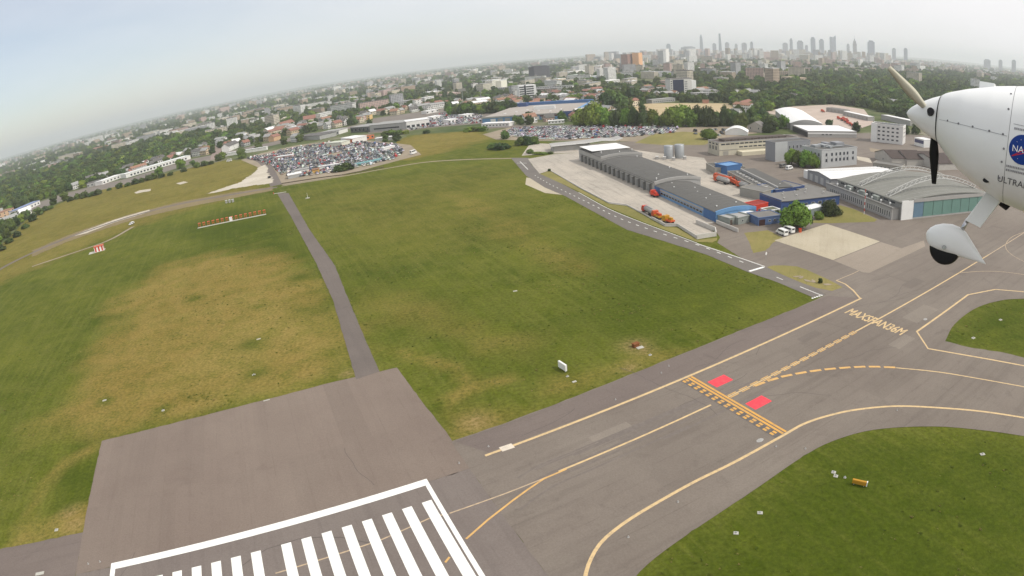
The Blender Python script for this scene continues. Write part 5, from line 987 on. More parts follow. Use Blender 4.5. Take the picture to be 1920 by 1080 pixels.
for k, (x, y) in enumerate(((1495, 519), (1502, 521), (1525, 528), (1514, 527), (1551, 534))): o = at_site('rubble_heap', (x, y), ('leftmost', 'second', 'fourth', 'third', 'rightmost')[k]+' pale rubble patch on the rough grass island', 'rubble', k*.7, 'rubble on the rough grass island'); MB().prism([(math.cos(t)*(1.4+.4*math.sin(3*t+k)), math.sin(t)*(.6+.15*math.cos(2*t+k))) for t in [q*.628 for q in range(10)]], .05, .16).build('rubble', DIRT, o)
o = at_site('hydrant', (1500, 436), 'small orange cabinet beside the big round tree', 'cabinet'); MB().box(-.5, .5, -.4, .4, 0, 1.6).build('body', ORANGE, o); MB().box(-.6, .6, -.5, .5, 1.6, 1.7).build('lid', RED, o)

# ================================================================== THE TOWN
def hall(p0, p1, depth, h, wall, roof, label, cat='building', rise=0.0, win=None, n0=None, name='building', facade=False, axis='x'):
    o, Ln = site(name, p0, p1, label, cat); claim(o, 0, Ln, 0, depth, 4)
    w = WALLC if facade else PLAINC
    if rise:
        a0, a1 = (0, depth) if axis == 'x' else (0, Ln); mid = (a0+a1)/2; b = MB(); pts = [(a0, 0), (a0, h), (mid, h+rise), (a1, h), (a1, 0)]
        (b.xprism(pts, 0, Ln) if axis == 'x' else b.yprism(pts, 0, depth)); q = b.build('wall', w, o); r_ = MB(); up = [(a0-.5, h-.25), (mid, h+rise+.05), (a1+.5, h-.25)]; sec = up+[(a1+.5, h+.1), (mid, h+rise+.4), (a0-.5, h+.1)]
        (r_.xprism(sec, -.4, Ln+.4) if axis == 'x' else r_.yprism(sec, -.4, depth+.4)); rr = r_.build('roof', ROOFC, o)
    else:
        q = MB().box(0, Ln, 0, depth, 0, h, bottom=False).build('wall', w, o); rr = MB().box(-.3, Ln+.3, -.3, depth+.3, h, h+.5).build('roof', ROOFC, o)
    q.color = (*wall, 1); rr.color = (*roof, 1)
    if win: nx, nz, ww, wh = win; wins(o, lsp(Ln*.08, Ln*.92, nx), [1.2+k*(h-.8)/nz for k in range(nz)], ww, wh)
    return o, Ln
cW, cC, cG, cD, cB = (.72, .71, .68), (.62, .55, .42), (.36, .36, .35), (.1, .1, .1), (.3, .2, .14)
rW, rG, rD, rR, rO = (.7, .7, .69), (.3, .3, .29), (.12, .115, .11), (.25, .125, .095), (.28, .16, .11)
hall((541,336), (566,331), 9, 2.6, cG, rW, 'flat pale canopy at the front left corner of the car market', 'canopy'); hall((553,327), (580,322), 8, 2.6, cW, rG, 'grey canopy behind the pale canopy in the car market', 'canopy'); hall((600,319), (632,314), 3, 2.6, cW, rW, 'white stall row along the front of the car market', 'stall'); hall((586,325), (598,323), 6, 2.4, (.6, .36, .1), rO, 'orange stall at the front of the car market', 'stall'); hall((518,300), (548,296), 5, 2.8, (.6, .42, .38), rW, 'pinkish stall row at the left of the car market', 'stall'); hall((704,266), (738,262), 7, 3.2, cG, rW, 'long pale carport at the right back of the car market', 'carport'); hall((720,284), (741,279), 4, 3.0, cW, rW, 'white container row at the right of the car market', 'container')
wall_run('tarpaulin_fence', [(666,312),(692,307),(718,301)], 2.6, .12, mat('pale_blue_tarpaulin', S(140, 190, 196), .7), 'pale blue tarpaulin fence at the front right of the car market', 'fence', 5)
wall_run('site_fence', [(528,345),(600,334),(640,329),(720,314)], .7, .2, mat('dark_fence_board', S(110, 100, 84), .9), 'low dark fence along the front of the car market', 'fence', 5)
for k, (p0, p1) in enumerate((((810,226),(828,222)), ((842,232),(858,229)), ((872,222),(888,219)), ((800,214),(822,210)), ((850,213),(866,210)))): hall(p0, p1, 12, 4.2, cW, rW, ORD[k]+' small white sales pavilion on the dealer forecourts', 'pavilion', win=(3, 1, 3, 2))
# big blue-edged store
bs, n = site('retail_store', (905, 231), (1066, 222), 'very large flat store with blue rim behind the storage lot', 'store'); n = 108; claim(bs, 0, n, 0, 150)
o = bs; MB().box(0, n, 0, 140, 0, 6.0).build('wall', SBLUE, o); MB().box(.5, n-.5, .5, 139, 6.02, 6.3).build('roof', mat('store_roof_gravel', S(176, 168, 160), .9, .15, .05), o)
MB().box(n-3, n+.3, 0, 140, 6.3, 9.0).build('rim', SBLUE, o); MB().box(0, n-3, 132, 140, 6.3, 10).build('rim', BLUE, o); MB().box(-.5, n*.94, -.6, -.05, 5.2, 6.8).build('fascia', LGREY, o); MB().box(n*.86, n+.5, -.9, .1, 0, 8.2).build('entrance_front', DBLUE, o)
for k in range(9): MB().box(n*.09+k*8.4, n*.09+k*8.4+6.0, -.3, -.05, .4, 4.0).build('loading_door', LGREY if k % 3 else white, o)
MB().box(n*.42, n*.66, 60, 64, 6.3, 10.5).build('roof_plant', WROOF, o); MB().box(n*.1, n*.2, 118, 130, 6.3, 11).build('roof_plant', DBLUE, o); MB().box(n*.62, n*.86, -.35, -.06, 3.6, 5.0).build('sign_band', mat('maroon_sign', S(110, 50, 60), .7), o)
for k in range(8): MB().box(18+k*9, 20+k*9, 25+(k % 3)*18, 27.5+(k % 3)*18, 6.3, 7.2).build('rooftop_unit', white, o)
hall((903,239), (955,237), 12, 3.6, cW, rW, 'long low white shed before the blue rimmed store', 'shed', win=(8, 1, 2, 1.2)); hall((1028,233), (1058,231), 6, 3.0, cW, rW, 'row of white cabins on the verge before the blue rimmed store', 'cabin', win=(5, 1, 1.6, 1.2))
hall((1066,219), (1086,210), 14, 5, cW, rW, 'white porch at the right end of the blue rimmed store', 'porch')
# showrooms
hall((694,248), (763,242), 34, 8.0, cG, rG, 'long grey showroom with a dark glazed strip', 'showroom'); MB().box(6, 42, -.15, 0, 2.6, 4.2).build('glazed_strip', GLASS, bpy.context.scene.objects[-1].parent if False else [q for q in COL.objects if q.name.startswith('building') and q.get('label', '').startswith('long grey showroom')][0])
hall((763,242), (806,236), 26, 8.5, cW, rW, 'bright white showroom wing right of the grey showroom', 'showroom', win=(5, 1, 4, 3)); hall((658,249), (693,247), 30, 6.5, cD, rG, 'dark glazed showroom left of the grey showroom', 'showroom', win=(5, 1, 4, 4))
hall((640,268), (661,269), 18, 5, cW, rW, 'small white hall left of the orange shed', 'hall', win=(2, 1, 3, 2)); hall((661,269), (702,259), 10, 4.2, (.55, .16, .06), rO, 'low orange shed at the back of the car market', 'shed', win=(5, 1, 3, 2))
hall((613,277), (641,275), 14, 4.4, (.62, .62, .52), (.5, .52, .44), 'cream low hall at the back of the car market', 'hall'); hall((555,264), (600,262), 26, 5, cG, rD, 'dark roofed hall behind the car market', 'hall'); hall((602,256), (636,252), 24, 5, cW, rG, 'grey roofed hall with white front beyond the car market', 'hall', win=(6, 1, 2.5, 2))
hall((664,228), (694,224), 18, 7.5, (.66, .46, .2), rG, 'yellow two storey building beyond the showrooms', win=(6, 2, 2, 1.6)); hall((690,199), (756,190), 22, 8, cW, rW, 'long white roofed hall before the cream flats', 'hall'); hall((779,203), (793,201), 16, 15, cW, rO, 'white gabled office with red roof wing', win=(3, 4, 1.6, 1.8)); hall((793,202), (808,200), 18, 8, cG, rR, 'low red roofed wing of the white gabled office')
# left strip along the main street
hall((193,346), (232,332), 16, 4.5, cW, rW, 'short white shop roof at the left end of the shop strip', 'shop', win=(6, 1, 3, 2)); hall((237,334), (358,298), 18, 5, cW, (.62, .64, .62), 'long white shop row along the main street', 'shop', win=(18, 1, 3, 2.4)); hall((250,318), (310,300), 14, 6.5, cW, rW, 'white roofed warehouse behind the long shop row', 'warehouse'); hall((164,352), (190,345), 14, 5, cG, rD, 'dark roofed shop left of the shop strip', 'shop', win=(4, 1, 2.4, 2))
hall((358,294), (378,289), 18, 7, cB, rD, 'brown block at the right end of the shop strip', win=(3, 2, 1.8, 1.5)); hall((378,289), (395,285), 14, 9, (.5, .27, .15), rO, 'orange brown block at the side street corner', win=(3, 2, 1.8, 1.5))
hall((0,412), (28,400), 16, 7, (.55, .38, .24), rO, 'brick building with red roof at the left picture edge', win=(4, 2, 2, 1.8)); hall((33,402), (76,383), 14, 5, cW, (.2, .25, .4), 'white shop with blue roof at the far left', 'shop', win=(7, 1, 2.6, 2))
hall((292,279), (333,266), 16, 10, cC, rG, 'beige block rising out of the left wood', win=(8, 3, 1.6, 1.5)); hall((173,285), (198,280), 20, 8, (.45, .3, .24), rR, 'reddish house in the left wood', 'house', 4, axis='x'); hall((208,274), (243,264), 16, 12, cW, rW, 'white flats in the left wood', 'flats', win=(8, 4, 2, 1.6))
hall((30,322), (87,304), 40, 11, cW, rG, 'big white warehouse beyond the left wood', 'warehouse'); hall((0,318), (27,309), 30, 14, cC, rG, 'tan warehouse at the left edge beyond the wood', 'warehouse'); hall((150,312), (172,306), 16, 8, cW, rR, 'white house with red roof beyond the left wood', 'house', 3, axis='x')
hall((430,284), (449,276), 11, 7, cW, rD, 'white house with dark roof at the corner of side street and main street', 'house', 4, win=(3, 2, 1.4, 1.5))
hall((419,294), (500,281), 4, 3.6, cW, rW, 'long white tram shelter roof along the main street', 'shelter'); hall((524,252), (534,249), 10, 8, (.55, .25, .18), rR, 'coral house behind the main street', 'house', 3, win=(2, 2, 1.4, 1.4)); hall((503,262), (516,259), 10, 6, cW, rO, 'white house with orange roof behind the main street', 'house', 3); hall((514,265), (527,261), 9, 6, (.55, .36, .22), rR, 'sandy house close to the main street', 'house', 3)
hall((530,242), (553,235), 12, 7, cW, rR, 'house with a broad bright red roof above the car market', 'house', 5); hall((570,232), (593,228), 24, 7, cC, rR, 'large red roofed house beyond the car market', 'house', 6); hall((585,240), (614,234), 14, 6, cC, rG, 'cream row beyond the car market', win=(6, 1, 1.6, 1.6))
# mid-distance landmarks
hall((690,187), (704,185), 16, 20, (.6, .45, .4), rG, 'pinkish flats left of the stepped cream flats', 'flats', facade=True); hall((704,186), (718,183), 14, 17, cC, rG, 'cream stepped flats, left part', 'flats', facade=True); hall((720,183), (735,180), 18, 22, (.56, .4, .36), rG, 'cream stepped flats, taller middle part', 'flats', facade=True); hall((736,181), (751,178), 16, 17, cC, rG, 'cream stepped flats, right part', 'flats', facade=True); hall((753,175), (779,171), 18, 20, (.42, .3, .22), rG, 'brown flats right of the stepped cream flats', 'flats', facade=True)
hall((907,176), (924,173), 18, 22, (.58, .55, .44), rG, 'cream tower flats, left half toned darker as shade', 'flats', facade=True); hall((924,173), (941,170), 18, 27, (.7, .68, .58), rW, 'cream tower flats, taller right half', 'flats', facade=True); hall((941,171), (952,169), 16, 24, (.74, .72, .62), rW, 'bright cream end of the tower flats', 'flats')  # shade on the left half is put into its darker wall colour
wo_, n = site('striped_office', (975, 188), (1007, 185), 'white office with dark ribbon windows behind the blue rimmed store', 'office block'); claim(wo_, 0, n, 0, 20)
MB().box(0, n, 0, 20, 0, 24).build('wall', white, wo_); MB().box(n*.3, n*.4, -.4, .0, 0, 24.5).build('glass_core', GLASS, wo_)
for k in range(6):
    MB().box(.6, n*.29, -.2, .0, 1.5+k*3.8, 3.5+k*3.8).build('ribbon_window', GLASS, wo_); MB().box(n*.42, n*.85, -.2, .0, 1.5+k*3.8, 3.5+k*3.8).build('ribbon_window', GLASS, wo_)
hall((963,187), (975,186), 16, 16, cW, rG, 'lower striped office wing left of the white office', 'office block', win=(2, 4, 4.5, 1.6))
dt, n = site('dark_tower', (1003, 152), (1032, 149), 'broad dark office tower standing above the houses', 'office tower'); claim(dt, 0, n, 0, 26); DK = mat('dark_curtain_wall', S(84, 84, 92), .5, .1, .2)
MB().box(0, n, 0, 26, 0, 42).build('wall', DK, dt); MB().box(n*.12, n*.9, 3, 23, 42, 44).build('plant_floor', DK, dt)
for k in range(14): MB().box(n*k/14+.6, n*k/14+.9, -.3, 0, 1, 41).build('mullion', MGREY, dt)
MB().box(n, n+.3, 0, 26, 0, 42).build('side_wall', mat('tower_pale_side', S(150, 156, 158), .6), dt)
for k in range(11): MB().box(n+.3, n+.42, 1, 25, 2+k*3.7, 4+k*3.7).build('side_band', DK, dt)
hall((1035,163), (1048,161), 16, 14, cC, rG, 'tan villa block right of the dark tower', 'flats', facade=True); hall((1048,162), (1062,160), 18, 17, (.66, .58, .42), rW, 'cream villa block right of the dark tower', 'flats', facade=True); hall((1062,161), (1076,159), 16, 13, cC, rG, 'low cream block right of the villa blocks', 'flats', facade=True)
hall((1116,139), (1127,138), 30, 24, (.5, .47, .45), rG, 'part of the white slab block toned grey as shade', 'flats', facade=True); hall((1127,138), (1148,135), 30, 28, (.74, .7, .6), rW, 'bright white slab block above the green hall', 'flats'); hall((1060,150), (1103,144), 40, 9, (.42, .48, .4), (.36, .42, .36), 'wide pale green roofed hall', 'hall'); hall((1070,141), (1104,137), 30, 12, cW, rW, 'white long hall with a mast', 'hall'); hall((1103,150), (1142,147), 26, 9, (.5, .55, .62), rW, 'hall with white roof and blue grey wall', 'hall'); hall((1170,145), (1192,143), 24, 14, (.66, .5, .28), rG, 'ochre flats below the red brown tower', 'flats', facade=True)  # grey wall of the slab block's first part stands in for shade
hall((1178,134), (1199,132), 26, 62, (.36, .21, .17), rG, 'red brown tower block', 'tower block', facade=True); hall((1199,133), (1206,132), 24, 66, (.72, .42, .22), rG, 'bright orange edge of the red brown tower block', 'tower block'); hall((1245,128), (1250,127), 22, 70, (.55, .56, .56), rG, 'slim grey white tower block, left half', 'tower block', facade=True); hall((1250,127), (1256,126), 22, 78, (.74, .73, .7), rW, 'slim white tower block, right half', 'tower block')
bb, n = site('banner_building', (1258, 181), (1298, 179), 'white office with a huge dark blue wall banner', 'office block'); claim(bb, 0, n, 0, 18); MB().box(0, n, 0, 18, 0, 26).build('wall', mat('white_tile_wall', S(226, 224, 218), .7), bb); MB().box(n*.12, n*.62, -.5, -.1, 2.5, 25).build('banner', mat('navy_banner', S(34, 42, 72), .6, .1), bb); MB().box(n*.1, n*.64, -.3, -.1, 2, 2.45).build('banner_frame', LGREY, bb)
wins(bb, [n*.05], [2+k*3.3 for k in range(7)], 2.2, 1.6); wins(bb, [n*.69, n*.76], [4+k*3.3 for k in range(6)], 1.9, 1.6); MB().box(n, n+9, 3, 16, 0, 23).build('side_wing', white, bb); MB().box(-.3, n+.3, -.3, 18.3, 26, 27).build('roof', MGREY, bb)
hall((1223,194), (1266,190), 12, 4.5, cG, rG, 'long grey shed along the top of the sports field', 'shed', win=(10, 1, 2.4, 1.4)); hall((1302,186), (1340,184), 16, 8, cG, rG, 'grey block right of the banner office', facade=True); hall((1317,194), (1329,194), 6, 4, (.5, .25, .18), rO, 'small brick hut at the top edge of the sports field', 'hut', win=(2, 1, 1.2, 1.2))
hall((1800,168), (1862,166), 30, 9, cD, rW, 'black and white modern hall deep in the right wood', 'hall', win=(10, 2, 4, 1.6)); hall((1395,205), (1412,200), 10, 6, cW, rR, 'white house with red roof by the field corner', 'house', 3)
def billboard(px, py, h, w, label):
    o = at_site('billboard', (px, py), label, 'billboard', face_cam((px, py))); MB().tube((0, 0, 0), (0, 0, h-3), .5, .4).build('pole', STEEL, o); MB().box(-w/2, w/2, -.4, .4, h-5, h).build('panel', LGREY, o); MB().box(-w/2+.3, w/2-.3, -.48, -.41, h-4.7, h-.3).build('poster', mat('faded_poster', S(150, 148, 140), .7), o)
billboard(868, 190, 24, 14, 'tall grey billboard on one pole left of the tree belt'); billboard(902, 186, 22, 12, 'second tall billboard right of the first by the tree belt')

# ---- randomly grown suburbs: houses, flats; woods between them
KEEP = [AF_POLY, [V2(60,440), V2(60,480), V2(250,480), V2(420,450), V2(520,300), V2(520,-400), V2(-900,-400)]]
KEEP += [[G(*p) for p in q] for q in ([(640,275),(700,265),(780,258),(930,252),(965,240),(930,226),(690,240)], [(905,252),(905,236),(1075,233),(1400,233),(1420,250),(1330,265),(1000,266)], [(1160,224),(1180,205),(1200,195),(1220,193),(1372,193),(1384,216),(1330,230),(1170,232)], [(452,300),(514,347),(640,332),(792,292),(770,272),(640,258),(560,268),(490,285)], [(690,252),(905,238),(960,224),(905,204),(840,202),(700,222)], [(1430,212),(1480,200),(1560,195),(1640,206),(1720,236),(1600,248),(1500,226)], [(600,280),(700,270),(770,250),(770,232),(640,240),(560,260)],
    [(-40,430),(0,406),(60,382),(120,361),(250,330),(355,297),(416,285),(467,273),(548,255),(684,230),(684,238),(548,266),(416,296),(355,310),(250,344),(120,376),(0,427),(-40,458)], [(400,298),(404,258),(414,258),(413,298)])]
def free(x, y, polys):
    m = np.ones(np.shape(x), bool)
    for p in polys: m &= ~inside(x, y, p)
    return m
def fbm(x, y, sc, seed): return np.array([noise.fractal(Vector((a*sc, b*sc, seed)), .9, 2.1, 4) for a, b in zip(x, y)])
def grid(r0, r1, step, jit=.45):
    xs = np.arange(-r1, r1, step); ys = np.arange(r0*.45, r1, step); X, Y = np.meshgrid(xs, ys); X = X.ravel()+RNG.uniform(-jit, jit, X.size)*step; Y = Y.ravel()+RNG.uniform(-jit, jit, Y.size)*step
    rr = np.hypot(X, Y); az = np.degrees(np.arctan2(X, Y)); k = (rr >= r0) & (rr < r1) & (np.abs(az) < 56); return X[k], Y[k]
WOODS = [[G(*p) for p in q] for q in ([(1400,232),(1420,190),(1500,152),(1700,140),(1960,150),(1960,260),(1740,240),(1640,208),(1500,200),(1432,212)], [(-60,440),(0,402),(150,350),(230,322),(350,288),(400,272),(398,250),(300,266),(150,312),(-60,350)])]
def wood_w(x, y):
    m = np.zeros(np.shape(x), bool)
    for p in WOODS: m |= inside(x, y, p)
    return m
# houses (each with wall and roof) between the airfield and about 1.6 km
WCOL = [('white', cW, 6), ('cream', cC, 3), ('grey', cG, 2), ('sandy', (.55, .44, .3), 1.5), ('pale pink', (.6, .44, .38), 1)]; RCOL = [('grey', rG, 4), ('dark', rD, 3), ('red', rR, 1.8), ('orange', rO, .8), ('white', rW, 1)]
def where_of(x, y):
    az = math.degrees(math.atan2(x, y)); r = math.hypot(x, y)
    s_ = 'far left' if az < -30 else 'left of the car market' if az < -20 else 'above the car market' if az < -10 else 'above the showrooms' if az < -3 else 'above the tree belt' if az < 2 else 'near the dark tower' if az < 8 else 'above the grove' if az < 15 else 'above the sports field' if az < 23 else 'in the right wood'
    return ('nearer ' if r < 900 else 'midway ' if r < 1250 else 'farther ')+s_
hm = {}
def house_mesh(L_, W, h, rise):
    k = (L_, W, h, rise)
    if k not in hm:
        w = MB().xprism([(-W/2, 0), (-W/2, h), (0, h+rise), (W/2, h), (W/2, 0)], -L_/2, L_/2).mesh('wall', WALLC); up = [(-W/2-.5, h-.2), (0, h+rise+.06), (W/2+.5, h-.2)]
        hm[k] = (w, MB().xprism(up+[(W/2+.5, h+.15), (0, h+rise+.4), (-W/2-.5, h+.15)], -L_/2-.5, L_/2+.5).mesh('roof', ROOFC), MB().box(L_*.2, L_*.2+.8, -.4, .4, h+rise*.6, h+rise+1.2).mesh('chimney', CONC))
    return hm[k]
X, Y = grid(640, 1650, 24, .38); ok = free(X, Y, KEEP+FOOT); X, Y = X[ok], Y[ok]; ww = wood_w(X, Y); f = fbm(X, Y, .004, 5.5)
ok = np.where(ww, RNG.random(X.size) < .035, (f > -.35) & (RNG.random(X.size) < .62)); X, Y = X[ok], Y[ok]; o_ = np.argsort(np.hypot(X, Y)); X, Y = X[o_], Y[o_]
HOUSES = []
for k in range(min(len(X), 300)):
    wn, wc, _ = random.choices(WCOL, [q[2] for q in WCOL])[0]; rn, rc, _ = random.choices(RCOL, [q[2] for q in RCOL])[0]
    dims = random.choice([(11, 9, 5.5, 3.4), (14, 10, 6.5, 3.6), (10, 9, 4, 3.8), (18, 11, 7, 3.2), (24, 11, 8, 2.4)]); w, r_, ch = house_mesh(*dims)
    rz = R(25+random.choice((0, 90))+random.gauss(0, 6)) if X[k] > -150 else R(-32+random.choice((0, 90))+random.gauss(0, 6))
    o = empty('house', (X[k], Y[k]), rz); tag(o, f'{wn} {"long row" if dims[0] > 16 else "detached"} house with {rn} roof among trees, {where_of(X[k], Y[k])}', 'house', 'suburban houses')
    put('wall', w, o, color=wc); q = put('roof', r_, o, color=rc); put('chimney', ch, q); HOUSES.append((X[k], Y[k], max(dims[:2])*.62+1))
print('houses', len(X))
# blocks of flats and offices, 1.1 to 3.2 km
def block_mesh(L_, W, h):
    k = ('b', L_, W, h)
    if k not in hm: hm[k] = (MB().box(-L_/2, L_/2, -W/2, W/2, 0, h, bottom=False).mesh('wall', WALLC), MB().box(-L_/2-.2, L_/2+.2, -W/2-.2, W/2+.2, h, h+.7).mesh('roof', ROOFC), MB().box(-3, 2, -2.5, 2.5, h+.7, h+3.2).mesh('stair_head', CONC))
    return hm[k]
X, Y = grid(1150, 3300, 80, .45); ok = free(X, Y, FOOT); X, Y = X[ok], Y[ok]; az = np.degrees(np.arctan2(X, Y)); f = fbm(X, Y, .0016, 9.1)
ok = (f > -.25) & (RNG.random(X.size) < .5) & ~(wood_w(X, Y) & (RNG.random(X.size) < .93)); X, Y = X[ok], Y[ok]; o_ = np.argsort(np.hypot(X, Y)); X, Y = X[o_], Y[o_]
BCOL = [('white', (.74, .73, .70), 5), ('cream', (.58, .52, .42), 4), ('grey', (.4, .4, .41), 2), ('tan', (.45, .35, .26), 1.5), ('pinkish', (.52, .38, .33), 1)]
print('blocks', len(X))
for k in range(min(len(X), 300)):
    az_ = math.degrees(math.atan2(X[k], Y[k])); tall = az_ > 8
    wn, wc, _ = random.choices(BCOL, [q[2] for q in BCOL])[0]; L_, W, h = random.choice([(48, 12, 15), (60, 12, 18), (36, 12, 12), (70, 14, 12), (26, 16, 24)] + ([(24, 18, 34), (40, 14, 30)] if tall else [(80, 40, 8), (60, 30, 9)]))
    w, r_, st = block_mesh(L_, W, h); o = empty('apartment_block', (X[k], Y[k]), R(random.choice((20, 110, 65, 155))+random.gauss(0, 5))); r2 = math.hypot(X[k], Y[k])
    tag(o, f'{wn} {"low wide" if h < 10 else "tall" if h > 20 else "mid rise"} block {("near", "middle", "far")[0 if r2 < 1700 else 1 if r2 < 2400 else 2]} in the town, {where_of(X[k], Y[k]).split(" ", 1)[1]}', 'apartment block', 'town blocks')
    put('wall', w, o, color=wc); q = put('roof', r_, o, color=random.choice((rG, rG, rW, rD))); put('stair_head', st, q); HOUSES.append((X[k], Y[k], L_*.55))
# farther town: countless small boxes, one mass
cube = MB().box(-.5, .5, -.5, .5, 0, 1, bottom=False); cv = np.array(cube.v); its = []
for r0, r1, step, pr in ((1300, 3000, 75, .26), (3000, 5200, 100, .6), (5200, 9500, 170, .7), (9500, 17000, 420, .6)):
    X, Y = grid(r0, r1, step)
    if r0 < 2000: ok = free(X, Y, KEEP+FOOT) & ~wood_w(X, Y) & (RNG.random(X.size) < .8); X, Y = X[ok], Y[ok]
    f = fbm(X, Y, .0009, 2.2); az = np.degrees(np.arctan2(X, Y))
    for x, y, ff, a_ in zip(X, Y, f, az):
        centre = math.exp(-((a_-24)/11)**2)
        if random.random() > pr*(.45+.9*max(ff, -.3)+.5*centre): continue
        if r0 < 2000 and len(HOUSES) and min((x-q[0])**2+(y-q[1])**2-(q[2]+18)**2 for q in HOUSES) < 0: continue
        h = random.choice((9, 12, 15, 18, 24, 33) if r0 > 2000 else (6, 7, 9, 12))*(1+.5*centre*random.random()); l_, w_ = random.uniform(18, 75), random.uniform(12, 26)
        if r0 > 5000 and 12 < a_ < 36 and random.random() < .12: h *= 2
        rz = R(random.choice((20, 110, 60, 150))); c, s_ = math.cos(rz), math.sin(rz); v = cv*np.array([l_, w_, h]); v = np.stack([v[:, 0]*c-v[:, 1]*s_+x, v[:, 0]*s_+v[:, 1]*c+y, v[:, 2]], 1)
        its.append((v, cube.f, cube.m, tuple(np.array(random.choice(BCOL)[1])*random.uniform(.8, 1.15))))
X, Y = grid(4200, 6900, 78); az = np.degrees(np.arctan2(X, Y)); ok = (az > 9) & (az < 43) & (RNG.random(X.size) < .34); X, Y = X[ok], Y[ok]
for x, y in zip(X, Y):
    h = random.choice((16, 20, 24, 30, 36, 46, 58, 68, 82)) if math.degrees(math.atan2(x, y)) < 36 else random.choice((16, 20, 24, 30)); l_, w_ = random.uniform(20, 80), random.uniform(12, 28); rz = R(random.choice((20, 110, 60, 150))); c, s_ = math.cos(rz), math.sin(rz); v = cv*np.array([l_, w_, h]); v = np.stack([v[:, 0]*c-v[:, 1]*s_+x, v[:, 0]*s_+v[:, 1]*c+y, v[:, 2]], 1)
    its.append((v, cube.f, cube.m, tuple(np.array(random.choice(BCOL)[1])*random.uniform(.75, 1.15))))
print('far boxes', len(its))
FARM = facade_mat('far_facades', 'Col', 3.2, 5.0, .5, .45, (.08, .09, .1))
tag(merged('distant_town', its, [FARM]), 'hazy mass of distant town buildings below the horizon', kind='stuff')
# skyline towers about 7 km away
SKY = [(1253,82,9,'teal glass block at the left end of the skyline',(.3,.36,.4)),(1290,87,30,'wide low slab left of the first skyscraper',(.45,.47,.5)),(1339,81,8,'short tower between the two slim skyscrapers',(.42,.44,.48)),(1363,79,9,'pale tower just right of the second slim skyscraper',(.5,.5,.52)),(1380,82,6,'narrow low tower in the left skyline',(.45,.46,.5)),(1395,80,11,'broad low tower in the left skyline',(.42,.42,.46)),(1409,78,6,'dark slim tower ending the left skyline',(.28,.3,.36)),(1472,80,11,'stepped pale block starting the central skyline',(.5,.5,.54)),(1483,72,6,'slim dark tower at the left of the central skyline',(.28,.3,.36)),(1500,76,13,'broad twin grey tower in the central skyline',(.36,.38,.42)),(1512,84,6,'short tower beside the broad twin tower',(.45,.45,.5)),(1524,69.5,10,'tall flat topped glass tower in the central skyline',(.3,.34,.42)),(1540,73,10,'glass tower right of the tallest flat topped tower',(.34,.38,.44)),(1590,82,6,'small grey tower left of the spire',(.42,.44,.48)),(1633,76,15,'wide dark blue slab tower right of the spire',(.24,.28,.38)),(1676,90,8,'low tower right of the wide slab tower',(.4,.42,.46)),(1698,90,8,'lone dark tower at the right of the skyline',(.28,.32,.4)),(1851,111,14,'low broad block on the right horizon',(.35,.38,.42)),(1876,112,8,'small block on the right horizon',(.4,.42,.45)),(1901,112,9,'dark block at the right end of the horizon',(.3,.33,.38))]
def sky_pt(px, py, dist):
    w = RAY(px, py); k = dist/math.hypot(w.x, w.y); return w.x*k, w.y*k, CAMH+w.z*k
def tower_base(px, py, wpx, label, col, name='skyscraper', dist=7000.0):
    x, y, zt = sky_pt(px, py, dist); o = empty(name, (x, y), math.atan2(x, y)*-1); tag(o, label, 'skyscraper', 'skyline towers'); return o, wpx*.88*dist/FPX, zt
GT = facade_mat('curtain_wall', None, 4.0, 6.0, .6, .55, (.07, .09, .12))
for k, (px, py, wpx, lab, col) in enumerate(SKY):
    o, w, h = tower_base(px, py, wpx, lab, col); d = min(w, 45); body = MB().box(-w/2, w/2, -d/2, d/2, 0, h*.93).build('shaft', GT, o); body.color = (*col, 1)
    t = MB().box(-w*.32, w*.32, -d*.32, d*.32, h*.93, h).build('crown_storey', GT, o); t.color = (*[c*.8 for c in col], 1)
for px, py, wpx, lab, col in ((1314,65,8,'slim tapering skyscraper, left of the tall pair',(.36,.4,.46)),(1349,63,6.5,'slim skyscraper with flared top, right of the tall pair',(.3,.34,.4))):
    o, w, h = tower_base(px, py, wpx, lab, col); b = MB().lathe([(w*.72, 0), (w*.6, h*.55), (w*.44, h*.92), (w*.5 if px > 1330 else w*.2, h)], 4); b.face([(w*.3*math.cos(q), w*.3*math.sin(q), h) for q in (0, 1.57, 3.14, 4.71)]); q = b.build('shaft', GT, o); q.color = (*col, 1); q.rotation_euler.z = R(45)
o, w, h = tower_base(1561, 66, 13, 'slanted two part glass skyscraper left of the spire', None); q = MB().box(-w/2, 0, -20, 20, 0, h*.93).build('low_part', GT, o); q.color = (.32, .36, .44, 1); q = MB().yprism([(.5, 0), (.5, h*.9), (w/2, h), (w/2, 0)], -20, 20).build('tall_part', GT, o); q.color = (.38, .42, .5, 1)
o, w, h = tower_base(1602, 66, 10, 'stepped tower with a needle spire in the skyline', None); STONE = mat('tower_stone', S(150, 146, 146), .85)
MB().box(-w, w, -40, 40, 0, h*.22).build('podium', STONE, o); MB().box(-w*.42, w*.42, -22, 22, h*.22, h*.66).build('shaft', STONE, o); MB().box(-w*.3, w*.3, -16, 16, h*.66, h*.76).build('upper_storey', STONE, o); MB().lathe([(w*.2, h*.76), (w*.1, h*.84), (w*.03, h*.86), (.6, h)], 8).build('spire', STONE, o)

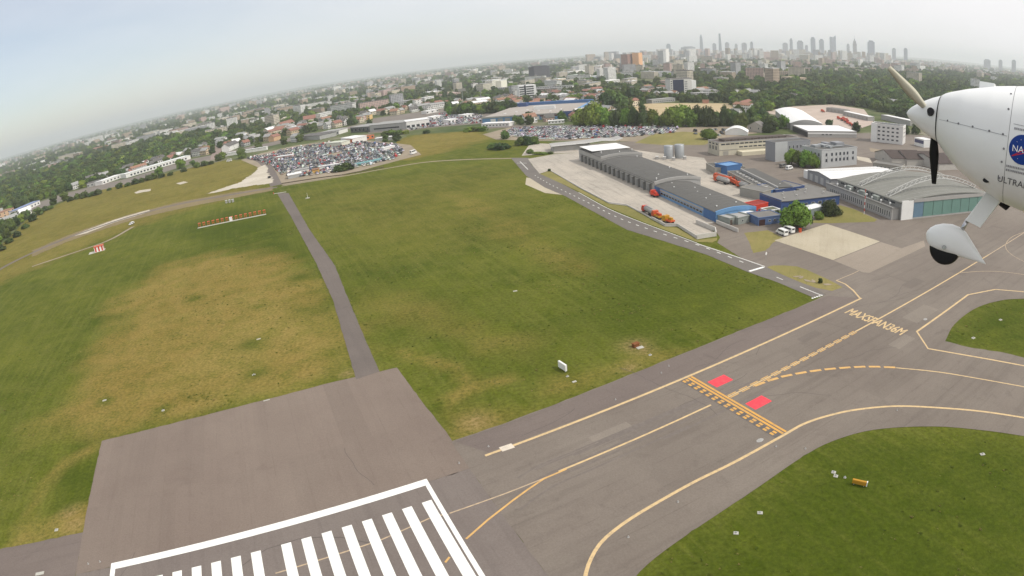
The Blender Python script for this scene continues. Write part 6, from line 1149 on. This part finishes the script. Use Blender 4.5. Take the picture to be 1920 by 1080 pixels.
# ---- trees: the nearest of the wood as single trees, all farther ones as one woodland
HX = np.array(HOUSES)
def clear_of_houses(x, y):
    m = np.ones(x.size, bool)
    for i in range(0, len(HX), 1): m &= (x-HX[i, 0])**2+(y-HX[i, 1])**2 > HX[i, 2]**2
    return m
PTS = []
for r0, r1, step, sc_, pr in ((540, 1300, 10.5, 1.0, .8), (1300, 2600, 21, 1.35, .72), (2600, 5200, 42, 1.8, .75), (5200, 12000, 105, 2.4, .7)):
    X, Y = grid(r0, r1, step); ok = free(X, Y, KEEP+FOOT) if r0 < 1000 else np.ones(X.size, bool)
    if r0 >= 1000: ok &= free(X, Y, [f_ for f_ in FOOT if max(math.hypot(p.x, p.y) for p in f_) > 1100])
    X, Y = X[ok], Y[ok]
    if r0 < 2600: ok = clear_of_houses(X, Y); X, Y = X[ok], Y[ok]
    f = fbm(X, Y, .005 if r0 < 2000 else .0018, 1.7); ww = wood_w(X, Y); az = np.degrees(np.arctan2(X, Y))
    p_ = np.where(ww, .97, np.clip(pr*(.55+.85*f), .12, .9)); ok = RNG.random(X.size) < p_
    for x, y, w_ in zip(X[ok], Y[ok], ww[ok]): PTS.append((x, y, sc_*random.uniform(.75, 1.3)*(1.05 if w_ else .92)))
PTS.sort(key=lambda p: p[0]**2+p[1]**2); nind = max(0, 295-len(TREES)); ind = PTS[:nind]; rest = np.array(PTS[nind:])
LMK = [(n_, G(*p_)) for n_, p_ in (('the blue roofed shop', (55,392)), ('the dark roofed shop', (177,348)), ('the short white shop', (212,339)), ('the middle of the long shop row', (297,316)), ('the brown block', (368,291)), ('the orange brown block', (386,287)), ('the side street', (409,272)), ('the beige block', (312,272)), ('the white flats', (225,269)), ('the reddish house', (185,282)), ('the brick building', (14,406)), ('the white corner house', (440,280)), ('the coral house', (529,250)), ('the broad red roof', (541,238)), ('the yellow building', (680,226)), ('the dark showroom', (675,248)), ('the white gabled office', (786,202)), ('the blue rimmed store', (985,215)), ('the striped office', (990,186)), ('the banner office', (1278,180)), ('the sports field corner', (1385,212)), ('the small grey house', (1415,248)), ('the barrel roofed hall', (1508,225)), ('the grey garage row', (1565,211)), ('the white garage row', (1604,221)), ('the white office block', (1662,265)), ('the back shed roof', (1680,230)), ('the modern black hall', (1830,167)))]
def beside(x, y):
    n_, q = min(LMK, key=lambda t: (t[1].x-x)**2+(t[1].y-y)**2); d_ = V2(x, y)-q; r_ = q.normalized(); a_ = d_.dot(r_); b_ = d_.dot(V2(r_.y, -r_.x))
    return ('close to ' if d_.length < 14 else ('behind ' if a_ > 0 else 'in front of ') if abs(a_) > abs(b_) else ('right of ' if b_ > 0 else 'left of '))+n_
for x, y, s_ in ind:
    kd = random.choices('mdb', (5, 4, 1.6))[0]; z_ = where_of(x, y).split(' ', 1)[1]; r_ = math.hypot(x, y)
    tree(x, y, 10*s_, 9*s_, kd, f'{ {"m": "mid green", "d": "dark green", "b": "light green"}[kd]} {"tall" if s_ > 1.1 else "small" if s_ < .9 else "medium"} woodland tree, {beside(x, y)}', 'trees at the near edge of the woods', low=.04)
print('woodland', len(rest))
src = bpy.data.collections.new('woodland_kinds')
for kd, cnt in (('m', 4), ('d', 3), ('b', 1)):
    for k in range(cnt):
        t = bpy.data.objects.new('woodland_kind', CR[kd][k]); src.objects.link(t)
me = bpy.data.meshes.new('woodland'); me.from_pydata([(x, y, 4.8*s_) for x, y, s_ in rest], [], []); at_ = me.attributes.new('size', 'FLOAT', 'POINT'); at_.data.foreach_set('value', rest[:, 2].astype(np.float32))
wd = put('woodland', me); tag(wd, 'mass of farther trees between the houses up to the horizon', kind='stuff')
ng = bpy.data.node_groups.new('woodland_scatter', 'GeometryNodeTree'); ng.interface.new_socket('Geometry', in_out='INPUT', socket_type='NodeSocketGeometry'); ng.interface.new_socket('Geometry', in_out='OUTPUT', socket_type='NodeSocketGeometry')
N = ng.nodes.new; gi, go = N('NodeGroupInput'), N('NodeGroupOutput'); ci = N('GeometryNodeCollectionInfo'); ci.inputs['Collection'].default_value = src; ci.inputs['Separate Children'].default_value = True; ci.inputs['Reset Children'].default_value = True
ip = N('GeometryNodeInstanceOnPoints'); ip.inputs['Pick Instance'].default_value = True; rv = N('FunctionNodeRandomValue'); rv.data_type = 'FLOAT_VECTOR'; rv.inputs[1].default_value = (.05, .05, 6.28); rv.inputs[0].default_value = (-.05, -.05, 0)
na = N('GeometryNodeInputNamedAttribute'); na.data_type = 'FLOAT'; na.inputs['Name'].default_value = 'size'; vm = N('ShaderNodeVectorMath'); vm.operation = 'MULTIPLY'; vm.inputs[1].default_value = (5.0, 5.0, 4.9)
lk = ng.links.new; lk(gi.outputs[0], ip.inputs['Points']); lk(ci.outputs[0], ip.inputs['Instance']); lk(rv.outputs[0], ip.inputs['Rotation']); lk(na.outputs['Attribute'], vm.inputs[0]); lk(vm.outputs[0], ip.inputs['Scale']); lk(ip.outputs[0], go.inputs[0])
wd.modifiers.new('scatter', 'NODES').node_group = ng

# ------------------------------------------------------------------ haze over the whole plain
m = bpy.data.materials.new('summer_haze'); m.use_nodes = True; nn_ = m.node_tree.nodes; nn_.clear(); pv = nn_.new('ShaderNodeVolumePrincipled'); pv.inputs['Color'].default_value = (.93, .965, 1.0, 1); pv.inputs['Density'].default_value = 1.15e-4; pv.inputs['Anisotropy'].default_value = .35
mo = nn_.new('ShaderNodeOutputMaterial'); m.node_tree.links.new(pv.outputs[0], mo.inputs['Volume'])
hz = MB().box(-25500, 25500, -8500, 25500, -1.2, 310).build('haze', m); tag(hz, 'thin pale summer haze over the whole plain', kind='stuff')

# ---- tufts of taller grass and straw standing in the sward
def tuft_mesh(name, m_, seed, n=16):
    r = random.Random(seed); b = MB()
    for k in range(n):
        a, q = r.uniform(0, 6.28), r.uniform(0, .55); x, y = math.cos(a)*q, math.sin(a)*q; h = r.uniform(.5, 1.0); t = r.uniform(0, 6.28); w = r.uniform(.08, .16); lx, ly = math.cos(a)*r.uniform(.1, .5), math.sin(a)*r.uniform(.1, .5)
        b.face([(x-math.cos(t)*w, y-math.sin(t)*w, 0), (x+math.cos(t)*w, y+math.sin(t)*w, 0), (x+lx, y+ly, h)])
    return b.mesh(name, m_)
TG = leaf_mat('tuft_green', S(88, 102, 36, .9), .25, .02); TS = leaf_mat('tuft_straw', S(150, 140, 84, .8), .25, .02)
tsrc = bpy.data.collections.new('tuft_kinds')
for k in range(3): tsrc.objects.link(bpy.data.objects.new('tuft_kind', tuft_mesh('tuft', TG, k)))
for k in range(2): tsrc.objects.link(bpy.data.objects.new('tuft_kind', tuft_mesh('tuft', TS, 9+k)))
PAVED = [[RW(-69, -47), RW(7.2, -47), RW(8.4, -8), RW(8.4, 60), RW(-69, 60)], [RW(-260, -11.5), RW(-67, -11.5), RW(-67, 60), RW(-260, 60)], [G(*p) for p in [(517,362),(545,405),(592,492),(624,562),(647,640),(668,712),(712,697),(690,648),(657,570),(628,498),(580,430),(543,362)]], [G(*p) for p in [(958,296),(987,330),(1060,368),(1175,431),(1325,478),(1404,511),(1524,558),(1700,400),(1300,250),(1000,250)]]]
tx_ = RNG.uniform(-210, 190, 52000); ty_ = RNG.uniform(35, 300, 52000)
ok = free(tx_, ty_, PAVED) & inside(tx_, ty_, AF_POLY) & (~inside(tx_, ty_, taxi_out) | inside(tx_, ty_, isl1) | inside(tx_, ty_, isl2)); tx_, ty_ = tx_[ok], ty_[ok]
cl = fbm(tx_, ty_, .045, 6.6)+.5*fbm(tx_, ty_, .25, 2.9); ok = cl > RNG.uniform(-.05, 1.15, tx_.size); tx_, ty_ = tx_[ok], ty_[ok]; print('tufts', tx_.size)
me = bpy.data.meshes.new('grass_tufts'); me.from_pydata([(x, y, 0) for x, y in zip(tx_, ty_)], [], []); at_ = me.attributes.new('size', 'FLOAT', 'POINT'); at_.data.foreach_set('value', (RNG.gamma(3, .035, tx_.size)+.06).clip(.06, .34).astype(np.float32))
tf = put('grass_tufts', me); tag(tf, 'scattered tufts of taller grass and straw in the airfield sward', kind='stuff')
ng2 = ng.copy(); ng2.name = 'tuft_scatter'
for nd in ng2.nodes:
    if nd.bl_idname == 'GeometryNodeCollectionInfo': nd.inputs['Collection'].default_value = tsrc
    if nd.bl_idname == 'ShaderNodeVectorMath': nd.inputs[1].default_value = (2.0, 2.0, 1.1)
tf.modifiers.new('scatter', 'NODES').node_group = ng2

# ================================================================== THE AIRCRAFT (its left side, seen from a camera on its wing)
PSI, TILT, DT = R(9), R(10), 4.3; PX = DT/FPX
r0_ = RAY(1800, 260).normalized(); e1 = (RAY(1820, 260)-RAY(1780, 260)).normalized(); e1 = (e1-r0_*e1.dot(r0_)).normalized(); e2 = e1.cross(r0_).normalized()
if e2.z < 0: e2 = -e2
hx = e1*math.cos(TILT)-e2*math.sin(TILT)
ex_ = hx*math.cos(PSI)-r0_*math.sin(PSI); ez_ = e1*math.sin(TILT)+e2*math.cos(TILT); ey_ = -r0_*math.cos(PSI)-hx*math.sin(PSI)
tip = RAY(1700, 212)*DT+Vector((0, 0, CAMH))
plane = empty('aircraft', tip); tag(plane, 'white light aircraft nose with spinner and faired wheel at the right edge', 'aircraft')
plane.matrix_world = Matrix(((ex_.x, ey_.x, ez_.x, tip.x), (ex_.y, ey_.y, ez_.y, tip.y), (ex_.z, ey_.z, ez_.z, tip.z), (0, 0, 0, 1)))
PWHITE = mat('aircraft_white_gelcoat', (.80, .81, .80), .28, .03, .8, .5); PBLACK = mat('aircraft_black', (.012, .012, .014), .4, .1); PSEAM = mat('panel_gap_grey', (.28, .28, .29), .6, .05)
CP = math.cos(PSI); q_ = lambda v: v*PX; X_ = lambda v: v*PX/CP
SEC = [(64, 40, -41, 41), (70, 44, -48, 46), (80, 48, -58, 56), (94, 52, -70, 70), (110, 57, -82, 84), (131, 62, -94, 96), (160, 69, -106, 108), (190, 74, -117, 117), (220, 78, -122, 122), (250, 86, -125, 126), (285, 118, -128, 130), (330, 158, -130, 133), (400, 182, -131, 135), (520, 186, -128, 133), (640, 168, -112, 120), (800, 130, -84, 95), (1100, 92, -42, 58), (1500, 70, -10, 26), (1800, 60, 8, 10)]
sx = np.array([c[0] for c in SEC], float); st_, sb_, sw_ = (np.array([c[k] for c in SEC], float) for k in (1, 2, 3))
def section(x): t, b, w = np.interp(x, sx, st_), np.interp(x, sx, sb_), np.interp(x, sx, sw_); return (t+b)/2, (t-b)/2, w
NE = 2.35
def side_y(x, z): m_, h_, w = section(x); k = min(.999, abs((z-m_)/h_)); return w*(1-k**NE)**(1/NE)
def loft(x0, x1, nx, nseg=44, cap0=False, cap1=False, off=0.0):
    b = MB(); xs = np.linspace(x0, x1, nx)
    for x in xs:
        m_, h_, w = section(x)
        for k in range(nseg):
            t = 2*math.pi*k/nseg; c, s_ = math.cos(t), math.sin(t); b.v.append((X_(x), q_(math.copysign(abs(c)**(2/NE), c)*(w+off)), q_(m_+math.copysign(abs(s_)**(2/NE), s_)*(h_+off))))
    for a in range(nx-1):
        for k in range(nseg): j = (k+1) % nseg; b.f.append((a*nseg+k, a*nseg+j, (a+1)*nseg+j, (a+1)*nseg+k)); b.m.append(0)
    if cap0: b.f.append(tuple(range(nseg-1, -1, -1))); b.m.append(0)
    if cap1: b.f.append(tuple((nx-1)*nseg+k for k in range(nseg))); b.m.append(0)
    return b
cowl = loft(64.6, 197, 26, cap0=True).build('cowling', PWHITE, plane, True)
fus = loft(197.8, 1800, 60, cap1=True).build('fuselage', PWHITE, plane, True)
loft(197.1, 197.7, 2, off=-.6).build('panel_gap', PSEAM, cowl)
b = MB(); prof = [(0.3, 0), (6, 3), (12, 9), (19, 19), (27, 33), (34, 47), (40, 62)]; ns = 32
for r_, x in prof:
    for k in range(ns): t = 2*math.pi*k/ns; b.v.append((X_(x), q_(r_*math.cos(t)), q_(r_*math.sin(t)-x*.01)))
for a in range(len(prof)-1):
    for k in range(ns): j = (k+1) % ns; b.f.append((a*ns+k, a*ns+j, (a+1)*ns+j, (a+1)*ns+k)); b.m.append(0)
spn = b.build('spinner', PWHITE, plane, True)
b = MB(); b.tube((X_(60), 0, q_(-.6)), (X_(65), 0, q_(-.8)), q_(38.5), q_(39.5), 32); b.build('backplate', PBLACK, spn)
def blade(ang, length, m_, twist0, twist1, lean=0.0, wide=1.0):
    """one propeller blade at rest, root at the hub, running out in direction ang (0 = towards the camera, 90 = up)"""
    b = MB(); d = Vector((lean, math.cos(ang), math.sin(ang))).normalized(); ax_ = Vector((1, 0, 0)); side = d.cross(ax_).normalized(); n_ = 12
    for k in range(n_+1):
        t = k/n_; r_ = .10+(length-.10)*t; ch = wide*.8*(.052+.05*math.sin(min(1, t*2.2)*math.pi/2))*(1-.55*max(0, t-.45)/.55) if t < .97 else .03; th = .016*(1-t)+.005; tw = twist0+(twist1-twist0)*t
        cdir = side*math.cos(tw)+ax_*math.sin(tw); nd = d.cross(cdir); c0 = Vector((X_(50), 0, 0))+d*r_
        for u, v in ((-.5, 0), (-.2, .5), (.2, .45), (.5, 0), (.2, -.35), (-.2, -.4)): b.v.append(tuple(c0+cdir*ch*u+nd*th*v*2))
    for k in range(n_):
        for j in range(6): jj = (j+1) % 6; b.f.append((k*6+j, k*6+jj, (k+1)*6+jj, (k+1)*6+j)); b.m.append(0)
    b.f.append(tuple(n_*6+j for j in range(6))); b.m.append(0); return b.build('propeller_blade', m_, plane, True)
blade(R(34), .50, mat('sunlit_pale_blade', S(206, 202, 182), .4, .05), R(-50), R(-38), -.52, .85); blade(R(-99), .43, PBLACK, R(84), R(74), .1, .8)  # light falling on the first blade is put into its pale colour
MB().tube((X_(52), q_(30), q_(6)), (X_(52), q_(42), q_(9)), q_(8), q_(6), 12).build('blade_socket', PBLACK, spn)
# seams, screws, outlet
def on_side(x, z, lift=.6): return Vector((X_(x), q_(side_y(x, z)+lift), q_(z)))
b = MB(); pts = [on_side(70+k*5.2, -3-k*.32, .15) for k in range(25)]
for p, r_ in zip(pts, pts[1:]): b.tube(p, r_, .0011, n=5)
b.build('panel_seam', PSEAM, cowl)
scr = MB().tube((0, 0, 0), (0, .0025, 0), .0065, n=10).mesh('screw', mat('screw_head', (.2, .2, .21), .5))
for x, z in ((88, -3), (110, -5), (136, -6), (165, -8), (188, -9), (192, 30), (192, 55), (192, -30), (191, -50), (190, -75)): put('screw', scr, cowl, on_side(x, z, .1))
put('breather_hole', MB().tube((0, -.004, 0), (0, .006, 0), .017, n=14).mesh('breather_hole', PBLACK), cowl, on_side(167, -84, .2)).scale = (1.25, 1, .75)
MB().box(X_(130), X_(156), q_(-14), q_(14), q_(60), q_(73)).build('air_scoop', PWHITE, cowl)
b = MB(); xs = np.linspace(209, 330, 16)
for x in xs:
    lo = 78-(x-209)*.0-44*math.sin(min(1, (x-209)/60)*math.pi/2)
    for k in range(9): z = lo+(section(x)[0]+section(x)[1]-2-lo)*k/8; b.v.append(tuple(on_side(x, z, .35)))
for a in range(15):
    for k in range(8): b.f.append((a*9+k, (a+1)*9+k, (a+1)*9+k+1, a*9+k+1)); b.m.append(0)
b.build('windscreen', mat('tinted_canopy', (.02, .02, .04), .08, .1, .5, .6), fus, True)
# emblem and lettering
def decal(o): 
    for v in o.data.vertices: x, z = v.co.x, v.co.y; v.co = on_side(x, z, .35+v.co.z)
    o.data.update()
b = MB(); n_ = 40; cx_, cz_ = 222, -26
for rr in (0.01, 8, 15, 22): b.v += [(cx_+rr*math.cos(2*math.pi*k/n_), cz_+rr*math.sin(2*math.pi*k/n_), 0) for k in range(n_)]
for a in range(3):
    for k in range(n_): j = (k+1) % n_; b.f.append((a*n_+k, a*n_+j, (a+1)*n_+j, (a+1)*n_+k)); b.m.append(0)
em = b.build('emblem', mat('emblem_blue', S(28, 66, 150), .4, .05), fus); decal(em); em['label'] = 'round blue emblem reading NASA in white'
def text_on(body, cx, cz, wid, hgt, m_, parent, lift=.25, ang=0.0, al='CENTER'):
    o = text_obj('lettering', body, 1.0, m_, parent); x_ = np.array([v.co.x for v in o.data.vertices]); y_ = np.array([v.co.y for v in o.data.vertices]); kx, ky = wid/(x_.max()-x_.min()), hgt/(y_.max()-y_.min()); mx_, my_ = (x_.max()+x_.min())/2, (y_.max()+y_.min())/2
    for v in o.data.vertices: a, c = (v.co.x-mx_)*kx, (v.co.y-my_)*ky; v.co = (cx+a*math.cos(ang)-c*math.sin(ang), cz+a*math.sin(ang)+c*math.cos(ang), lift)
    decal(o); return o
DECW = mat('decal_white', (.85, .85, .85), .5, .02); DECK = mat('decal_grey', (.09, .09, .1), .5, .02)
text_on('NASA', cx_+.5, cz_, 33, 9.5, DECW, em, .6); text_on('ULTRALEKKI', 226, -77, 78, 9.5, DECK, fus, .3, R(-2))
b = MB()
for p, r_ in (((206, -38), (226, -30)), ((226, -30), (240, -10)), ((206, -38), (224, -26)), ((224, -26), (240, -10))): d = Vector((r_[0]-p[0], r_[1]-p[1])).normalized(); nn2 = Vector((-d.y, d.x))*.55; b.face([(p[0]-nn2.x, p[1]-nn2.y, .4), (r_[0]-nn2.x, r_[1]-nn2.y, .4), (r_[0]+nn2.x, r_[1]+nn2.y, .4), (p[0]+nn2.x, p[1]+nn2.y, .4)])
o = b.build('red_chevron', mat('decal_red', S(220, 50, 48), .5, .02), em); decal(o)
b = MB()
for x, z in ((212, -16), (218, -12), (228, -42), (216, -40), (234, -34), (224, -11), (209, -30)): b.face([(x-.6, z, .4), (x, z-.6, .4), (x+.6, z, .4), (x, z+.6, .4)])
o = b.build('stars', DECW, em); decal(o); o['kind'] = 'stuff'
b = MB()
for row_, (z, x0, x1) in enumerate(((3, 205, 235), (-54, 199, 236), (-60, 199, 234))):
    x = x0; rr = random.Random(row_)
    while x < x1: w_ = rr.uniform(1.2, 2.6); b.face([(x, z-1.6, .25), (x+w_, z-1.6, .25), (x+w_, z+1.6, .25), (x, z+1.6, .25)]); x += w_+.8
o = b.build('small_print', mat('decal_mid_grey', (.3, .3, .32), .5, .02), fus); decal(o); o['kind'] = 'stuff'
ribb = MB()
for k in range(10): x = 203+k*4; ribb.face([(x, 9-k*.1, .25), (x+4, 8.9-k*.1, .25), (x+4, 9.6-k*.1, .25), (x, 9.7-k*.1, .25)])
o = ribb.build('pinstripe', mat('decal_mid_grey', (.3, .3, .32)), fus); decal(o)
# nose leg: faired strut, steel rod, wheel and wheel fairing
def pl(pts, y0, y1, m_, name, bev=.3):
    b = MB(); n = len(pts); c = np.mean(pts, 0); inn = [((p[0]-c[0])*(1-bev*.25)+c[0], (p[1]-c[1])*(1-bev*.06)+c[1]) for p in pts]
    for yy, rg in ((y0, inn), (y0*.6, pts), (y1*.6, pts), (y1, inn)): b.v += [(X_(p[0]), q_(yy), q_(p[1])) for p in rg]
    for a in range(3):
        for k in range(n): j = (k+1) % n; b.f.append((a*n+k, a*n+j, (a+1)*n+j, (a+1)*n+k)); b.m.append(0)
    b.f.append(tuple(range(n-1, -1, -1))); b.m.append(0); b.f.append(tuple(3*n+k for k in range(n))); b.m.append(0); return b.build(name, m_, plane, False)
pl([(168, -95), (198, -103), (161, -168), (132, -162)], -9, 9, PWHITE, 'strut_fairing')
MB().tube((X_(136), 0, q_(-160)), (X_(126), 0, q_(-186)), q_(4), n=12).build('steel_rod', mat('bright_steel', (.5, .5, .52), .25, .03, .5, .5, .9), plane, True)
MB().tube((X_(186), q_(-16), q_(-112)), (X_(204), q_(-20), q_(-124)), q_(13), q_(9), 16).build('cowl_outlet', PBLACK, cowl)
GZ = lambda v: -105+(v+105)*.9
stn = [(69.5, -211, -213, 1), (71.5, -205, -220, 6), (76, -198, -228, 11), (84, -191, -235.5, 15), (97, -185, -237.5, 18), (114, -182, -238.5, 19), (131, -184.5, -239, 17), (142, -191, -239.3, 14.5), (156, -206, -239.6, 10.5), (172, -223, -239.8, 5.5), (187.5, -239, -240, .6)]
b = MB(); ns = 28
for x, zt, zb, w_ in stn:
    zt, zb, x = GZ(zt), GZ(zb), x-5; m_, h_ = (zt+zb)/2, (zt-zb)/2
    for k in range(ns): t = 2*math.pi*k/ns; c, s_ = math.cos(t), math.sin(t); b.v.append((X_(x), q_(math.copysign(abs(c)**.8, c)*w_), q_(m_+math.copysign(abs(s_)**.8, s_)*h_)))
for a in range(len(stn)-1):
    for k in range(ns): j = (k+1) % ns; b.f.append((a*ns+k, a*ns+j, (a+1)*ns+j, (a+1)*ns+k)); b.m.append(0)
b.f.append(tuple(range(ns-1, -1, -1))); b.m.append(0); wf = b.build('wheel_fairing', PWHITE, plane, True)
MB().tube((X_(105), q_(17), q_(GZ(-226))), (X_(105), q_(20.5), q_(GZ(-226))), q_(4.2), q_(3.4), 12).build('axle_bolt', mat('bright_steel', (.5, .5, .52)), wf)
b = MB()
for yy, rr in ((-11, 22), (-10, 26), (-6, 28.6), (0, 29.4), (6, 28.6), (10, 26), (11, 22)): b.v += [(X_(104)+q_(rr*math.cos(2*math.pi*k/28)), q_(yy), q_(GZ(-230)+rr*math.sin(2*math.pi*k/28))) for k in range(28)]
for a in range(6):
    for k in range(28): j = (k+1) % 28; b.f.append((a*28+k, a*28+j, (a+1)*28+j, (a+1)*28+k)); b.m.append(0)
b.f.append(tuple(range(27, -1, -1))); b.m.append(0); b.f.append(tuple(6*28+k for k in range(28))); b.m.append(0); b.build('tyre', PBLACK, plane, True)
